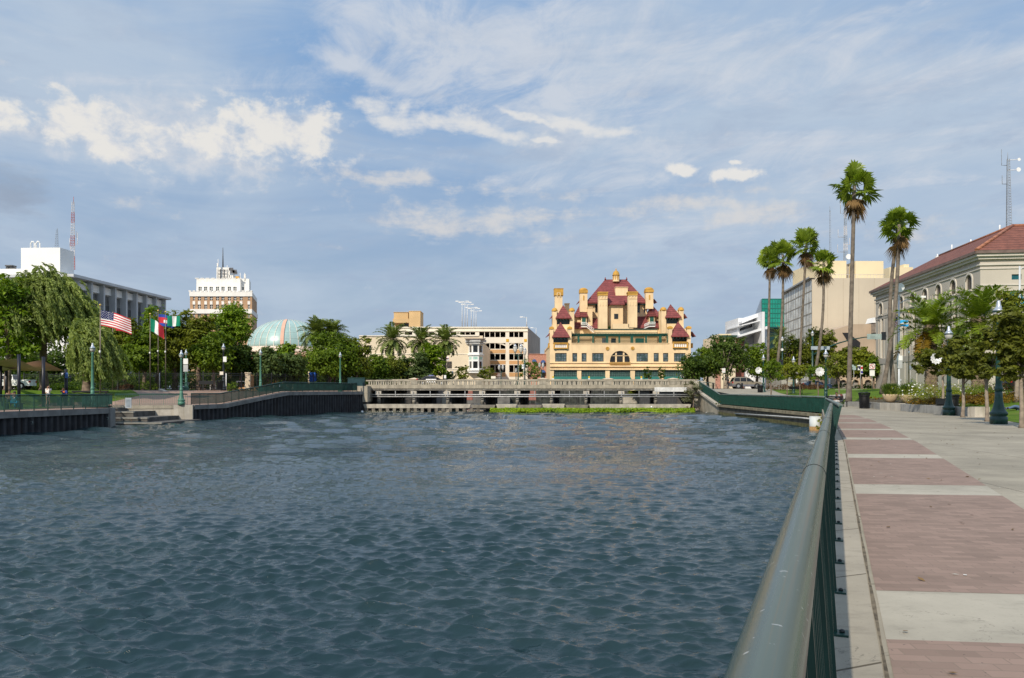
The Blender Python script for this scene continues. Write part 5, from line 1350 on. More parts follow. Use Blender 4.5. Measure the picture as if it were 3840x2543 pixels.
for x,y in((560,245),(575,240),(580,255),(548,225)): m.box(tx(x,9)-.9,tx(x,9)+.9,9.2,9.5,tz(y,9)-.6,tz(y,9)+.6)
m.build('antenna_frame',DK,rootT)
MB().tube([(tx(487,12),12,tz(213,12)),(tx(487,12),12,tz(60,12))],[.35,.12],6).build('mast',DK,rootT)
m=MB()
for x,t in((445,180),(450,150),(520,196),(655,255),(660,262),(622,255)): m.tube([(tx(x,8),8,tz(300 if x<600 else 315,8)),(tx(x,8),8,tz(t,8))],.14,5)
m.box(tx(441,8),tx(452,8),7.8,8.3,tz(205,8),tz(180,8)).box(tx(650,8),tx(664,8),7.8,8.3,tz(295,8),tz(268,8)); m.build('antenna',TW,rootT)
MB().box(tx(584,9),tx(610,9),9,10,tz(297,9),tz(281,9)).build('orange_tank',M('orange_tank',(.6,.32,.05),.7),rootT)
# ---------------------------------------------------------------- glazed dome
DD=262.0; dcx=gx(1080,DD); dr=146*DD/F
rootD=thing('dome','pale green ribbed glass dome over a pink drum between the trees','dome',(dcx,DD,1.4))
zb_=gz(900+838/2.0638,DD)-1.4; zt_=gz(900+618/2.0638,DD)-1.4
prof=[(dr*math.cos(t)**.92,zb_+(zt_-zb_)*math.sin(t)) for t in np.linspace(0,math.pi/2-.02,18)]
MB().lathe(prof,(0,0,0),48).build('glazing',M('pale_green_glazing',(.33,.48,.45),.3,.12,.25,spec=.6),rootD)
RIB=M('cream_rib',(.72,.66,.56),.7); PINK=M('pink_render',(.66,.40,.29),.85,.08,.3)
for k in range(32):
    a=2*math.pi*k/32-math.pi/2-.0+.14; wide=(k==0)
    if math.sin(a)>.35: continue
    m=MB(); c=Vector((math.cos(a),math.sin(a),0)); s_=Vector((-math.sin(a),math.cos(a),0)); w=.55 if wide else .10; e=.22 if wide else .10
    for (r0,z0),(r1,z1) in zip(prof,prof[1:]):
        w0=min(w,r0*.09+.02); w1=min(w,r1*.09+.02)
        p=c*(r0+e)+Vector((0,0,z0+e*.4)); q=c*(r1+e)+Vector((0,0,z1+e*.6)); m.face([p-s_*w0,p+s_*w0,q+s_*w1,q-s_*w1])
    m.build('rib',PINK if wide else RIB,rootD)
m=MB()
for t in(.28,.5,.72):
    r,z=dr*math.cos(t)**.92,zb_+(zt_-zb_)*math.sin(t); m.lathe([(r+.05,z-.05),(r+.05,z+.05)],n=48)
m.build('ring',M('pale_ring',(.50,.62,.58),.6),rootD)
MB().lathe([(dr*1.0,zb_),(dr*1.04,zb_),(dr*1.04,zb_-1.0),(dr*1.1,zb_-1.3),(dr*1.1,zb_-2.2)],n=48).build('ring_beam',M('pale_pink_beam',(.70,.56,.45),.85),rootD)
MB().lathe([(dr*1.13,zb_-2.2),(dr*1.13,zb_-3.4)],n=48).build('drum',PINK,rootD); MB().lathe([(dr*1.2,zb_-3.4),(dr*1.2,0)],n=48).build('base',M('terracotta_render',(.50,.20,.11),.85,.1,.4),rootD)
# ---------------------------------------------------------------- white civic building at left with deep overhanging roof
WX,WY=gx(276,150),150.0
rootW=thing('civic_building','white modern block with overhanging flat roof, grey fins and boxy white penthouse','building',(WX,WY,1.4),-math.atan(133/2880))
rzW=math.atan(133/2880)
zr=gz(1027,150)-1.4
WW=M('bright_white_paint',(.86,.85,.82),.8,.03,.3); GREYC=M('grey_concrete_fin',(.47,.48,.49),.85,.08,.4); SLAB=M('grey_roof_slab',(.55,.56,.57),.85,.08,.4); LOUV=M('dark_louvre_panel',(.075,.08,.085),.7,.15,.4)
# local x along the front (negative = left), local y away along the receding side
MB().box(-40,0,0,39,zr-.55,zr).build('roof_slab',SLAB,rootW)
MB().box(-40,-2.2,1.6,36,-.2,zr-.56).build('wall',WW,rootW)
m=MB(); m2=MB(); m3=MB(); m4=MB(); nb=8; p0,p1=3.0,37.5
for k in range(nb+1):
    y=lerp(p0,p1,k/nb); m.box(-2.19,-.7,y-.28,y+.28,-.2,zr-.56)
for k in range(nb):
    a,b=lerp(p0,p1,k/nb)+.29,lerp(p0,p1,(k+1)/nb)-.29
    m2.box(-2.15,-2.05,a,b,zr-8.6,zr-4.6); m2.box(-2.15,-2.05,a,b,zr-14.5,zr-9.2)
    m3.box(-2.16,-2.08,a,b,zr-4.6,zr-2.6); m4.box(-2.18,-1.6,a,b,zr-2.4,zr-.9)
    for j in range(1,6): m3.box(-2.1,-2.0,lerp(a,b,j/6)-.05,lerp(a,b,j/6)+.05,zr-4.6,zr-2.6)
m.build('fin',GREYC,rootW); m2.build('louvre_panel',LOUV,rootW); m3.build('window_band',M('grey_glazing',(.17,.17,.165),.4,.3,.8),rootW); m4.build('pale_parapet',WW,rootW)
MB().box(-40,-4.6,.6,30,zr+.01,gz(720+475/1.6686,150)-1.4).build('upper_wall',WW,rootW)
xl=gx(137/1.6686,151)-WX; xr=gx(388/1.6686,151)-WX; zt=gz(720+352/1.6686,151)-1.4; zt2=zt
m=MB().box(xl,xr,.2,4.6,zr+.02,zt); m.build('penthouse',WW,rootW)
m=MB(); X=(xl*.82+xr*.18); 
for s in(0,1.1): m.tube([(X+s,1,zt),(X+s,1,zt+1.0),(X+s+.25,1,zt+1.4),(X+s+.5,1,zt+1.4),(X+s+.75,1,zt+1.0),(X+s+.75,1,zt)],.14,6)
m.build('roof_vent',WW,rootW); MB().box(xl-.45,xl-.02,2,2.6,zt-2.2,zt-1.0).build('wall_box',WW,rootW)
m=MB(); zz_=gz(720+474/1.6686,150)-1.4
for a,b in((0,48),(162,238)):
    xa,xb=gx(a/1.6686,150)-WX,gx(b/1.6686,150)-WX; m.box(xa,xb,.7,2,zz_+.5,zz_+.75); m.box(xa+.3,xa+.5,.9,1.1,zz_,zz_+.5); m.box(xb-.5,xb-.3,.9,1.1,zz_,zz_+.5); m.box((xa+xb)/2-.8,(xa+xb)/2+.8,1,1.8,zz_,zz_+.45)
m.build('roof_unit',DK,rootW)
def lattice(name,label,u,D,v0,v1,wid,mats,nseg,cat='antenna mast',extras=()):
    zb=gz(v0,D); h=gz(v1,D)-zb; o=thing(name,label,cat,(gx(u,D),D,zb))
    ms=[MB()]
    for k in range(nseg):
        a=h*k/nseg; b=h*(k+1)/nseg; w0=wid*(1-.55*k/nseg); w1=wid*(1-.55*(k+1)/nseg); m=ms[0]; m.cur=(k*len(mats)*3//nseg)%len(mats)
        c=[(-1,-1),(1,-1),(0,1)]
        for j in range(3):
            p,q=c[j],c[(j+1)%3]; m.tube([(p[0]*w0,p[1]*w0,a),(p[0]*w1,p[1]*w1,b)],.045*wid/.5,4,False); m.tube([(p[0]*w0,p[1]*w0,a),(q[0]*w1,q[1]*w1,b)],.026*wid/.5,4,False); m.tube([(p[0]*w0,p[1]*w0,a),(q[0]*w0,q[1]*w0,a)],.026*wid/.5,4,False)
    ms[0].build('lattice',mats,o)
    MB().tube([(0,0,h*.98),(0,0,h*1.08)],.05,4).build('spike',mats[0],o)
    for (kind,f,dx_,s) in extras:
        if kind=='dish':
            m=MB().lathe([(.02,0),(s*.6,.1*s),(s,.35*s)],n=12); m.v=[(x,z*-1,y) for x,y,z in m.v]; m.v=[(x+dx_,y-.3,z+h*f) for x,y,z in m.v]; m.tube([(0,0,h*f),(dx_,-.3,h*f)],.05,4); m.build('dish',WHITEP,o)
        else: MB().tube([(0,0,h*f-.4),(dx_,0,h*f-.4),(dx_,0,h*f+s)],.06,4).build('whip_antenna',mats[-1],o)
    return o
RED=M('red_mast_paint',(.42,.10,.07),.6); PALEM=M('pale_mast_paint',(.62,.58,.55),.6); GREYM=M('grey_mast_steel',(.28,.31,.34),.6)
lattice('radio_mast','red and white lattice radio mast on the white civic building roof',276,172,1010,758,.55,[RED,PALEM],26,extras=(('whip',.40,.9,2.2),('whip',.36,-.9,1.5),('whip',.5,.6,1.0)))
lattice('radio_mast','small grey guyed mast left of the red one on the penthouse',215,165,930,862,.35,[GREYM],8)
# ---------------------------------------------------------------- right: arched civic building
RY0=88.0; angR=math.atan(370/2880)
rootR=thing('arched_building','long grey cream civic building with arched windows, deep cornice and red tiled roof','building',(gx(3676,RY0),RY0,1.4),-angR)
RW=M('grey_cream_render',(.50,.455,.385),.9,.05,.2,streak=.1,streak_col=(.3,.27,.23)); RT=M('pale_trim',(.58,.54,.47),.9,.05,.3); RS=M('grey_wall_band',(.42,.385,.335),.9,.06,.3)
zc=gz(954,RY0)-1.4; Lr=35.0
sz=lambda v:gz(v,RY0)-1.4
# side facing the water: local frame x = along facade (local y of root), built through P
side=lambda x,y,z:(y,x,z)
bays=[Lr*(k+.5)/8.2+.6 for k in range(8)]
hs=[]; sl_=[]
for b in bays: hs.append((b-.74,b+.74,sz(1077),sz(1018),'arch'))
mids=[(a+b)/2 for a,b in zip(bays,bays[1:])]
for b in mids:
    for s in(-.42,.22): hs.append((b+s,b+s+.24,sz(1074),sz(1050)))
for b in bays+[Lr+1]:
    for s in(-1.15,.35): 
        if 0<b+s and b+s+.8<Lr: hs.append((b+s,b+s+.8,sz(1300),sz(1100)))
hs2=[]
for h in hs: hs2.append(h)
MB().wall(0,Lr,-.2,zc,hs2,0,.14,P=side).build('wall',RW,rootR)
g_=MB()
for h in hs: g_.face([side(h[0],.13,h[2]),side(h[1],.13,h[2]),side(h[1],.13,h[3]),side(h[0],.13,h[3])])
g_.build('window_glass',glass('brown_glass',(.055,.048,.045),.1,.5),rootR)
for b in bays:
    m=MB(); m.box(-.22,.0,b-.85,b+.85,sz(1077)-.18,sz(1077)-.002)
    n=12; r0=.78; r1=1.0; zs=sz(1018)-.74
    for k in range(n):
        t0,t1=math.pi*k/n,math.pi*(k+1)/n; f=lambda r,t:(-.10,b-r*math.cos(t),zs+r*math.sin(t))
        m.face([f(r0,t0),f(r0,t1),f(r1,t1),f(r1,t0)]); f2=lambda r,t:(0,b-r*math.cos(t),zs+r*math.sin(t)); m.face([f(r1,t0),f(r1,t1),f2(r1,t1),f2(r1,t0)])
    for s in(-1,1): m.box(-.10,0,b+s*.78,b+s*1.0,sz(1077),zs)
    m.build('arch_surround',RT,rootR)
    mm_=MB()
    for s in(-.03,): mm_.box(.09,.12,b+s,b+s+.06,sz(1077),zs+.5)
    mm_.build('window_bar',M('dark_bar',(.06,.055,.05),.6),rootR)
m=MB()
for b in bays:
    for s in(-.33,.12): m.box(-.10,-.002,b+s-.03,b+s+.18,sz(1300),sz(1100))
    m.box(-.06,-.004,b-1.5,b-1.25,-.2,sz(1100))
m.build('pilaster',RT,rootR)
m=MB(); m.box(-.05,-.003,.02,Lr,sz(1099),sz(1086)).box(-.10,-.004,.0,Lr,sz(1086)-.001,sz(1084)).box(-.08,-.003,.02,Lr,sz(1330),sz(1303)); m.build('band',RS,rootR)
# cornice both faces (butted), then the hipped tile roof
FW=30.0
for (z0,z1,o) in((sz(1010),sz(1006),.10),(sz(996),sz(990),.18),(sz(974),sz(964),.35),(sz(964),sz(950),.62)):
    MB().box(-o,-.001,-o,Lr+o,z0,z1).build('cornice',RT,rootR); MB().box(.0,FW,-o,-.001,z0,z1).build('cornice',RT,rootR)
fw=[(3.55,5.0,sz(1053),sz(1032)),(6.3,7.7,sz(1053),sz(1032)),(9.2,10.6,sz(1053),sz(1032)),(12,13.4,sz(1053),sz(1032)),(5.2,7.2,sz(1150),sz(1095)),(8.4,10.4,sz(1150),sz(1095)),(2.0,4.0,sz(1150),sz(1095))]
fw=[(3.35+k*1.95,4.40+k*1.95,sz(1051),sz(1031)) for k in range(6)]+[(2.5+k*3.6,4.6+k*3.6,sz(1150),sz(1092)) for k in range(5)]+[(2.5+k*3.6,4.6+k*3.6,sz(1430),sz(1360)) for k in range(5)]
MB().wall(0,FW,-.2,zc,fw,0,.25).build('wall',RW,rootR)
for h in fw: window(rootR,*h,.16,M('teal_frame',(.05,.13,.14),.5),glass('teal_glass',(.015,.15,.18),.12,.5),1,1,.1)
MB().box(0,FW,-.1,-.003,sz(1072),sz(1068)).build('band',RT,rootR)
ex=.75
rz0=sz(943); rz1=sz(862)+1.9
m=MB(); e=ex; cxl=7.2
m.face([(-e,-e,rz0),(FW,-e,rz0),(FW,7.8,rz1),(cxl,7.8,rz1)]); m.face([(-e,-e,rz0),(cxl,7.8,rz1),(cxl,Lr-6,rz1),(-e,Lr+e,rz0)]); m.face([(-e,Lr+e,rz0),(cxl,Lr-6,rz1),(FW,Lr-6,rz1),(FW,Lr+e,rz0)])
m.face([(cxl,7.8,rz1),(FW,7.8,rz1),(FW,Lr-6,rz1),(cxl,Lr-6,rz1)])
m.build('roof',TILE2,rootR)
m=MB().tube([(-e,-e,rz0+.06),(cxl,7.8,rz1+.06)],.20,8).tube([(cxl,7.8,rz1+.06),(FW,7.8,rz1+.06)],.17,8).tube([(cxl,7.8,rz1+.06),(cxl,Lr-6,rz1+.06)],.17,8); m.build('ridge_tile',tile_mat('ridge_clay',(.40,.17,.10),.5),rootR)
MB().box(-e-.02,FW,-e-.05,-e+.1,rz0-.35,rz0-.02).build('gutter',M('bronze_gutter',(.17,.12,.10),.6),rootR); MB().box(-e-.05,-e+.1,-e+.12,Lr+e,rz0-.35,rz0-.02).build('gutter',MATS['bronze_gutter'],rootR)
for x,y,h in((cxl+.5,12,1.0),(cxl+.5,20,.7),(cxl+.5,26,1.1),(cxl+.5,31,.6),(9.5,8.2,1.1)): m=MB().tube([(x,y,rz1),(x,y,rz1+h)],.09,6).box(x-.3,x+.3,y-.2,y+.2,rz1,rz1+.25); m.build('roof_vent',WHITEP,rootR)
lattice('radio_mast','tall grey lattice mast with dishes behind the red tiled roof at right',3779,125,900,596,.45,[GREYM],30,extras=(('dish',.86,1.5,.36),('dish',.985,1.6,.26),('whip',.95,-1.0,2.2),('whip',.72,-.9,1.0)))
# ---------------------------------------------------------------- big blank tan building with gridded side
QD=150.0; angQ=math.atan(370/2880)
rootQ=thing('tan_office_block','large blank tan office block with pale gridded window wall on its left side','building',(gx(3045,QD),QD,1.4),0)
TANW=M('tan_concrete_panel',(.56,.485,.37),.9,.05,.15,streak=.12,streak_col=(.42,.35,.25)); CRM=M('cream_penthouse',(.74,.62,.40),.9,.04,.3)
zq=gz(1043,QD)-1.4; wq=gx(3338,QD)-gx(3045,QD); ss_=math.sin(angQ)/math.cos(angQ)
# left side recedes: end seen at azimuth 2940
yq=0
for k in range(400):
    y=k*.5
    if (gx(3045,QD)+y*ss_)/(QD+y)*F+1920<2940: break
    yq=y
m=MB(); m.face([(0,0,-.2),(wq,0,-.2),(wq,0,zq),(0,0,zq)]); m.face([(0,0,zq),(wq,0,zq),(wq+yq*ss_,yq,zq),(yq*ss_,yq,zq)])
m.build('wall',TANW,rootQ)
m=MB()
for k in range(1,5): m.box(wq*k/5-.02,wq*k/5+.02,-.012,-.002,-.2,zq)
m.build('panel_joint',M('panel_joint',(.40,.33,.24),.9),rootQ)
Ps=lambda x,y,z:(x*ss_-y,x,z)
nx,nz=11,9; sw=MB(); z0_=2.0
sw.face([Ps(0,0,-.2),Ps(yq,0,-.2),Ps(yq,0,zq),Ps(0,0,zq)]); sw.build('window_wall',M('pale_window_wall',(.60,.60,.55),.4,.22,.5),rootQ)
m=MB()
for k in range(nx+1):
    x=yq*k/nx; m.face([Ps(x-.11,.06,-.2),Ps(x+.11,.06,-.2),Ps(x+.11,.06,zq),Ps(x-.11,.06,zq)])
for k in range(nz+1):
    z=lerp(z0_,zq-.2,k/nz); m.face([Ps(0,.05,z-.09),Ps(yq,.05,z-.09),Ps(yq,.05,z+.09),Ps(0,.05,z+.09)])
m.build('mullion',M('grey_tan_mullion',(.30,.27,.22),.8),rootQ)
m=MB(); m.face([Ps(-.3,.6,zq),Ps(yq+.3,.6,zq),Ps(yq+.3,.6,zq+.3),Ps(-.3,.6,zq+.3)]); m.face([Ps(-.3,.6,zq),Ps(yq+.3,.6,zq),Ps(yq+.3,-.5,zq),Ps(-.3,-.5,zq)]); m.build('roof_edge',M('grey_roof_edge',(.36,.36,.35),.8),rootQ)
y=8; px0=gx(3066,QD+y)-gx(3045,QD)
pq=lambda u,yy:gx(u,QD+yy)-gx(3045,QD)
m=MB().box(pq(3066,y),pq(3174,y),y,y+14,zq,gz(978,QD+y)-1.4).box(pq(3208,y),pq(3313,y),y,y+14,zq,gz(979,QD+y)-1.4); m.build('penthouse',CRM,rootQ)
MB().box(pq(3174,y),pq(3208,y),y+3,y+14,zq,gz(982,QD+y)-1.4).build('penthouse_recess',M('grey_recess',(.33,.31,.28),.9),rootQ)
m=MB()
for k in range(22): u_=3060+k*12; m.tube([(pq(u_,1.5),1.5,zq),(pq(u_,1.5),1.5,zq+.9)],.03,4,False)
m.tube([(pq(3060,1.5),1.5,zq+.9),(pq(3320,1.5),1.5,zq+.9)],.035,4); m.build('roof_railing',PALEM,rootQ)
m=MB(); x0_,x1_=pq(3336,20),pq(3424,20); m.box(x0_,x1_,20,30,4,gz(1002,QD+20)-1.4).box(pq(3380,22),pq(3400,22),21,24,gz(1002,QD+20)-1.4,gz(994,QD+22)-1.4); m.build('rear_penthouse',CRM,rootQ)
lattice('radio_mast','tall twin pole antenna mast with dish on the tan block roof',3168,160,975,790,.45,[GREYM,PALEM],26,extras=(('dish',.06,.6,.55),('whip',.50,-1.4,1.2),('whip',.2,-1.5,1.2),('whip',.35,1.0,1.0),('whip',.98,-.9,4.5)))
lattice('radio_mast','thin grey antenna mast left of the twin pole mast',3112,180,1010,790,.25,[GREYM],24)
# low concrete wing with dark ramp opening below the tan block
rootZ=thing('concrete_annex','low curved tan concrete annex with dark sloping opening in front of the tan block','building',(0,138,1.4))
ax_=lambda u:gx(u,138); az_=lambda v:gz(v,138)-1.4
MB().xprism([(ax_(3130),-.2),(ax_(3330),-.2),(ax_(3330),az_(1214)),(ax_(3195),az_(1216)),(ax_(3130),az_(1236))],0,10).build('wall',M('tan_annex_concrete',(.47,.365,.26),.9,.08,.3,streak=.25,streak_col=(.3,.22,.15)),rootZ)
MB().xprism([(ax_(3158),az_(1248)),(ax_(3180),az_(1248)),(ax_(3226),az_(1285)),(ax_(3222),az_(1312)),(ax_(3190),az_(1300))],-.06,-.01).build('opening',DARKIN,rootZ)
MB().box(ax_(3266),ax_(3290),-1.5,-.02,az_(1250),az_(1216)).build('projecting_box',M('brown_grey_box',(.30,.25,.20),.9),rootZ)
MB().xprism([(ax_(3264),az_(1212)),(ax_(3292),az_(1212)),(ax_(3287),az_(1192)),(ax_(3272),az_(1192))],-.8,2).build('white_hood',WHITEP,rootZ)
# ---------------------------------------------------------------- green glass box and white terraces
ED=205.0
rootE=thing('glass_building','green glass box building with dark glazed lower storeys','building',(gx(2858,ED),ED,1.4))
ex_=lambda u:gx(u,ED)-gx(2858,ED); ez=lambda v:gz(v,ED)-1.4
GG=glass('green_glass',(.012,.26,.19),.15,.5,.18,.3); DG=glass('dark_green_glass',(.006,.035,.032),.12,.5)
MB().box(ex_(2858),ex_(2975),0,1.0,ez(1228),ez(1121)).build('glass_box',GG,rootE)
MB().box(ex_(2858),ex_(2975),.8,20,-.2,ez(1228.2)).build('lower_glazing',DG,rootE)
m=MB()
for k in range(13): x=lerp(ex_(2858),ex_(2975),k/12); m.box(x-.06,x+.06,-.08,-.01,ez(1228),ez(1121))
for k in range(7): z=lerp(ez(1228),ez(1121),k/6); m.box(ex_(2858),ex_(2975),-.12,-.085,z-.07,z+.07)
m.build('glass_grid',M('green_grid',(.02,.17,.13),.5),rootE)
MB().box(ex_(2852),ex_(2975),-.3,-.13,ez(1232),ez(1226)).build('ledge',DG,rootE)
m=MB().xprism([(ex_(2837),ez(1250)),(ex_(2858)-.05,ez(1250)),(ex_(2858)-.05,ez(1122)),(ex_(2837),ez(1178))],.4,1.3)
m.build('side_glazing',glass('grey_blue_glass',(.20,.245,.31),.25,.4,.1,.2),rootE)
rootV=thing('white_terraced_building','white stepped modern building with projecting terraces left of the green glass box','building',(0,196,1.4))
vx=lambda u:gx(u,196); vz=lambda v:gz(v,196)-1.4
WV=M('white_modern_paint',(.72,.73,.74),.7,.05,.3); GV=M('grey_louvre',(.28,.29,.31),.7,.1,.5)
m=MB().box(vx(2777),vx(2835),2,14,-.2,vz(1190)); m.build('wall',WV,rootV)
MB().xprism([(vx(2768),vz(1222)),(vx(2852),vz(1200)),(vx(2852),vz(1204)),(vx(2768),vz(1226))],-3,12).build('terrace',WV,rootV)
MB().xprism([(vx(2755),vz(1262)),(vx(2858),vz(1228)),(vx(2858),vz(1238)),(vx(2755),vz(1268))],-4,12).build('terrace',WV,rootV)
MB().xprism([(vx(2778),vz(1206)),(vx(2838),vz(1176)),(vx(2838),vz(1190)),(vx(2778),vz(1214))],-1,10).build('parapet',WV,rootV)
MB().xprism([(vx(2782),vz(1230)),(vx(2830),vz(1212)),(vx(2830),vz(1224)),(vx(2782),vz(1240))],1.9,1.99).build('window_band',GLSD,rootV)
MB().xprism([(vx(2795),vz(1300)),(vx(2838),vz(1285)),(vx(2838),vz(1250)),(vx(2795),vz(1270))],1.88,1.97).build('window_band',GV,rootV)
MB().box(vx(2836),vx(2846),-4.5,3,-.2,vz(1176)).build('pier',WV,rootV)
MB().box(vx(2758),vx(2792),.5,8,-.2,vz(1268)).build('red_wall',M('dark_red_panel',(.20,.075,.055),.8),rootV)
MB().box(vx(2846),vx(2866),-2,3,-.2,vz(1228)).build('wall',WV,rootV)
rootU=thing('low_cream_building','low ornate cream building with dark green roof edge behind the trees right of the hotel','building',(0,190,1.4))
ux=lambda u:gx(u,190); uz=lambda v:gz(v,190)-1.4
MB().box(ux(2682),ux(2758),0,12,-.2,uz(1262)).build('wall',CREAM,rootU); MB().box(ux(2694),ux(2762),-.8,12,uz(1264),uz(1258)).build('roof_edge',DGRN,rootU); MB().box(ux(2706),ux(2750),2,10,uz(1258),uz(1250)).build('roof_box',CRM,rootU)
MB().box(ux(2682),ux(2700),-.4,-.02,-.2,uz(1268)).build('brick_pier',BRICKW,rootU)
for k in range(3): MB().box(ux(2702+k*18),ux(2713+k*18),-.1,-.02,uz(1300),uz(1272)).build('window',GLSD,rootU)
# ================================================================= trees and planting
def lz(u,D): return LZ(gx(u,D),D)
def rz_(u,D): return RZ(gx(u,D),D)
LT='broadleaf trees in the left park'
tree('broadleaf_tree','dark broadleaf tree at the far left edge beside the willow','tree',30,80,lz(30,80),1035,1400,95,'bright',7500,.38,21,group=LT,tr=.35)
tree('broadleaf_tree','bright green broadleaf tree peeping over the willow at the left edge','tree',-60,88,1.4,1010,1400,110,'bright',4500,.36,22,group=LT)
def willow_at(label,u,D,vtop,hw,vlow,seed,ns): 
    z=lz(u,D); willow(label,gx(u,D),D,z,hw*D/F,gz(vtop,D)-z,gz(vlow,D)-z,seed,ns)
willow_at('large weeping willow with wind blown strands at left behind the shade sails',168,84,1008,160,1365,5,1150)
willow_at('smaller weeping willow hanging lower, right of the large willow',325,80,1200,58,1425,6,420)
tb=[('yellow green broadleaf tree behind the flagpoles, nearest the willow',470,104,1200,1405,72,'olive',31),
('tall yellow green tree behind the green white red flag',592,108,1142,1400,60,'bright',32),
('broad olive green tree right of the flags behind the black fence',655,106,1165,1400,72,'olive',33),
('mid green tree left of the twin sign lamp post',540,101,1245,1405,70,'mid',34),
('leafy green tree behind the twin sign lamp post',745,106,1185,1400,70,'olive',35),
('tall bright green tree partly hiding the brick and white tower',868,118,1140,1335,82,'bright',36),
('dark green tree below the tall bright one, over the picnic table',800,104,1255,1400,75,'mid',37),
('dark drooping conifer like tree beside the tall black lamp post',900,108,1300,1425,56,'dark',38),
('grey green bushy tree in front of the dome',1002,109,1305,1440,60,'grey',39),
('small bright green tree just right of the dome base',1065,116,1290,1395,44,'bright',40),
('grey green spreading tree left of the cream gate post',1085,112,1330,1440,60,'grey',41),
('big dark olive tree in front of the feather palms',1240,118,1246,1428,98,'mid',42),
('rounded green tree at the right end of the black fence',1338,122,1268,1432,58,'olive',43),
('low green tree beside the bridge abutment',1402,136,1330,1436,56,'mid',44),
('olive green tree under the leftmost date palm',1468,142,1342,1436,70,'olive',45),
('dark grey green tree between two date palms before the garage',1555,144,1326,1436,60,'grey',46),
('bright green tree in front of the cream building left of the window',1628,146,1290,1428,47,'bright',47)]
for lb,u,D,vt,vb,hw,kd,sd in tb:
    z=lz(u,D) if D<117 else 1.9
    tree('broadleaf_tree',lb,'tree',u,D,z,vt,vb,hw,kd,int(3600+hw*58),.42+.0008*(D-100),sd,group=LT)
for lb,u,D,vt,hw,kd,sd in [('rounded bush beside the police car before the cream building',1733,150,1377,30,'olive',51),('low wide bush under the white bay window',1826,152,1376,36,'olive',52),('dark green bushy tree between the garage and the brick building',1984,156,1343,46,'mid',53),('small bush at the foot of the cream wall left of the street lamp',1680,150,1392,22,'bright',54)]:
    tree('bush',lb,'bush',u,D,2.2,vt,1432,hw,kd,1500,.34,sd,trunk=(sd==53),group='bushes beyond the bridge')
for k,(u,D,vt,hw) in enumerate([(20,125,1300,110),(170,128,1290,120),(330,130,1280,120),(480,132,1290,110),(640,134,1290,110),(790,134,1300,110),(930,136,1330,90),(1080,138,1345,90),(1240,140,1320,100),(1390,160,1350,80)]):
    tree('background_tree',['dark background tree far left behind the picket fence','dark background tree behind the large willow','dark background tree behind the smaller willow','dark background tree behind the striped flag','dark background tree behind the three right flags','dark background tree behind the picnic table','dark background tree under the brick and white tower','dark background tree before the dome drum','dark background tree behind the feather palm trunks','dark background tree behind the left bridge abutment'][k],'tree',u,D,1.4,vt,1462,hw,'dark',4200,.55,400+k,trunk=False,group='background trees in the left park')
for k,(u0,u1,D,lb) in enumerate([(-60,330,114,'dark hedge behind the picket fence at far left'),(330,680,116,'dark hedge behind the flagpoles beyond the fence'),(680,1030,118,'dark hedge beyond the fence below the tower'),(1030,1420,126,'dark hedge beyond the fence before the dome and palms')]):
    w=(u1-u0)/2*D/F; shrub(lb,gx((u0+u1)/2,D),D,1.35,w*1.05,2.6,'dark',5200,.42,450+k,'dark hedges in the left park','hedge','hedge',depth=1.6)
# understory behind the black fence, and along it
for k,(lb,u,D,w,h,kd) in enumerate([('dark shrubs behind the fence under the willow',300,103,3.2,1.3,'dark'),('low rounded hedge shrub left of the sign post',120,98,2.2,1.0,'mid'),('rounded shrub behind the woman in white',200,98,1.7,1.0,'mid'),('low hedge right of the blue sign',285,98,2.6,1.0,'mid'),('dark shrubs behind the fence by the flagpoles',470,104,3.5,2.0,'dark'),('rusty shrub behind the fence left of the flagpoles',462,100.5,1.4,.9,'rust'),('green shrub behind the fence right of the flagpoles',560,101,1.6,1.3,'mid'),('dark undergrowth behind the twin sign lamp post',690,108,4.5,3.0,'dark'),('dark undergrowth behind the picnic table',790,108,4.5,3.0,'dark'),('undergrowth behind the fence left of the white post',880,110,3.5,2.4,'dark'),('spiky green plant behind the fence right of the white post',875,101,.9,1.3,'bright'),('dark undergrowth in front of the dome',1000,116,5,3.0,'dark'),('dark undergrowth behind the blue bin',1180,122,5,3.0,'dark'),('dark undergrowth at the right end of the fence',1300,124,5,3.2,'dark'),('green undergrowth left of the bridge end',1420,134,5,2.6,'dark'),('dark undergrowth behind the left flags',620,112,6,4.0,'dark'),('low shrubs by the street beyond the bridge rail',1540,140,7,2.2,'dark')]):
    shrub(lb,gx(u,D),D,(lz(u,D) if D<117 else 1.6),w,h,kd,int(500+w*220),.26,100+k,group='shrubs in the left park')
# date palms
GP='date palms in front of the cream building'
for lb,u,D,vc,sd in [('leftmost and largest date palm before the cream building',1470,148,1276,61),('middle date palm before the cream building',1578,149,1280,62),('right date palm with bare trunk before the cream building',1668,149,1280,63)]:
    feather_palm(lb,(gx(u,D),D,2.1),gz(vc,D)-2.1,(60 if sd==61 else 52)*D/F*1.35,sd,44,.32,'date',0,.15,.85,GP,-60,80,False,.075)
feather_palm('date palm with spiky crown behind the big dark olive tree',(gx(1188,128),128,1.8),gz(1258,128)-1.8,3.3,64,80,.34,'date',0,.1,.7,GP,-30,82,False,.055)
feather_palm('second date palm crown behind the big dark olive tree, at its right',(gx(1246,130),130,1.8),gz(1258,130)-1.8,3.1,65,70,.34,'date',0,.1,.7,GP,-30,82,False,.055)
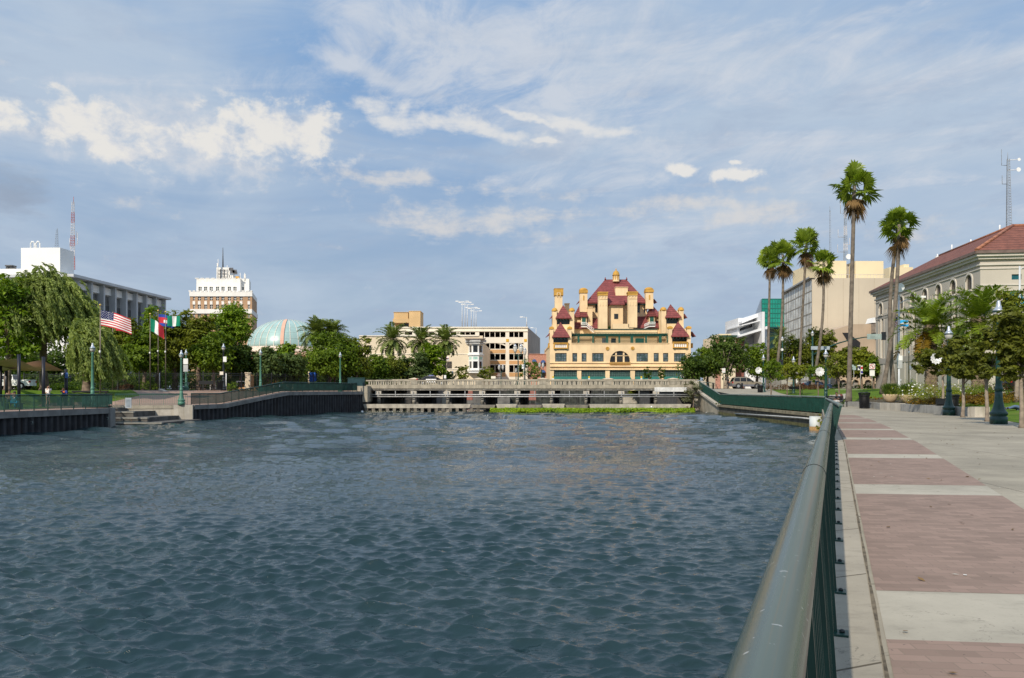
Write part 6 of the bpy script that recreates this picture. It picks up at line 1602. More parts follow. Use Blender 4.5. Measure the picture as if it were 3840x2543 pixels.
# right bank: big palms
feather_palm('feather palm with yellowing lower fronds, left of two by the arched building',(gx(3492,66),66,1.1),gz(1236,66)-1.1,3.9,71,40,.44,'palm',8,.35,.85,'feather palms on the right lawn',-40,80,True,.055)
feather_palm('feather palm with upright green fronds, right of two by the arched building',(gx(3668,62),62,1.15),gz(1206,62)-1.15,3.7,72,38,.42,'palm',3,.35,.85,'feather palms on the right lawn',-30,80,True,.055)
feather_palm('small date palm in front of the dark green glass',(gx(2925,140),140,1.7),gz(1268,140)-1.7,2.6,73,46,.25,'date',0,.1,.5,None,-50,80)
fan=[('tallest fan palm with brown skirt in front of the tan office block',3182,66,3204,696,2.05,0,81,.20),
('tall fan palm by the arched building, its crown against the sky',3309,78,3372,842,2.15,.4,82,.22),
('fan palm trunk crossing behind the tall one by the arched building',3352,80,3366,862,1.35,-.6,83,.22),
('leftmost and thinnest fan palm of the group beside the green glass box',2878,122,2888,972,2.0,.0,84,.22),
('leaning fan palm second from left beside the green glass box',2902,118,2936,955,2.35,.5,85,.24),
('highest fan palm of the group beside the tan office block window wall',2993,116,3024,915,2.5,.0,86,.22),
('shortest fan palm of the group, in front of the tan office block corner',3044,108,3088,985,2.0,.6,87,.22)]
for lb,u0,D,u1,vc,rad,bend,sd,tr in fan:
    z=rz_(u0,D) if D<110 else 1.5
    fan_palm(lb,(gx(u0,D),D,z),(gx(u1,D),D,gz(vc,D)),sd,rad*(.52 if sd<84 else .60),28 if sd<84 else 26,9,tr,bend)
# right bank trees
RT_='street trees on the right bank'
tb=[('low spreading dark tree at the right end of the bridge',2598,128,1335,1440,60,'dark',111),
('tall dark tree with pale forked trunk beside the no parking sign',2722,128,1268,1425,86,'dark',112),
('dark tree left of the forked trunk, over the bridge end',2655,130,1305,1435,62,'mid',113),
('dark green tree behind the tan car',2838,134,1290,1430,62,'mid',114),
('olive green tree behind the leftmost fan palms',2905,136,1305,1425,55,'olive',115),
('bright olive street tree before the gridded window wall',2975,132,1262,1415,58,'olive',116),
('olive street tree behind the signal mast',3040,130,1238,1420,54,'olive',117),
('olive tree before the tan annex, left',3085,128,1240,1400,50,'olive',118),
('olive tree before the tan annex, behind the tallest palm trunk',3188,126,1304,1420,62,'olive',119),
('bushy yellow green tree right of the tallest palm trunk',3232,124,1318,1415,48,'yellow',120),
('dark street tree left of the no turn sign',3278,122,1340,1418,40,'mid',121),
('dark street tree between the two crossing palm trunks',3338,121,1346,1418,40,'mid',122),
('dark street tree right of the grey lamp pole',3412,120,1344,1416,46,'mid',123),
('dark street tree under the left feather palm',3475,118,1350,1416,44,'mid',124),
('dark street tree behind the patterned palm trunks',3570,116,1352,1420,50,'mid',125)]
for lb,u,D,vt,vb,hw,kd,sd in tb:
    tree('street_tree',lb,'tree',u,D,1.6,vt,vb,hw,kd,int(2800+hw*52),.40,sd,group=RT_,bark=BARK2 if sd==112 else None,tr=.28 if sd==112 else None,nb=16 if sd==112 else 9)
yt='young staked trees on the right lawn'
for lb,u,D,vt,vb,hw,kd,sd in [('young tree with thin trunk beside the black litter bin near the tan car',2891,84,1350,1436,46,'mid',131),('young yellow green tree between two lamp posts on the far lawn',2952,90,1362,1428,34,'yellow',132),('young tree left of the white flower ornament lamp',3068,80,1372,1432,42,'mid',133),('young tree beside the seated person by the tallest palm',3146,68,1330,1428,55,'olive',134),('young tree with very thin trunk behind the far lamp post',3000,88,1370,1425,36,'olive',135)]:
    tree('young_tree',lb,'tree',u,D,rz_(u,D),vt,vb,hw,kd,1900,.24,sd,group=yt,tr=.07)
fg='small trees along the promenade at right'
for lb,u,D,vt,vb,hw,kd,sd,n in [('small promenade tree with forked trunk right of the second lamp post',3610,41.5,1262,1430,100,'deep',141,6400),('small promenade tree with bare trunk left of the nearest lamp post',3702,35.8,1262,1425,88,'deep',142,5000),('nearest promenade tree at the right edge of the picture',3832,29.6,1160,1425,128,'deep',143,8000),('promenade tree with thin trunk behind the second lamp post',3535,47.5,1275,1420,92,'deep',144,5000),('taller tree behind the nearest lamp head at right',3812,54,1075,1290,75,'olive',145,5000)]:
    tree('promenade_tree',lb,'tree',u,D,rz_(u,D),vt,vb,hw,kd,n,.20 if D<40 else .22,sd,group=fg,tr=.085 if D<50 else .14,bark=BARK2,nb=16,inner=.2,ragged=D<50)
# straggly tree growing out of the bridge corner
tree('straggly_tree','straggly pale leaved tree growing beside the right bridge pier over the water','tree',2600,110.5,-1.5,1418,1522,36,'pale',900,.26,151,tr=.07,inner=.2)
shrub('brown scrub and debris at the foot of the right bridge pier',gx(2590,110),110.2,-1.5,1.6,1.0,'rust',500,.2,152,cat='scrub')
shrub('small weed growing on the coping of the stained right quay wall',26.0,96.8,-.38,.35,.75,'olive',120,.16,153,cat='weed',name='weed'); shrub('orange brown weeds hanging by the pale round pile',22.55,56.0,-1.5,.35,1.35,'yellow',380,.12,154,cat='weed',name='weed')
# flower bed behind the low retaining wall
bed='flower bed planting behind the low wall'
BEDS=[('white flowered green shrub in the middle of the bed behind the lamp',3492,54,2.2,1.75,'yellow',2600,80),('white flowered shrub behind the second lamp post',3570,55,1.8,1.7,'yellow',2000,45),('white flowered shrub between the two bowl planters',3375,61,.9,1.6,'yellow',900,40),('white flowered shrub left of the first bowl planter',3330,62.5,.7,.9,'yellow',500,25),('tall grassy green shrub behind the right bowl planter',3442,63,1.5,2.0,'bright',1400,0),('dark green low shrub before the patterned trunks',3640,57,2.6,1.6,'mid',1800,0),('dark green shrub behind the right feather palm foot',3700,60,2.4,1.3,'mid',1600,0),('purple brown grass clump right of the forked trunk',3622,53.5,1.0,.85,'rust',900,0),('orange low shrub right of the purple grass',3655,52.5,1.3,.65,'gold',900,0),('orange green ground shrub along the beige edging',3712,54.5,2.2,.7,'gold',1300,0),('rust coloured spiky shrub right of the nearest lamp post',3790,57,2.4,1.6,'rust',1800,0),('yellow green low shrub below the rust coloured one',3800,54.5,2.4,.75,'gold',1500,0),('mossy low shrub on top of the low wall behind the litter bin',3510,50.5,1.4,.5,'gold',900,0),('rusty green low shrub left of the bowl planters',3300,64.5,.7,.55,'gold',450,0),('low orange green shrub along the wall under the white flowers',3470,51.8,1.6,.55,'gold',900,0),('white daisy clump beside the right bowl planter',3432,54.2,.55,.55,'grey',350,80),('reddish hedge behind the far lawn under the palms',2960,104,4.2,.9,'rust',1500,0),('reddish hedge by the far palm trunks',3040,103,2.8,.9,'rust',1000,0),('dark clipped hedge across the street behind the no turn sign',3255,131,3.2,1.2,'dark',1100,0),('second dark clipped hedge across the street',3290,131,2.2,.9,'dark',700,0),('dark clipped hedge across the street behind the tallest palm',3120,131,3.0,1.2,'dark',900,0)]
for k,(lb,u,D,w,h,kd,n,fl) in enumerate(BEDS):
    z=rz_(u,D) if D<110 else 1.55
    shrub(lb,gx(u,D),D,max(z,.45) if D<66 else z,w,h,kd,n,.13 if D<70 else .24,200+k,group=bed if D<66 else None,flowers=fl,aspect=.3 if kd in('yellow','bright','rust') else .5)
# bed soil slope just behind the wall
m=MB(); BP=[(25.4,42.6),(26.1,47.5),(27.6,54.4),(28.0,58),(28.55,65.4)]
for (xa,ya),(xb,yb) in zip(BP[1:],BP[2:]):
    m.face([(xa,ya,.42),(xa+(3 if ya<50 else 6),ya+3,1.1),(xb+6,yb+3,1.1),(xb,yb,.42)])
structure('bed_soil',m,M('bed_soil',(.07,.055,.03),.95,.4,3))
# ================================================================= low retaining wall and planters
rt=thing('retaining_wall','low angular grey concrete retaining wall along the planting bed','wall',(26,50,0),0,None,True)
GW=M('grey_wall_concrete',(.33,.32,.29),.9,.15,1.2,streak=.5,fine=.2)
for a,b in(((25.35,42.2),(26.0,47.3)),((26.0,47.3),(27.35,54.1)),((27.6,57.6),(28.35,61)),((28.35,61.2),(28.4,65.6))): MB().slab(a,b,.34,-.05,.50,side=-.17).build('wall_segment',GW,rt)
MB().slab((27.35,54.1),(27.6,57.6),.36,-.05,.53,side=-.17).build('pale_segment',CONCL,rt); MB().slab((25.05,41.9),(25.9,41.95),.6,-.05,.55,side=.0).build('end_block',CONCL,rt)
BOWL=M('sandstone_bowl',(.50,.38,.24),.85,.08,1.5,fine=.15)
def bowl(label,u,v0,D,r):
    o=thing('bowl_planter',label,'planter',(gx(u,D),D,gz(v0,D)),0,'bowl planters on the bed')
    h=.62; MB().lathe([(r*.42,0),(r*.62,.08),(r*.86,.28),(r*.98,.5),(r*1.0,h),(r*.93,h),(r*.9,h-.06)],n=24).build('bowl',BOWL,o); MB().lathe([(r*.9,h-.07),(.01,h-.04)],n=20).build('soil',MATS['bed_soil'],o)
    rng=np.random.default_rng(int(u)); n=1100; p=np.stack([rng.normal(size=n)*r*.42,rng.normal(size=n)*r*.42,h+.05+.62*rng.random(n)],-1)
    ax=unit(np.stack([p[:,0]*.8,p[:,1]*.8,np.full(n,.9)],-1)+rng.normal(size=(n,3))*.18); nr=unit(np.cross(ax,rng.normal(size=(n,3)))); ln=.35+.2*rng.random(n)
    v,f=leaf_quads(p,ax,nr,ln,ln*.10); link('grass_tuft',mesh_np('grass_tuft',v,f,LEAF['dark'],np.repeat(rng.random(n),4)),o)
bowl('wide sandstone bowl planter with dark grass, nearer the palm trunks',3338,1509,58.5,.55); bowl('wide sandstone bowl planter with dark grass, right one beside the handrail',3404,1512,56.5,.60)
# hand railing up through the bed
rt=thing('stair_handrail','thin pale handrail climbing through the flower bed beside the right bowl planter','handrail',(26,55,.5),0,None,True)
MB().tube([at(3424,1489,57),at(3470,1458,62)],.028,6).tube([at(3424,1498,57),at(3470,1466,62)],.022,6).tube([at(3426,1487,57),at(3426,1508,57)],.028,6).tube([at(3468,1459,62),at(3468,1482,62)],.028,6).build('rail',PIPEM,rt)
kr=MB()
pts=[at(3614,1499,56.5),at(3690,1484,57.5),at(3760,1474,58),at(3850,1468,58.5)]
for a,b in zip(pts,pts[1:]): kr.tube([a,b],.09,4,smooth=False)
o=kr.build('lawn_edging',M('beige_edging',(.50,.43,.32),.9)); tag(o,'beige concrete edging between the right lawn and the orange shrubs','edging')
o=MB().xprism([(gx(600,92),gz(1458,92)),(gx(635,92),gz(1472,92)),(gx(600,92),gz(1472,92))],91.6,92.6).build('concrete_ramp_block',CONCL); tag(o,'small pale wedge shaped concrete block on the left lawn','concrete block')
# footpath from the bench up to the street, across the lawn
m=MB(); PA=[(3120,62,30),(3118,70,34),(3150,84,44),(3185,100,60)]
rows=[]
for u,D,wd in PA:
    x=gx(u,D); w=wd*D/F*.9; rows.append([(x-w,D,RZ(x-w,D)+.05),(x+w,D,RZ(x+w,D)+.05)])
for a,b in zip(rows,rows[1:]): m.face([a[0],a[1],b[1],b[0]])
structure('footpath',m,BAND)
# ================================================================= lamps
CAPM_=M('silver_lamp_cap',(.60,.62,.64),.28,.08,2,metal=.7); LGL=M('lamp_globe_glass',(.50,.49,.45),.18,.2,3,spec=.7)
def lamp_proto(name,label,loc,h,polemat,group,head=1.0,base=1.0,scale_globe=1.0,fat=1.0):
    o=thing(name,label,'street lamp',loc,0,group)
    b=base
    MB().lathe([(.34*b,0),(.34*b,.30),(.30*b,.32),(.30*b,.36),(.345*b,.40),(.345*b,.50),(.30*b,.53),(.24*b,.66),(.18*b,.90),(.150*b,1.15),(.145*b,1.42)],n=18).build('base',polemat,o)
    MB().lathe([(.145*b,1.42),(.165*b,1.44),(.165*b,1.55),(.14*b,1.58),(.125*fat,1.75),(.085*fat,h-.98),(.10*fat,h-.95),(.10*fat,h-.88),(.07,h-.84),(.07,h-.80)],n=14).build('pole',polemat,o)
    s=head; z=h-.80
    l=MB().lathe([(.05*s,0),(.14*s,.04*s),(.20*s,.14*s),(.225*s,.27*s),(.225*s,.30*s)],(0,0,z),16).build('globe',LGL,o)
    MB().lathe([(.235*s,.30*s),(.265*s,.31*s),(.265*s,.345*s),(.23*s,.35*s)],(0,0,z),16).build('ring',polemat,o)
    MB().lathe([(.255*s,.35*s),(.19*s,.42*s),(.115*s,.52*s),(.085*s,.62*s),(.075*s,.72*s),(.06*s,.78*s),(.02,.81*s)],(0,0,z),16).build('cap',CAPM_,o)
    return o
RG='green ball head street lamps on the right bank'
PA=lamp_proto('street_lamp','nearest big green street lamp with silver cap at the right',(gx(3745,33.1),33.1,RZ(gx(3745,33.1),33.1)),5.32,GREEN,RG)
for lb,u,D,s,vt in [('second green street lamp, beside the black litter bins',3558,44.4,.97,0),('third green street lamp, with white flower ornament left of it',3097,72,1.0,1310),('fourth green street lamp on the far lawn',2976,95,1.0,1337),('green street lamp beside the litter bin near the tan car',2863,100,1.0,1330)]:
    x=gx(u,D); dup(PA,(x,D,RZ(x,D) if not vt else gz(vt,D)-5.32),0,lb,s)
MB().box(-.7,-.05,-.03,.03,2.25,2.29).build('yellow_arm',M('yellow_arm',(.62,.50,.10),.6),[o for o in COL.objects if o.get('label')=='fourth green street lamp on the far lawn'][0])
LG='pale green ball head street lamps on the left bank'
PL=lamp_proto('street_lamp','pale green street lamp on the far left steel quay',(gx(347,66),66,gz(1523,66)),5.45,GREENP,LG,.95)
for lb,u,D,vt,s in [('pale green street lamp at the end of the landing wall',680,76,1312,1.0),('pale green street lamp carrying two white signs',698,100,1310,1.0),('pale green street lamp in front of the dome',977,95,1309,1.0),('pale green street lamp near the left end of the bridge',1276,105,1320,1.0)]:
    dup(PL,(gx(u,D),D,gz(vt,D)-5.45*s),0,lb,s)
BLK=M('black_lamp_paint',(.016,.022,.028),.5)
PBk=lamp_proto('street_lamp','black street lamp with small signs beside the picnic table',(gx(838,95),95,1.42),gz(1289,95)-1.42,BLK,'black street lamps')
MB().box(-.0,.42,-.12,-.1,3.55,4.2).build('sign_plate',WHITEP,PBk); MB().box(-.42,.02,-.12,-.1,1.95,2.35).build('sign_plate',CREAMW,PBk)
dup(PBk,(gx(440,112),112,gz(1308,112)-6.9),0,'black street lamp half hidden among the trees left of the flags',1.0)
PBk2=[o for o in COL.objects if o.get('label','').startswith('black street lamp half')][0]
for c in list(PBk2.children):
    if c.name.startswith('sign_plate'): bpy.data.objects.remove(c)
def sign(name,label,u,D,v0,v1,wpx,zb,mat,pole=PIPEM,th=.04,cat='sign',poleD=.03):
    """rectangular plate on a pole"""
    x=gx(u,D); o=thing(name,label,cat,(x,D,zb)); a,b=gz(v1,D)-zb,gz(v0,D)-zb; w=wpx*D/F
    MB().box(-w/2,w/2,-.04-th,-.04,a,b).build('plate',mat,o); MB().tube([(0,0,0),(0,0,b)],poleD,6).build('pole',pole,o); return o
s3=[o for o in COL.objects if o.get('label')=='pale green street lamp carrying two white signs'][0]
for a,b,mt in((1345,1366,WHITEP),(1368,1394,M('grey_sign_back',(.42,.43,.42),.6))): MB().box(-.30,.30,-.16,-.13,gz(b,100)-s3.location.z,gz(a,100)-s3.location.z).build('sign_plate',mt,s3)
# two lantern lamps standing beyond the bridge
def lantern(label,u,D,vtop,zb,heads,gap,group='twin lantern street lamps beyond the bridge',s=1.0):
    o=thing('lantern_lamp',label,'street lamp',(gx(u,D),D,zb),0,group); h=gz(vtop,D)-zb
    MB().lathe([(.28,0),(.26,.5),(.14,.8),(.11,1.2),(.09,h-1.55*s)],n=10).build('pole',GREEN,o)
    for k in range(heads):
        x=(k-(heads-1)/2)*gap; z=h-1.5*s
        hd=MB().lathe([(.10*s,0),(.26*s,.35*s),(.30*s,.75*s),(.27*s,.9*s)],(x,0,z+.15*s),8).build('lantern',LGL,o)
        MB().lathe([(.30*s,1.05*s),(.14*s,1.28*s),(.04*s,1.42*s),(.02,1.5*s)],(x,0,z),8).build('lantern_cap',CAPM_,hd)
        MB().tube([(0,0,h-1.7*s),(x,0,h-1.75*s),(x,0,z+.2*s)],.06*s,6).build('arm',GREEN,o)
    return o
lantern('large twin lantern street lamp on the bridge before the garage',1943,124,1288,2.24,2,.95,s=1.15)
lantern('smaller twin lantern lamp before the garage signboard',1879,168,1366,2.2,2,.8); lantern('twin lantern lamp in front of the blue awnings',2030,168,1358,2.2,2,.75); lantern('single lantern lamp right of the twin one, on a grey pole with a sign',1968,126,1302,2.24,1,.3,'single lantern lamps'); lantern('small lantern lamp at the foot of the cream wall',1697,160,1390,2.2,1,.3,'single lantern lamps',.8); lantern('lantern lamp behind the fence near the blue bin',1231,120,1392,1.6,1,.3,'single lantern lamps',.8); lantern('single lantern lamp hidden behind the big twin lamp pole',1935,160,1380,2.2,1,.3,'single lantern lamps',.8)
sign('sign','white square sign on a grey pole beside the big twin lantern',1963,126,1367,1383,12,2.24,WHITEP); sign('sign','small white sign on a pole at the left of the police car',1669,126,1407,1419,8,2.24,WHITEP); sign('sign','low white street sign before the low wide bush',1850,127,1411,1420,17,2.24,CREAMW)
sg=sign('signboard','brown garage signboard with white lettering between the bush and the pier',1872,220,1400,1412,18,1.5,M('brown_sign',(.10,.035,.03),.7))
# lettering on boards as real text
def text(s,parent,x,y,z,size,mat,name='lettering',align='CENTER'):
    c=bpy.data.curves.new(name,'FONT'); c.body=s; c.size=size; c.align_x=align; c.align_y='CENTER'; c.extrude=.004
    o=bpy.data.objects.new(name,c); COL.objects.link(o); o.parent=parent; o.location=(x,y,z); o.rotation_euler=(R(90),0,0); c.materials.append(mat); bpy.context.view_layer.update()
    me=bpy.data.meshes.new_from_object(o.evaluated_get(bpy.context.evaluated_depsgraph_get())); q=link(name,me,parent); q.location=o.location; q.rotation_euler=o.rotation_euler; bpy.data.objects.remove(o); return q
text('CITY',sg,.15,-.09,gz(1404,220)-1.5,.55,WHITEP); text('GARAGE',sg,.0,-.09,gz(1409,220)-1.5,.34,WHITEP)
# yellow pedestrian signs by the shop windows
YEL=M('yellow_sign',(.62,.42,.02),.6)
for u,lb in((2074,'small yellow sign on a white post at the left corner of the hotel'),(2209,'small yellow sign before the second shop window'),(2405,'small yellow sign before the fourth shop window')):
    o=sign('sign',lb,u,180,1411,1418,6,2.1,YEL,PIPEM); o['group']='yellow signs before the hotel'; MB().box(-.22,.22,-.08,-.04,gz(1427,180)-2.1,gz(1419,180)-2.1).build('plate',WHITEP,o)
for u,D,vt,hw,sd,lb in((2432,168,1376,20,301,'small round street tree before the fourth shop window'),(2478,168,1379,17,302,'small round street tree before the last shop window')):
    tree('street_tree',lb,'tree',u,D,2.1,vt,1424,hw,'dark',900,.3,sd,group='street trees before the hotel')
o=thing('white_sign','white parking sign board hanging at the right end of the hotel awnings','sign',(gx(2559,170),170,gz(1418,170))); MB().box(-.42,.42,0,.06,0,.75).build('board',WHITEP,o); MB().tube([(.3,.1,-1.6),(.3,.1,0)],.03,6).build('pole',PIPEM,o)
# ================================================================= signals and signs on the right
o=thing('signal_mast','green traffic signal mast with long curved arm and lamp on top','traffic signal',(gx(3047,112),112,1.6))
H_=lambda v:gz(v,112)-1.6; X_m=lambda u:gx(u,112)-gx(3047,112)
MB().lathe([(.22,0),(.2,.6),(.14,.9),(.11,H_(1262))],n=12).build('pole',GREEN,o)
arm=[(X_m(3050),-.15,H_(1330)),(X_m(3090),-.15,H_(1308)),(X_m(3140),-.15,H_(1288)),(X_m(3190),-.15,H_(1274)),(X_m(3240),-.15,H_(1265)),(X_m(3322),-.15,H_(1261))]
MB().tube(arm,[.12,.11,.10,.085,.075,.06],8).build('arm',GREEN,o)
lmp=MB().lathe([(.05,0),(.18,.12),(.24,.38),(.24,.42)],(0,0,H_(1262)),10).build('lamp_globe',LGL,o); MB().lathe([(.30,.42),(.14,.6),(.08,.78),(.02,.86)],(0,0,H_(1262)),10).build('lamp_cap',CAPM_,lmp)
SGN=M('pale_green_sign_back',(.30,.38,.37),.5); 
MB().box(X_m(3038),X_m(3108),-.32,-.28,H_(1312),H_(1299)).build('street_sign',M('grey_blue_sign',(.36,.42,.47),.5),o); MB().box(X_m(3248),X_m(3302),-.32,-.28,H_(1273),H_(1253)).build('street_sign',SGN,o)
for u in(3306,3313): MB().box(X_m(u)-.14,X_m(u)+.14,-.5,-.2,H_(1276),H_(1246)).build('signal_head',BLK,o)
o=thing('signal_lamp','green lamp post with small white flower ornament and traffic signal beside the window wall','street lamp',(gx(2934,116),116,1.65)); h=gz(1262,116)-1.65
MB().lathe([(.2,0),(.12,.9),(.08,h-.75)],n=10).build('pole',GREEN,o); g_=MB().lathe([(.05,0),(.2,.15),(.25,.42)],(0,0,h-.75),10).build('globe',LGL,o); MB().lathe([(.28,.42),(.12,.58),(.02,.8)],(0,0,h-.75),10).build('cap',CAPM_,g_)
MB().box(-.55,.0,-.35,-.05,h-4.4,h-3.5).build('signal_head',BLK,o); MB().lathe([(.1,0),(.12,.02)],(-.28,-.37,h-3.7),8).build('red_lens',M('red_lens',(.35,.02,.02),.4),o)
# white rosette ornaments hung on lamp posts
def rosette(label,u,v,D,r,seed,arm=1.0):
    rng=np.random.default_rng(seed); o=thing('flower_ornament',label,'ornament',at(u,v,D),0,'white flower ornaments on lamp posts')
    PW=M('white_petal_plastic',(.80,.80,.79),.6,.06,3)
    for ring,(n,rr,rs) in enumerate([(11,1.0,.40),(9,.72,.40),(7,.45,.34),(4,.18,.26)]):
        m=MB()
        for k in range(n):
            a=2*math.pi*(k+.4*ring)/n+rng.normal()*.06; c=Vector((math.cos(a),-.06-.10*ring,math.sin(a))); t=Vector((-math.sin(a),0,math.cos(a)))
            cc=Vector((c.x*r*rr*.72,-.05*ring*r-.02,c.z*r*rr*.72)); q=r*rs
            P=[cc-c*q*.7*Vector((1,0,1)).length/1.41,cc+t*q*.95+Vector((0,-.10*r,0)),cc+Vector((c.x,0,c.z))*q*.85+Vector((0,-.20*r-.05*r*rng.random(),0)),cc-t*q*.95+Vector((0,-.10*r,0))]
            m.face([P[0],P[1],P[2]]); m.face([P[0],P[2],P[3]])
        m.build('petal_ring',PW,o)
    MB().lathe([(r*.78,0),(r*.78,.05)],n=16).build('back_plate',M('grey_rosette_back',(.30,.31,.31),.7),o).rotation_euler=(R(90),0,0)  # back plate's grey stands in for the shade between petals
    MB().tube([(0,.06,0),(arm,.06,0)],.025,6).build('bracket',GREEN,o)
rosette('white rose shaped ornament on the third green street lamp',3073,1394,71.6,.42,1,.55); rosette('white rose shaped ornament half hidden by leaves near the tan car',2844,1389,99.6,.44,2,.7); rosette('white rose shaped ornament among leaves left of the second lamp post',3508,1345,46,.34,3,.8); rosette('tiny white rose ornament high on the signal lamp post',2932,1311,115.7,.22,4,.1)
# grey light pole with dish, road lamp arm, flags of the city
o=thing('light_pole','tall galvanised street light pole with long arm, white dish and two signs','light pole',(gx(3371,84),84,1.3)); H_=lambda v:gz(v,84)-1.3; X_p=lambda u:gx(u,84)-gx(3371,84)
MB().lathe([(.16,0),(.15,.4),(.11,.5),(.085,H_(1125))],n=12).build('pole',POLEG,o)
MB().tube([(0,0,H_(1140)),(X_p(3390),0,H_(1128)),(X_p(3420),0,H_(1117)),(X_p(3445),0,H_(1114))],[.05,.045,.04,.035],8).build('arm',POLEG,o)
MB().box(X_p(3438),X_p(3470),-.12,.12,H_(1117),H_(1110)).build('lamp_head',WHITEP,o)
m=MB(); m.lathe([(.02,0),(.25,.03),(.42,.10),(.49,.16)],n=20); m.v=[(x,-z,y) for x,y,z in m.v]; m.v=[(x,y-.1,z+H_(1080)) for x,y,z in m.v]; m.build('dish',WHITEP,o); MB().tube([(0,0,H_(1125)),(0,0,H_(1080))],.03,6).build('dish_post',POLEG,o); MB().box(-.1,.1,-.1,.1,H_(1126),H_(1108)).build('bracket_box',POLEG,o)
MB().box(-.32,.32,-.16,-.13,H_(1352),H_(1334)).build('sign_plate',WHITEP,o); MB().box(-.28,.30,-.16,-.13,H_(1381),H_(1353)).build('sign_plate',MATS['grey_sign_back'],o)
o=thing('light_pole','galvanised light pole with blue banner at the right edge behind the trees','light pole',(gx(3824,72),72,1.4)); H_=lambda v:gz(v,72)-1.4
MB().tube([(0,0,0),(0,0,H_(998))],[.1,.075],10).build('pole',POLEG,o); MB().tube([(0,0,H_(1012)),(.4,0,H_(1002)),(1.2,0,H_(998))],.04,6).build('arm',POLEG,o); MB().box(.1,.75,-.03,.0,H_(1150),H_(1116)).build('banner',M('bright_blue_banner',(.02,.33,.62),.7),o)
# flagpoles by the arched building
def flag_cloth(name,parent,x0,z0,w,h,cols,rng,drop=0.0,wave=.12,seg=16,tilt=0.0,mats=None,rows=10,fold=0.0):
    """waving cloth; cols(i,j)-> material index from the cell position (s along, t down)"""
    mats,fn=cols; m=MB(); ph=rng.random()*6
    def P(s,t):
        x=x0+w*s*(1-fold*.35*t); y=wave*math.sin(s*7+ph+t*1.5)*s**.5*1.6; z=z0-h*t-drop*(s**1.3)+.06*math.sin(s*5+ph)*s-fold*t*s*.25
        return (x,y,z)
    for i in range(seg):
        for j in range(rows):
            m.cur=fn((i+.5)/seg,(j+.5)/rows); m.face([P(i/seg,j/rows),P((i+1)/seg,j/rows),P((i+1)/seg,(j+1)/rows),P(i/seg,(j+1)/rows)],True)
    return m.build(name,mats,parent)
def cloth(n,c): return M('cloth_'+n,c,.85,.08,2)
WHT=cloth('white',(.78,.78,.76)); REDC=cloth('red',(.52,.03,.045)); BLUEC=cloth('blue',(.02,.06,.33)); NAVY=cloth('navy',(.022,.028,.11)); GRC=cloth('green',(.0,.21,.12)); ORC=cloth('orange',(.75,.16,.05)); SKYC=cloth('sky_blue',(.02,.36,.70))
def flagpole(label,u,D,zb,vtop,group,bronze=False):
    o=thing('flagpole',label,'flagpole',(gx(u,D),D,zb),0,group); h=gz(vtop,D)-zb
    MB().tube([(0,0,0),(0,0,h)],[.075,.04],8).build('pole',M('flagpole_bronze',(.23,.19,.14),.45,.1,2,metal=.3),o)
    MB().lathe([(.01,0),(.10,.06),(.11,.12),(.08,.2),(.01,.24)],(0,0,h),10).build('finial',M('gold_ball',(.75,.52,.15),.3,metal=.6),o)
    MB().tube([(.0,-.09,h*.5-.15),(.0,-.09,h*.5+.1)],.09,8).build('cleat_box',WHITEP,o)
    return o,h
rng=np.random.default_rng(4)
def striped(s,t):
    if s<.42 and t<.54:
        return 3 if (int(s*24)+int(t*20))%2==0 and int(s*24)%2==0 else 2
    return 0 if int(t*13)%2==0 else 1
FL='flagpoles in the left park'
def usflag(parent,x0,z0,w,h,drop):
    o=flag_cloth('flag',parent,x0,z0,w,h,([REDC,WHT,NAVY],lambda s,t:2 if (s<.42 and t<.54) else (0 if int(t*13)%2==0 else 1)),rng,drop,.12,26,rows=26)
    # white stars on the canton follow the cloth
    m=MB(); cl=o.data
    for r_ in range(7):
        for c_ in range(6 if r_%2==0 else 5):
            s=.035+(c_+(0 if r_%2==0 else .5))*.066; t=.045+r_*.07
            i=int(s*26); j=int(t*26); p=cl.polygons[i*26+j].center; d=.042
            for sg in(-1,1):
                pts=[(p.x+math.sin(2*math.pi*k/10)*(d if k%2==0 else d*.42),p.y+sg*.016,p.z+math.cos(2*math.pi*k/10)*(d if k%2==0 else d*.42)) for k in range(10)]; m.face(pts)
    import bmesh; bm=bmesh.new(); bm.from_mesh(cl)
    for f in m.f:
        nf=bm.faces.new([bm.verts.new(m.v[k]) for k in f]); nf.material_index=1
    bm.to_mesh(cl); bm.free(); cl.update(); return o
zf=lz(376,78); o,h=flagpole('flagpole flying the large stars and stripes in front of the willow',376,78,zf,1148,FL); usflag(o,.06,gz(1163,78)-zf,3.02,1.57,.85)
o,h=flagpole('flagpole with red flag just right of the stars and stripes',423,99,1.4,1177,FL); flag_cloth('flag',o,.4,gz(1212,99)-1.4,2.0,.95,([REDC],lambda s,t:0),rng,.2,.16)
o,h=flagpole('flagpole flying the green white and red tricolour flag',563,98,1.4,1181,FL); flag_cloth('flag',o,.03,gz(1194,98)-1.4,1.65,1.62,([GRC,WHT,REDC],lambda s,t:min(2,int(s*3))),rng,1.0,.16,24)
o,h=flagpole('flagpole flying the blue and red flag with a white emblem',593,99,1.4,1168,FL)
def camb(s,t):
    if t<.27 or t>.75: return 0
    return 2 if .36<s<.66 and t>.42+.25*abs(s-.51) and t<.72 else 1
flag_cloth('flag',o,.03,gz(1178,99)-1.4,2.0,1.5,([BLUEC,REDC,WHT],camb),rng,.3,.14,30,rows=20)
o,h=flagpole('flagpole flying the green white green striped flag',621,98.5,1.4,1173,FL); flag_cloth('flag',o,.2,gz(1184,98.5)-1.4,1.75,1.32,([GRC,WHT],lambda s,t:1 if .36<s<.64 else 0),rng,.1,.14,25)
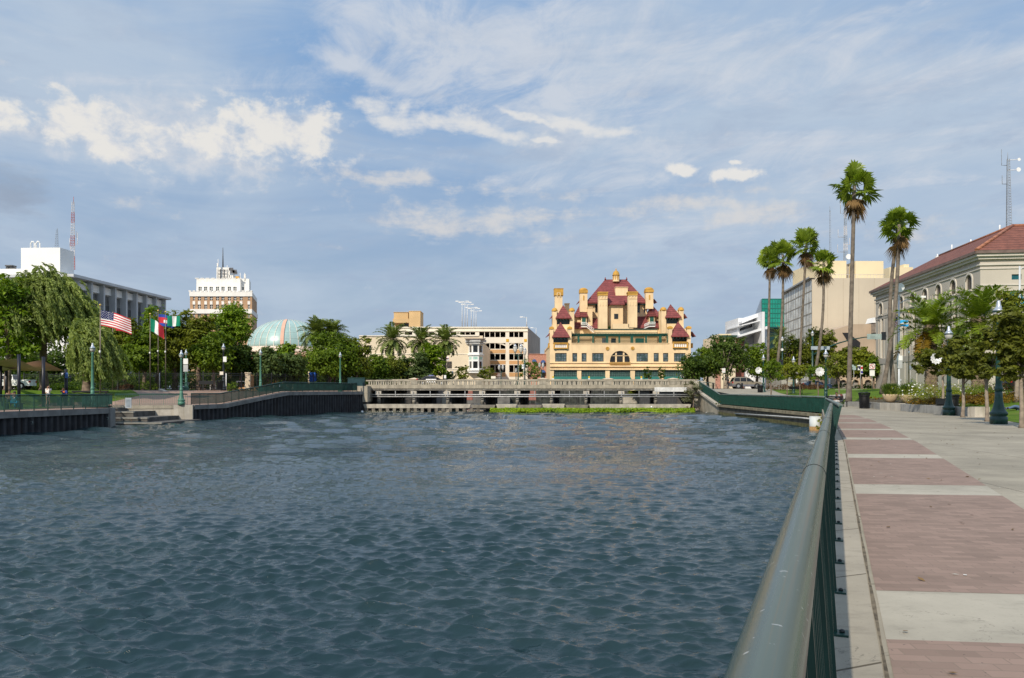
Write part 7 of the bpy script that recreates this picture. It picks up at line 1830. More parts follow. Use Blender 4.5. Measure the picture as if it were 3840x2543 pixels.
o,h=flagpole('flagpole with white flag half hidden behind the willow',318,96,1.4,1170,FL); flag_cloth('flag',o,-.55,gz(1178,96)-1.4,.55,1.2,([WHT,GRC],lambda s,t:0 if s<.8 else 1),rng,.1,.1)
o,h=flagpole('flagpole with drooping striped flag beside the crossing palm trunks',3365,90,1.3,1184,'flagpoles by the arched building'); flag_cloth('flag',o,-.35,gz(1196,90)-1.3,.36,1.15,([REDC,WHT,NAVY],lambda s,t:2 if t<.4 and s>.3 else (0 if int(t*13)%2==0 else 1)),rng,-.25,.06,6,rows=26)
o,h=flagpole('flagpole with blue and orange banners behind the feather palm fronds',3408,92,1.3,1173,'flagpoles by the arched building'); flag_cloth('flag',o,-1.05,gz(1201,92)-1.3,1.05,.75,([SKYC,WHT],lambda s,t:1 if abs(t-.55-.15*(.5-s))<.13 else 0),rng,-.05,.08,16,rows=14); flag_cloth('flag',o,-.45,gz(1269,92)-1.3,.45,.5,([ORC,WHT],lambda s,t:1 if t>.6 and int(s*9)%3==0 else 0),rng,.0,.05)
# street signs
o=thing('no_turn_sign','white square no left turn sign with red ring above a blank white plate','sign',(gx(3270,106),106,1.45)); H_=lambda v:gz(v,106)-1.45; k_=106/F
MB().tube([(0,0,0),(0,0,H_(1366))],.035,6).build('pole',PIPEM,o); pl=MB().box(-10.5*k_,10.5*k_,-.07,-.04,H_(1384.5),H_(1364.5)).build('plate',WHITEP,o); MB().box(-9.3*k_,9.3*k_,-.07,-.04,H_(1410),H_(1388.5)).build('lower_plate',WHITEP,o)
RS_=M('sign_red',(.50,.03,.05),.6); BS_=M('sign_black',(.03,.02,.025),.6); zc_=H_(1374.5); m=MB(); n=28
for k in range(n):
    a,b=2*math.pi*k/n,2*math.pi*(k+1)/n; f=lambda r,t:(r*k_*math.cos(t),-.075,zc_+r*k_*math.sin(t)); m.face([f(7.6,a),f(7.6,b),f(9.4,b),f(9.4,a)])
a=R(135); c,s_=math.cos(a),math.sin(a); 
m.face([((c*8-s_*.9)*k_,-.076,zc_+(s_*8+c*.9)*k_),((c*8+s_*.9)*k_,-.076,zc_+(s_*8-c*.9)*k_),((-c*8+s_*.9)*k_,-.076,zc_+(-s_*8-c*.9)*k_),((-c*8-s_*.9)*k_,-.076,zc_+(-s_*8+c*.9)*k_)])
m.build('ring',RS_,pl); MB().box(1.0*k_,3.2*k_,-.074,-.072,zc_-5.5*k_,zc_+1.4*k_).box(-3*k_,3.2*k_,-.074,-.072,zc_+1.4*k_,zc_+3.4*k_).xprism([(-3*k_,zc_+4.8*k_),(-3*k_,zc_+.0*k_),(-6.2*k_,zc_+2.4*k_)],-.074,-.072).build('arrow',BS_,pl)
o=sign('sign','green backed blank sign on a thin pole left of the bus sign',3202,104,1368,1388,15,1.42,SGN); o=thing('bus_sign','narrow transit sign with red and blue panels on a thin pole','sign',(gx(3227,104),104,1.42)); H_=lambda v:gz(v,104)-1.42; k_=104/F
MB().tube([(0,0,0),(0,0,H_(1371))],.035,6).build('pole',PIPEM,o)
for a,b,mt in((1371.5,1375.5,WHITEP),(1376,1384,RS_),(1384.5,1391,WHITEP),(1391.5,1400,M('sign_blue',(.06,.05,.28),.6)),(1400.5,1403,WHITEP)): MB().box(1*k_,7.5*k_,-.06,-.03,H_(b),H_(a)).build('panel',mt,o)
sb=MB().box(-12*k_,-1*k_,-.06,-.03,H_(1389),H_(1370)).build('panel',M('sign_dark_navy',(.02,.015,.05),.6),o); MB().box(-12.2*k_,-1*k_,-.065,-.062,H_(1373),H_(1369.5)).box(-11*k_,-4*k_,-.065,-.062,H_(1388),H_(1384)).box(-10.5*k_,-7.5*k_,-.065,-.062,H_(1384),H_(1380)).build('panel_print',WHITEP,sb)
o=sign('sign','grey sign seen from behind on a thin pole right of the grey light pole',3414,106,1370,1386,11,1.45,M('slate_sign',(.20,.25,.30),.6)); o=sign('sign','blue sign board low behind the nearest lamp post',3802,78,1402,1422,38,1.4,M('deep_blue_board',(.01,.04,.13),.6)); o=sign('sign','small white sign with red print between lamp posts on the far lawn',2988,112,1420,1436,7,1.6,WHITEP); o=sign('sign','pale square sign near the grey concrete box on the far lawn',2924,112,1425,1434,9,1.6,WHITEP)
np_=sign('no_parking_sign','white no parking sign with red print on a green pole by the forked tree','sign',0,0,1,0,0,WHITEP) if False else None
o=thing('no_parking_sign','white sign with red print on a green pole by the forked tree','sign',(gx(2713.5,114),114,1.65)); H_=lambda v:gz(v,114)-1.65; k_=114/F
MB().tube([(0,0,0),(0,0,H_(1384))],.035,6).build('pole',GREEN,o); pl=MB().box(-6.1*k_,6.1*k_,-.07,-.04,H_(1397.6),H_(1381.4)).build('plate',WHITEP,o)
text('NO',pl,0,-.075,H_(1384.3),.13,BS_); text('PARKING',pl,0,-.075,H_(1389.3),.115,RS_); text('ANY TIME',pl,0,-.075,H_(1394.2),.09,BS_)
for u,lb in((3322,'parking meter on a thin post beside the leaning palm trunk'),(3378,'parking meter near the foot of the grey light pole')):
    D=104; o=thing('parking_meter',lb,'parking meter',(gx(u,D),D,1.45),0,'parking meters'); MB().tube([(0,0,0),(0,0,1.15)],.03,6).build('post',PIPEM,o); MB().lathe([(.03,1.15),(.09,1.2),(.1,1.4),(.06,1.5),(.01,1.53)],n=10).build('head',M('meter_grey',(.4,.41,.42),.4),o)
o=thing('concrete_box','tall grey concrete box like planter behind the lamp posts on the far lawn','planter',(gx(2955,108),108,1.55)); MB().box(-.9,.62,0,1.0,0,gz(1418,108)-1.55).build('body',M('grey_box_concrete',(.36,.34,.30),.9,.1,1),o); MB().box(-2.3,-.95,.3,1.0,0,gz(1424,108)-1.55).build('side_block',M('dark_box_concrete',(.22,.21,.19),.9,.1,1),o)
o=MB().box(gx(3108,140),gx(3136,140),139.5,140,1.4,gz(1408,140)).build('white_wall',WHITEP); tag(o,'bright white low wall across the street behind the seated person','wall')
o=thing('arcade_wall','tan ground floor wall with shaded arches across the street','wall',(gx(3140,134),134,1.4)); w_=gx(3420,134)-gx(3140,134)
MB().wall(0,w_,0,gz(1395,134)-1.4,[(lerp(0,w_,(k+.2)/6),lerp(0,w_,(k+.75)/6),0,1.9,'arch') for k in range(6)],0,.5).build('wall',M('tan_arcade',(.55,.42,.29),.9,.08,.5),o); MB().box(0,w_,.55,.6,0,gz(1395,134)-1.4).build('back',M('grey_arcade_back',(.30,.28,.26),.9),o)
# ================================================================= litter bins, benches, tables, shade sails
BIN=M('black_bin_paint',(.012,.013,.015),.45,.2,3)
def bin_(label,loc,r=.30,h=.95,group='black slatted litter bins'):
    o=thing('litter_bin',label,'litter bin',loc,0,group); m=MB()
    for k in range(26):
        a=2*math.pi*k/26; c=(math.cos(a),math.sin(a)); m.tube([(c[0]*r*.86,c[1]*r*.86,.04),(c[0]*r*.92,c[1]*r*.92,h*.75),(c[0]*r*1.1,c[1]*r*1.1,h*.97)],.022,4,False)
    for z,q in((.06,.86),(h*.8,.95),(h*.97,1.1)): m.lathe([(r*q,z),(r*q+.02,z+.03),(r*q,z+.06)],n=22)
    m.build('slats',BIN,o); MB().lathe([(r*.80,.03),(r*.83,h*.86),(r*.6,h*.88)],n=20).build('liner',M('black_liner',(.006,.006,.007),.6),o); MB().lathe([(r*1.08,h*.98),(r*.75,h*1.03),(r*.7,h*1.0)],n=22).build('lid_ring',BIN,o); return o
def binat(label,u,v,D,s=1.0): bin_(label,(gx(u,D),D,gz(v,D)),.30*s,.98*s)
binat('black slatted litter bin standing in front of the low retaining wall',3241,1534,60.0,1.3); binat('black litter bin close behind the second lamp post',3572,1549,48.0,1.15); binat('black litter bin beside the lamp post near the tan car',2851,1479,98,1.15); binat('black litter bin by the picnic table in the left park',825,1463,92,1.15)
o=thing('newspaper_rack','black barred rack left of the second lamp post in front of the low wall','rack',(gx(3531,47),47,0)); m=MB()
for k in range(7): m.box(-.28+k*.09,-.25+k*.09,-.05,.05,0,.62)
m.box(-.3,.32,-.12,.12,.6,.95); m.build('body',BIN,o)
def bench(label,loc,rz,l=1.8):
    o=thing('park_bench',label,'bench',loc,rz); m=MB()
    for k in range(4): m.box(-l/2,l/2,.02+k*.12,.12+k*.12,.42,.46)
    m.build('seat',BIN,o); m=MB()
    for k in range(3): m.box(-l/2,l/2,.50+.03*k,.53+.03*k,.55+.12*k,.65+.12*k)
    m.build('backrest',BIN,o)
    for x in(-l/2+.1,l/2-.1):
        q=MB().box(x-.03,x+.03,.03,.08,0,.42).box(x-.03,x+.03,.45,.5,0,.42).build('leg',BIN,o)
    return o
bench('dark bench with a seated person beside the tallest palm',(gx(3148,64),64,.08),R(115)); bench('black bench standing on the far lawn by the fourth lamp',(gx(2988,92),92,RZ(gx(2988,92),92)+.02),0,1.5)
o=thing('picnic_table','black metal picnic table with benches in the left park','picnic table',(gx(772,92),92,gz(1464,92))); m=MB().box(-1.2,1.2,-.4,.4,.72,.77).build('table_top',BIN,o)
for y in(-.85,.85): MB().box(-1.2,1.2,y-.16,y+.16,.43,.47).build('bench_seat',BIN,o)
for x in(-.8,.8): MB().box(x-.04,x+.04,-.8,.8,.36,.42).tube([(x,-.5,0),(x,0,.72)],.04,6).tube([(x,.5,0),(x,0,.72)],.04,6).build('leg',BIN,o)
MB().box(-.95,.75,.3,.36,.78,1.15).build('table_screen',BIN,o)
for k,(u,v,D,w) in enumerate([(335,1478,78,3.6)]):
    o=thing('low_barrier','low dark bench like barrier on the left lawn behind the quay lamp','barrier',(gx(u,D),D,gz(v+3,D))); MB().box(-w/2,w/2,0,.3,.25,.42).build('beam',BIN,o)
    for x in(-w/2+.2,w/2-.2): MB().box(x-.05,x+.05,.05,.25,-.1,.25).build('leg',BIN,o)
# shade sails on dark posts
SAIL=M('beige_sail_cloth',(.42,.31,.22),.85,.06,1); PO=M('dark_sail_post',(.014,.015,.024),.4)
o=thing('shade_sail','beige shade sail canopy stretched between dark posts at far left','shade sail',(gx(60,66),66,0),0,None,True)
for u,vt,vb,D in((71,1329,1478,66),(163,1338,1476,66),(247,1384,1450,72),(2,1372,1478,68),(24,1380,1476,72)):
    x=gx(u,D); MB().tube([(x,D,LZ(x,D)-.1),(x,D,gz(vt,D))],.13,12).build('post',PO,o)
def sail(pts,sag):
    m=MB(); A,B,C,Dd=[Vector(p) for p in pts]; n=8
    f=lambda s,t:(A*(1-s)*(1-t)+B*s*(1-t)+C*s*t+Dd*(1-s)*t)-Vector((0,0,sag*math.sin(math.pi*s)*math.sin(math.pi*t)))
    for i in range(n):
        for j in range(n): m.face([f(i/n,j/n),f((i+1)/n,j/n),f((i+1)/n,(j+1)/n),f(i/n,(j+1)/n)],True)
    m.build('sail',SAIL,o)
sail([at(64,1345,66),at(158,1392,67),at(66,1388,75),at(-60,1356,66)],.35); sail([at(155,1350,66),at(240,1391,72),at(150,1390,76),at(92,1362,70)],.3); sail([at(64,1389,67),at(-10,1370,69),at(-60,1382,75),at(10,1384,73)],.2)
o=sign('sign','blue sign on a dark post by the seated man in blue at left',251,71.9,1398,1418,11,.6,M('sign_mid_blue',(.035,.10,.32),.6),PO,.05,'sign',.1)
# park fence of black iron pickets
IRON=M('black_iron',(.022,.024,.027),.5,.2,2)
def iron_fence(label,pts,h,bay=2.6,pick=.15,mat=IRON):
    pts=[Vector(p) for p in pts]; root=thing('iron_fence',label,'fence',pts[0],0,None,True)
    for a,b in zip(pts,pts[1:]):
        n=max(1,int((b-a).length/bay)); 
        for k in range(n):
            p=a.lerp(b,k/n); q=a.lerp(b,(k+1)/n); MB().box(p.x-.05,p.x+.05,p.y-.05,p.y+.05,p.z,p.z+h+.12).build('post',mat,root)
            m=MB(); c=max(2,int((q-p).length/pick))
            for zz in(.18,h-.35,h-.12): m.tube([p+Vector((0,0,zz)),q+Vector((0,0,zz))],.024,4,False)
            for j in range(1,c): r_=p.lerp(q,j/c); m.tube([r_+Vector((0,0,.05)),r_+Vector((0,0,h))],[.014,.012],4,False)
            m.build('picket_panel',mat,root)
    return root
iron_fence('black iron picket fence behind the left lawn and willow',[(gx(90,99),99,1.42),(gx(440,99),99,1.42)],2.2); iron_fence('taller black iron fence behind the flagpoles and picnic table',[(gx(442,98.5),98.5,1.42),(gx(842,98.5),98.5,1.42)],2.32); iron_fence('black iron fence running behind the ramp towards the bridge',[(gx(846,98.5),98.5,1.42),(gx(1120,112),112,1.5),(gx(1332,121),121,1.6)],2.3)
o=thing('gate_post','slender white gate post in the black iron fence','gate post',(gx(848,98.2),98.2,1.42)); MB().tube([(0,0,0),(0,0,2.2)],.055,8).build('post',WHITEP,o)
o=thing('gate_post','short white post before the fence among the flagpoles','gate post',(gx(598,98),98,1.42)); MB().tube([(0,0,0),(0,0,2.25)],.04,8).build('post',PALEM,o)
# things beyond that fence
o=thing('picnic_shelter','cream picnic shelter with stepped pale roof and posts behind the black fence','shelter',(gx(1110,124),124,1.6)); k_=124/F
MB().xprism([(-48*k_,gz(1378,124)-1.6),(48*k_,gz(1380,124)-1.6),(44*k_,gz(1373,124)-1.6),(-8*k_,gz(1372,124)-1.6),(-10*k_,gz(1366,124)-1.6),(-40*k_,gz(1366,124)-1.6)],-1,3).build('roof',M('pale_shelter_roof',(.50,.44,.36),.85,.1,1),o)
for u in(-46,-12,50): MB().box((u-3)*k_,(u+3)*k_,-.3,.1,0,gz(1379,124)-1.6).build('post',CREAM,o)
o=MB().box(-.48,.48,-.4,.4,0,1.25); o=o.build('blue_bin',M('bright_blue_plastic',(.02,.12,.55),.5)); o.location=(gx(1174,116),116,gz(1431,116)); tag(o,'bright blue bin behind the black fence','bin'); MB().box(-.5,.5,-.42,.42,1.25,1.36).build('lid',MATS['bright_blue_plastic'],o)
o=sign('sign','small white notice on the black fence above the ramp',1041,112,1414,1425,8,1.6,WHITEP)
rng=np.random.default_rng(6)
for k,(u,D,w,h,mt,lb) in enumerate([(930,106,.7,2.3,CREAM,'cream and tan gate pillar behind the left park fence'),(945,107,.45,2.0,TAN,'orange tan pillar right of the cream gate pillar'),(1290,124,1.2,.75,CREAM,'cream low stone block behind the right end of the fence'),(755,108,1.3,.7,PINK,'pinkish low wall glimpsed behind the picnic table'),(1078,116,.35,1.5,PINK,'narrow pink pillar behind the black fence'),(1255,122,.3,2.6,BRICKW,'slim brown post behind the fence near the lantern')]):
    o=thing('pillar' if w<1 else 'low_wall',lb,'pillar' if w<1 else 'wall',(gx(u,D),D,1.5)); MB().box(-w/2,w/2,-.2,.2,0,h).box(-w/2-.06,w/2+.06,-.26,.26,h+.002,h+.12).build('body',mt,o)
for u0,u1,v,lb in((786,812,1428,'white barrier rail behind the fence above the picnic table'),(886,922,1429,'white barrier rail behind the fence right of the white post'),(668,700,1433,'white barrier rail behind the sign lamp post')):
    D=106; o=thing('barrier_rail',lb,'barrier',(gx(u0,D),D,1.5)); w=gx(u1,D)-gx(u0,D); MB().box(0,w,-.05,.05,gz(v+2.5,D)-1.5,gz(v,D)-1.5).build('rail',WHITEP,o)
    for x in(.1,w-.1): MB().box(x-.04,x+.04,-.04,.04,0,gz(v+2.5,D)-1.5).build('leg',WHITEP,o)
o=tag(MB().box(gx(850,106),gx(985,106),106,106.5,1.4,gz(1452,106)).build('low_wall',TAN),'low tan wall behind the fence right of the white post','wall')
o=thing('info_panel','grey framed panel mounted on the pale green landing railing','panel',at(482,1510,71.5)); MB().box(-.28,.28,-.05,0,-.5,.45).build('frame',M('grey_panel',(.32,.36,.40),.6),o); MB().box(-.18,.18,-.07,-.051,-.35,.3).build('notice',M('pale_panel',(.22,.26,.29),.6),o)
for u,lb in((1024,'first small white notice on the ramp railing'),(1047,'second small white notice on the ramp railing')):
    D=91; o=thing('notice',lb,'notice',at(u,1449 if u<1030 else 1447,D)); MB().box(-.09,.09,-.03,0,-.12,.12).build('plate',WHITEP,o); MB().box(-.06,.06,-.04,-.031,-.02,.0).box(-.06,.06,-.04,-.031,.04,.06).build('print',BS_,o)
# bollards and railing bits at the top of the right ramp
for u,v,lb in((2675,1457,'black bollard at the top of the right ramp'),(2783,1457,'black bollard in front of the tan car')):
    D=112; o=thing('bollard',lb,'bollard',(gx(u,D),D,1.62),0,'black bollards at the ramp top'); MB().lathe([(.12,0),(.11,.7),(.15,.75),(.12,.88),(.02,.95)],n=12).build('body',BIN,o)
o=thing('ramp_railing','curved green railing at the top of the right ramp by the street','railing',(gx(2660,113),113,1.62)); 
MB().tube([(-.9,0,.95),(.4,0,.95),(1.0,0,.7),(1.25,0,0)],.04,6).tube([(-.9,0,.5),(.9,0,.5)],.03,6).build('rail',GREEN,o)
for x in(-.9,-.2,.4): MB().tube([(x,0,0),(x,0,.95)],.03,6).build('post',GREEN,o)
# ================================================================= vehicles
TYRE=M('tyre_rubber',(.018,.018,.019),.85); CHR=M('bright_wheel',(.62,.62,.62),.25,.1,3,metal=.8); LREDM=M('tail_lamp_red',(.42,.015,.015),.3); LAMPW=M('headlamp_glass',(.75,.75,.72),.2)
def car(label,loc,rz,paint,low,kind='suv',name='parked_car',group=None,scale=1.0,cat='car'):
    """x forward; body profile extruded, greenhouse inset, glazing, four wheels"""
    o=thing(name,label,cat,loc,rz,group); o.scale=(scale,)*3
    Lh,Wd=2.3,.90
    if kind=='suv': prof=[(-2.25,.55),(-2.28,.80),(-2.22,1.02),(.62,1.06),(1.95,.98),(2.2,.85),(2.25,.55)]; roof=[(-2.20,1.02),(-1.88,1.66),(-1.4,1.72),(.0,1.72),(.28,1.64),(1.0,1.05)]
    elif kind=='pickup': prof=[(-2.5,.6),(-2.5,1.15),(-.6,1.15),(-.55,1.12),(.95,1.12),(2.3,1.05),(2.5,.85),(2.5,.55)]; roof=[(-.62,1.12),(-.45,1.75),(.55,1.78),(.95,1.66),(1.4,1.12)]
    else: prof=[(-2.35,.5),(-2.4,.75),(-2.3,.95),(-1.5,1.0),(.9,.98),(2.1,.86),(2.35,.7),(2.35,.45)]; roof=[(-1.75,.98),(-.95,1.42),(.15,1.44),(1.1,.97)]
    def prism_side(pf,w0,w1,base):
        m=MB(); pts=pf+[(pf[-1][0],base),(pf[0][0],base)] if base is not None else pf
        n=len(pts); lo=[(x,-w0,z) for x,z in pts]; hi=[(x,w0,z) for x,z in pts]
        m.face(lo); m.face(hi[::-1])
        for k in range(n): j=(k+1)%n; m.face([lo[k],hi[k],hi[j],lo[j]])
        return m
    prism_side(prof,Wd,Wd,.30 if kind!='pickup' else .4).build('body',paint,o)
    # cabin tapers inwards to the roof
    m=MB(); zb=min(z for x,z in roof); zt=max(z for x,z in roof)
    q=lambda x,z,s:(x,s*(Wd-.04-(z-zb)/(zt-zb)*.16),z)
    n=len(roof); m.face([q(x,z,-1) for x,z in roof]); m.face([q(x,z,1) for x,z in roof][::-1])
    for k in range(n-1): a,b=roof[k],roof[k+1]; m.face([q(*a,-1),q(*a,1),q(*b,1),q(*b,-1)])
    m.build('cabin',paint,o)
    # side windows, inset frames leave pillars
    xs=[x for x,z in roof]; x0=roof[0][0]+.18; x1=roof[-1][0]-.12
    def top(x):
        for (xa,za),(xb,zb_) in zip(roof,roof[1:]):
            if xa<=x<=xb: return za+(zb_-za)*(x-xa)/max(1e-6,xb-xa)
        return zb
    cuts={'suv':[(-1.95,-1.12),(-1.02,-.18),(-.08,.82)],'pickup':[(-.45,.25),(.33,1.2)],'sedan':[(-1.35,-.38),(-.30,.85)]}[kind]
    for a,b in cuts:
        for s in(-1,1):
            m=MB(); N_=6; lo=[];hi=[]
            for k in range(N_+1):
                x=lerp(a,b,k/N_); t=max(zb+.10,top(x)-.10); hi.append((x,t)); lo.append((x,zb+.05))
            for k in range(N_):
                P=[lo[k],lo[k+1],hi[k+1],hi[k]]; m.face([(x,s*(Wd-.04-(z-zb)/(zt-zb)*.16+.012),z) for x,z in P])
            m.build('side_window',GLSD,o)
    for (a,b),nm in(((roof[-2],roof[-1]),'windscreen'),((roof[0],roof[1]),'rear_window')):
        m=MB(); P=[]
        for f,s in((.08,-1),(.08,1),(.9,1),(.9,-1)):
            x=lerp(a[0],b[0],f); z=lerp(a[1],b[1],f); w=(Wd-.12-(z-zb)/(zt-zb)*.16); P.append((x+(.015 if nm=='windscreen' else -.015),s*w,z+.012))
        m.face(P); m.build(nm,GLSD,o)
    if low is not None:
        for s in(-1,1): MB().box(-2.2,2.2,s*(Wd+.004),s*(Wd+.02),.34,.62).build('side_cladding',low,o)
        MB().box(-2.36,-2.24,-Wd,Wd,.42,.66).build('bumper',low,o); MB().box(2.22,2.36,-Wd,Wd,.42,.66).build('bumper',low,o)
    wr=.37 if kind!='sedan' else .32
    for x in((-1.38,1.42) if kind!='pickup' else (-1.5,1.6)):
        for s in(-1,1):
            ar=MB().lathe([(wr+.08,0),(wr+.08,.03)],n=20); ar.v=[(a+x,s*(Wd+.022)+c*s*.2,b+wr) for a,b,c in ar.v]; ar.build('wheel_arch',DARKIN,o)
            m=MB().lathe([(wr*.6,-.1),(wr*.97,-.1),(wr,-.06),(wr,.06),(wr*.97,.1),(wr*.6,.1)],n=20); m.v=[(a+x,s*(Wd-.05)+c*.9,b+wr) for a,b,c in m.v]; wh=m.build('wheel',TYRE,o)
            m=MB().lathe([(wr*.62,.09),(wr*.55,.06),(wr*.3,.07),(.05,.10),(.01,.11)],n=10); m.v=[(a+x,s*(Wd-.05+c*.9+.02),b+wr) for a,b,c in m.v]; m.build('rim',CHR,wh)
    for s in(-1,1):
        MB().box(prof[0][0]-.05,prof[0][0]+.12,s*(Wd-.22),s*(Wd+.008),.80,1.02).build('tail_lamp',LREDM,o); MB().box(prof[-1][0]-.14,prof[-1][0]+.01,s*(Wd-.32),s*(Wd-.04),.68,.84).build('headlamp',LAMPW,o)
        MB().box(.62,.82,s*(Wd+.02),s*(Wd+.2),1.05,1.2).build('door_mirror',DARKIN,o)
        MB().box(-1.02,-.99,s*(Wd+.001),s*(Wd+.006),.6,1.02).box(-.10,-.07,s*(Wd+.001),s*(Wd+.006),.6,1.02).build('door_gap',DARKIN,o)
    if kind=='suv':
        for s in(-1,1): MB().tube([(-1.7,s*.55,1.76),(.0,s*.55,1.76)],.03,6).build('roof_bar',DARKIN,o)
    return o
CAR=M('champagne_car_paint',(.36,.31,.235),.28,.06,1,metal=.45); CLAD=M('grey_cladding',(.13,.135,.16),.5); CWH=M('white_car_paint',(.78,.78,.77),.3); CBK=M('black_car_paint',(.012,.013,.016),.25); CBL=M('dark_blue_car_paint',(.03,.06,.12),.3)
car('tan car with grey lower sides parked by the right end of the bridge',(gx(2806,115),116.2,1.72),0,CAR,CLAD)
pc=car('black and white police car with raised boot lid standing on the bridge',(gx(1623,122),122,2.24),0,CBK,None,'sedan','police_car',scale=1.04)
for s in(-1,1): MB().box(-.95,.62,s*.902,s*.915,.45,.97).build('white_door',CWH,pc)
MB().box(-.55,.1,-.5,.5,1.45,1.58).build('light_bar',M('police_light_bar',(.08,.10,.3),.3),pc); MB().box(-.75,.35,-.7,.7,1.432,1.452).build('white_roof',CWH,pc)
m=MB(); m.face([(-1.55,-.8,1.0),(-1.55,.8,1.0),(-2.75,.8,1.62),(-2.75,-.8,1.62)]); m.face([(-1.55,-.8,.96),(-2.75,-.8,1.58),(-2.75,.8,1.58),(-1.55,.8,.96)]); m.build('boot_lid',CBK,pc)
car('white pickup truck with open door in the park at far left',(gx(42,95),95,gz(1459,95)),R(188),CWH,None,'pickup','pickup_truck')
car('dark blue car half hidden across the street behind the palm trunks',(gx(3058,126),126,1.6),0,CBL,None,'sedan'); car('dark parked car glimpsed at the right edge behind the rust shrub',(gx(3860,74),74,1.4),0,CBK,None,'sedan')
# ================================================================= people
SKIN=M('skin_light',(.50,.30,.21),.6,.08,6); SKIN2=M('skin_brown',(.22,.115,.07),.6,.08,6)
HAIRD=M('dark_hair',(.025,.018,.014),.6,.3,20)
def skin_mesh(name,J,E,mat,parent,sub=2,root=0):
    """one continuous surface grown over joints J[name]=(x,y,z,r)"""
    names=list(J); me=bpy.data.meshes.new(name); me.from_pydata([J[n][:3] for n in names],[(names.index(a),names.index(b)) for a,b in E],[])
    o=link(name,me,parent); s=o.modifiers.new('skin','SKIN'); s.use_smooth_shade=True
    for i,n in enumerate(names):
        r=J[n][3]; r=r if isinstance(r,tuple) else (r,r); me.skin_vertices[0].data[i].radius=r; me.skin_vertices[0].data[i].use_root=(i==root)
    ss=o.modifiers.new('sub','SUBSURF'); ss.levels=sub; ss.render_levels=sub
    me.materials.append(mat); return o
def hand(J,E,wr,d,side,tag_):
    """palm, four bent fingers and a thumb leaving the side of the palm"""
    w=Vector(J[wr][:3]); d=Vector(d).normalized(); up=Vector((0,1,0)) if abs(d.y)<.8 else Vector((0,0,1)); s=d.cross(up).normalized()*side; n=d.cross(s).normalized()
    p=w+d*.07; J[tag_+'palm']=(*p,(.038,.018)); E.append((wr,tag_+'palm'))
    for k,l in enumerate((.062,.075,.07,.055)):
        b=p+s*(.03-.02*k)+d*.035; q=b+d*l*.55+n*.006; t=q+d*l*.4+n*.03
        for nm,v,r in(('b',b,.0095),('q',q,.0085),('t',t,.007)): J[f'{tag_}f{k}{nm}']=(*v,r)
        E+= [(tag_+'palm',f'{tag_}f{k}b'),(f'{tag_}f{k}b',f'{tag_}f{k}q'),(f'{tag_}f{k}q',f'{tag_}f{k}t')]
    b=w+d*.04+s*.045; t=b+d*.04+s*.02+n*.015; J[tag_+'th']=(*b,.011); J[tag_+'tt']=(*t,.009); E+=[(tag_+'palm',tag_+'th'),(tag_+'th',tag_+'tt')]
def person(label,loc,rz,J,parts,skin=SKIN,hair='short',haircol=HAIRD,fist=None,head_dir=(0,-1),scale=1.0,group=None):
    """J: joints in metres, facing -y. parts: list of (name, joints, edges, material) clothing shells"""
    o=thing('person',label,'person',loc,rz,group); o.scale=(scale,)*3
    E=[('pelvis','waist'),('waist','chest'),('chest','neck'),('neck','head'),('head','crown'),('chest','shl'),('chest','shr'),('shl','ell'),('ell','wrl'),('shr','elr'),('elr','wrr'),('pelvis','hil'),('pelvis','hir'),('hil','knl'),('knl','anl'),('hir','knr'),('knr','anr'),('anl','tol'),('anr','tor')]
    J=dict(J); hands=J.pop('_hands',{})
    for wr,(d,sd) in hands.items(): hand(J,E,wr,d,sd,wr)
    b=skin_mesh('body',J,E,skin,o)
    h=Vector(J['head'][:3]); f=Vector((head_dir[0],head_dir[1],0)).normalized(); sd=Vector((-f.y,f.x,0))
    m=MB()
    for s in(-1,1): m.lathe([(.001,-.011),(.010,-.006),(.012,0),(.010,.006),(.001,.011)],h+f*.088+sd*s*.032+Vector((0,0,.02)),8)
    m.build('eyes',HAIRD,o); m=MB(); m.tube([h+f*.085+Vector((0,0,.02)),h+f*.115+Vector((0,0,-.015)),h+f*.09+Vector((0,0,-.025))],[.008,.014,.008],8); 
    for s in(-1,1): m.lathe([(.004,-.03),(.018,-.01),(.02,.012),(.008,.03)],h+sd*s*.084,8)
    m.build('nose_and_ears',skin,o); MB().tube([h+f*.088-sd*.022+Vector((0,0,-.052)),h+f*.093+Vector((0,0,-.054)),h+f*.088+sd*.022+Vector((0,0,-.052))],.006,6).build('mouth',M('lips',(.35,.12,.10),.6),o)
    m=MB(); n=14
    for k in range(9):
        for j in range(n):
            pass
    prof=[(.02,.135),(.07,.12),(.100,.07),(.104,.02)]
    if hair=='long': prof+= [(.102,-.05),(.09,-.13),(.05,-.17)]
    rows=[]
    for r,z in prof:
        row=[]
        for j in range(n):
            a=2*math.pi*j/n; c=math.cos(a)*f*-1+sd*math.sin(a); front=math.cos(a)
            k=1.0 if front>-.35 else (1.0 if z>.06 else .55)
            row.append(h+c*r*k+Vector((0,0,z if not(front<-.35 and z<.05) else .062))-f*.008)
        rows.append(row)
    for a,b_ in zip(rows,rows[1:]):
        for j in range(n): m.face([a[j],a[(j+1)%n],b_[(j+1)%n],b_[j]],True)
    m.face(rows[0],True); m.build('hair',haircol,o)
    for nm,names,edges,mat,infl in parts:
        P={k:(*J[k][:3],(tuple(x+infl for x in J[k][3]) if isinstance(J[k][3],tuple) else J[k][3]+infl)) for k in names}
        skin_mesh(nm,P,edges,mat,o)
    return o
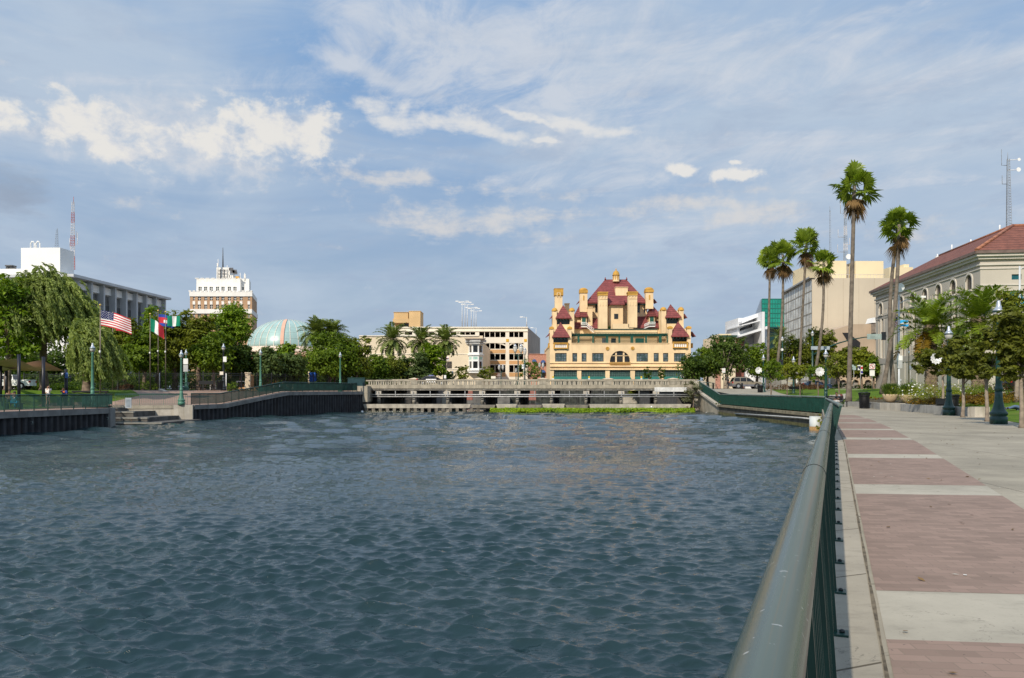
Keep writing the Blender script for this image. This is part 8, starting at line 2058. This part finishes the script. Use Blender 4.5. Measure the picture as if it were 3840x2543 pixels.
def stand(**k):
    J={'pelvis':(0,0,.93,(.15,.11)),'waist':(0,0,1.10,(.125,.10)),'chest':(0,.0,1.32,(.155,.105)),'neck':(0,.0,1.47,.055),'head':(0,-.01,1.58,(.082,.095)),'crown':(0,-.005,1.66,(.065,.075)),
       'shl':(-.18,0,1.40,.058),'ell':(-.24,.02,1.12,.043),'wrl':(-.25,-.04,.88,.030),'shr':(.18,0,1.40,.058),'elr':(.24,.02,1.12,.043),'wrr':(.25,-.04,.88,.030),
       'hil':(-.09,0,.88,.095),'knl':(-.10,-.02,.49,.062),'anl':(-.11,.02,.08,.042),'tol':(-.12,-.14,.035,.036),'hir':(.09,0,.88,.095),'knr':(.10,-.02,.49,.062),'anr':(.11,.02,.08,.042),'tor':(.12,-.14,.035,.036),
       '_hands':{'wrl':((0,-.1,-1),1),'wrr':((0,-.1,-1),-1)}}
    J.update(k); return J
def sit(**k):
    J={'pelvis':(0,0,.53,(.16,.12)),'waist':(0,.0,.70,(.13,.11)),'chest':(0,-.03,.94,(.155,.11)),'neck':(0,-.06,1.09,.055),'head':(0,-.09,1.20,(.082,.095)),'crown':(0,-.085,1.28,(.065,.075)),
       'shl':(-.19,-.03,1.02,.058),'ell':(-.25,-.10,.76,.043),'wrl':(-.12,-.30,.66,.030),'shr':(.19,-.03,1.02,.058),'elr':(.25,-.10,.76,.043),'wrr':(.12,-.30,.66,.030),
       'hil':(-.10,-.05,.50,.10),'knl':(-.12,-.46,.50,.065),'anl':(-.12,-.44,.08,.043),'tol':(-.13,-.60,.035,.036),'hir':(.10,-.05,.50,.10),'knr':(.12,-.46,.50,.065),'anr':(.12,-.44,.08,.043),'tor':(.13,-.60,.035,.036),
       '_hands':{'wrl':((.3,-1,-.2),1),'wrr':((-.3,-1,-.2),-1)}}
    J.update(k); return J
TOP=(['waist','chest','shl','ell','shr','elr','pelvis'],[('pelvis','waist'),('waist','chest'),('chest','shl'),('shl','ell'),('chest','shr'),('shr','elr')])
LEG=(['pelvis','hil','knl','anl','hir','knr','anr'],[('pelvis','hil'),('hil','knl'),('knl','anl'),('pelvis','hir'),('hir','knr'),('knr','anr')])
SHO=(['pelvis','hil','knl_','hir','knr_'],[('pelvis','hil'),('hil','knl_'),('pelvis','hir'),('hir','knr_')])
def shoes(mat): return [('shoe',['anl','tol'],[('anl','tol')],mat,.012),('shoe',['anr','tor'],[('anr','tor')],mat,.012)]
SH_W=cloth('shirt_white',(.80,.78,.75)); SH_B=cloth('shirt_blue',(.03,.05,.26)); SH_T=cloth('shirt_teal',(.03,.22,.30)); SH_D=cloth('dark_clothes',(.03,.03,.036)); JEAN=cloth('blue_jeans',(.09,.14,.24)); SH_G=cloth('grey_shirt',(.30,.30,.31)); TANC=cloth('tan_clothes',(.27,.18,.11))
STR=bpy.data.materials.new('striped_cloth'); STR.use_nodes=True
_n=STR.node_tree; _t=N(_n,'ShaderNodeTexCoord').outputs['Object']; _s=N(_n,'ShaderNodeSeparateXYZ'); L(_n,_t,_s.inputs[0]); _w=N(_n,'ShaderNodeMath',operation='PINGPONG'); L(_n,_s.outputs[0],_w.inputs[0]); _w.inputs[1].default_value=.03
L(_n,mixrgb(_n,(.03,.03,.07),(.75,.74,.72),ramp(_n,_w.outputs[0],.012,.018)),_n.nodes['Principled BSDF'].inputs['Base Color'])
# woman standing with a phone to her ear
J=stand(wrr=(.13,-.10,1.55,.030),elr=(.27,-.14,1.28,.043),wrl=(-.10,-.20,1.10,.030),ell=(-.27,-.02,1.14,.043))
J['_hands']={'wrl':((1,-.3,.1),1),'wrr':((-.25,.15,1),-1)}
S=dict(J); 
J['thl']=(-.10,-.01,.70,.085); J['thr']=(.10,-.01,.70,.085)
def person2(*a,**k): return person(*a,**k)
Jb=dict(J); Jb.pop('thl'); Jb.pop('thr')
x=gx(180,68.5); p=person('woman in white top and striped shorts standing with a phone to her ear',(x,68.5,gz(1521,68.5)),.1,Jb,[('top',*TOP,SH_W,.03)]+shoes(SH_D),SKIN,'long',M('brown_hair',(.05,.03,.02),.6),scale=1.03)
skin_mesh('shorts',{'pelvis':(0,0,.95,(.18,.14)),'hil':(-.09,0,.86,.115),'thl':(-.105,-.01,.68,.10),'hir':(.09,0,.86,.115),'thr':(.105,-.01,.68,.10)},[('pelvis','hil'),('hil','thl'),('pelvis','hir'),('hir','thr')],STR,p)
MB().box(.085,.10,-.14,-.06,1.50,1.64).build('phone',SH_D,p)
# man in blue shirt, seated on a low wall, hand at his face
J=sit(wrl=(-.06,-.20,1.16,.030),ell=(-.27,-.16,.92,.043)); J['_hands']={'wrl':((.25,.3,1),1),'wrr':((-.3,-1,-.2),-1)}
D=71.5; x=gx(241,D); z=gz(1455,D)-1.30
p=person('man in blue shirt with orange print sitting by the blue sign',(x,D,z),.2,J,[('shirt',*TOP,SH_B,.032),('trousers',*LEG,SH_D,.02)]+shoes(SH_D),SKIN2,'short')
MB().box(-.07,.09,-.175,-.16,.86,1.0).build('shirt_print',ORC,p)
o=thing('bench_block','low dark seat under the man in blue','bench',(x,D+.1,z)); MB().box(-.7,.7,-.2,.25,.38,.44).build('seat',BIN,o)
for s in(-.55,.55): MB().box(s-.05,s+.05,-.15,.2,-.3,.38).build('leg',BIN,o)
# two people seated at the far left under the sails
D=60.5; J=sit(); x=gx(36,D); z=gz(1463,D)-1.30
person('person with dark hair in dark shirt seated under the sails at far left',(x,D,z),.5,J,[('shirt',*TOP,TANC,.03),('trousers',*LEG,SH_D,.02)]+shoes(SH_D),SKIN2,'short')
x=gx(53,58.5); z=gz(1469,58.5)-1.30
p=person('person in turquoise shirt with a white letter seated under the sails',(x,58.5,z),.2+math.pi,sit(),[('shirt',*TOP,SH_T,.03),('trousers',*LEG,cloth('turquoise_trousers',(.01,.25,.42)),.02)]+shoes(SH_D),SKIN2,'short')
text('B',p,0,.155,.88,.34,WHT).rotation_euler=(R(90),0,math.pi)
for u,D,z,lb in((36,60.6,gz(1463,60.5)-1.30,'dark bench under the person in dark shirt at far left'),(53,58.4,gz(1469,58.5)-1.30,'dark bench under the person in turquoise at far left')):
    o=thing('bench_block',lb,'bench',(gx(u,D),D,z)); MB().box(-.7,.7,-.22,.22,.38,.43).build('seat',BIN,o)
    for s in(-.55,.55): MB().box(s-.05,s+.05,-.15,.15,-.35,.38).build('leg',BIN,o)
# person reading on the bench by the tallest palm
D=63.6; x=gx(3146,D); J=sit(chest=(0,-.12,.92,(.155,.11)),neck=(0,-.20,1.05,.055),head=(0,-.27,1.14,(.082,.095)),crown=(0,-.25,1.22,(.065,.075)),shl=(-.19,-.14,.99,.058),shr=(.19,-.14,.99,.058)); J['_hands']={'wrl':((.3,-1,-.2),1),'wrr':((-.3,-1,-.2),-1)}
p=person('person in grey shirt and pale trousers sitting bent over by the tallest palm',(x,D,gz(1529,D)+.03),R(-70),J,[('shirt',*TOP,SH_G,.03),('trousers',*LEG,cloth('pale_trousers',(.5,.48,.46)),.02)]+shoes(SH_W),SKIN2,'short')
MB().lathe([(.10,0),(.15,.1),(.15,.35),(.08,.45)],(0,.22,.66),10).build('backpack',cloth('maroon_bag',(.13,.04,.035)),p)
# person lying on the right lawn, only legs and arm in view
D=47; x=gx(3826,D); zl=RZ(x,D)+.10
J={'pelvis':(0,0,.10,(.15,.12)),'waist':(.18,0,.11,(.13,.11)),'chest':(.42,0,.13,(.15,.11)),'neck':(.58,0,.14,.055),'head':(.70,0,.16,(.082,.095)),'crown':(.78,0,.17,(.065,.075)),'shl':(.5,-.18,.12,.055),'ell':(.28,-.34,.08,.042),'wrl':(.05,-.30,.07,.03),'shr':(.5,.18,.12,.055),'elr':(.3,.32,.10,.042),'wrr':(.1,.26,.10,.03),'hil':(-.05,-.09,.10,.095),'knl':(-.42,-.14,.22,.065),'anl':(-.80,-.12,.07,.043),'tol':(-.90,-.13,.12,.036),'hir':(-.05,.09,.10,.095),'knr':(-.44,.10,.12,.065),'anr':(-.86,.08,.06,.043),'tor':(-.96,.06,.12,.036),'_hands':{'wrl':((-1,.1,0),1),'wrr':((-1,-.2,0),-1)}}
person('person in blue jeans and tan shirt lying on the right lawn',(x,D,zl-.07),.0,J,[('shirt',*TOP,TANC,.03),('jeans',*LEG,JEAN,.025)]+shoes(SH_D),SKIN2,'short',head_dir=(0,-1))
# pedestrian with dark clothes by the tan car
D=113; x=gx(2731,D)
J=stand(wrl=(-.22,-.22,.98,.030),ell=(-.25,-.02,1.12,.043),anl=(-.11,-.14,.08,.042),tol=(-.12,-.30,.035,.036),anr=(.11,.16,.12,.042),tor=(.12,.02,.05,.036))
J['_hands']={'wrl':((0,-.8,-.6),1),'wrr':((0,-.1,-1),-1)}
person('pedestrian in dark jacket and cap walking behind the tan car',(x,D,1.63),R(60),J,[('jacket',*TOP,SH_D,.04),('trousers',*LEG,SH_D,.025)]+shoes(SH_D),SKIN2,'short',M('blue_cap',(.06,.12,.17),.7),scale=1.0)
# birds: pigeons on the hotel piers are too small to show; small boat on nothing
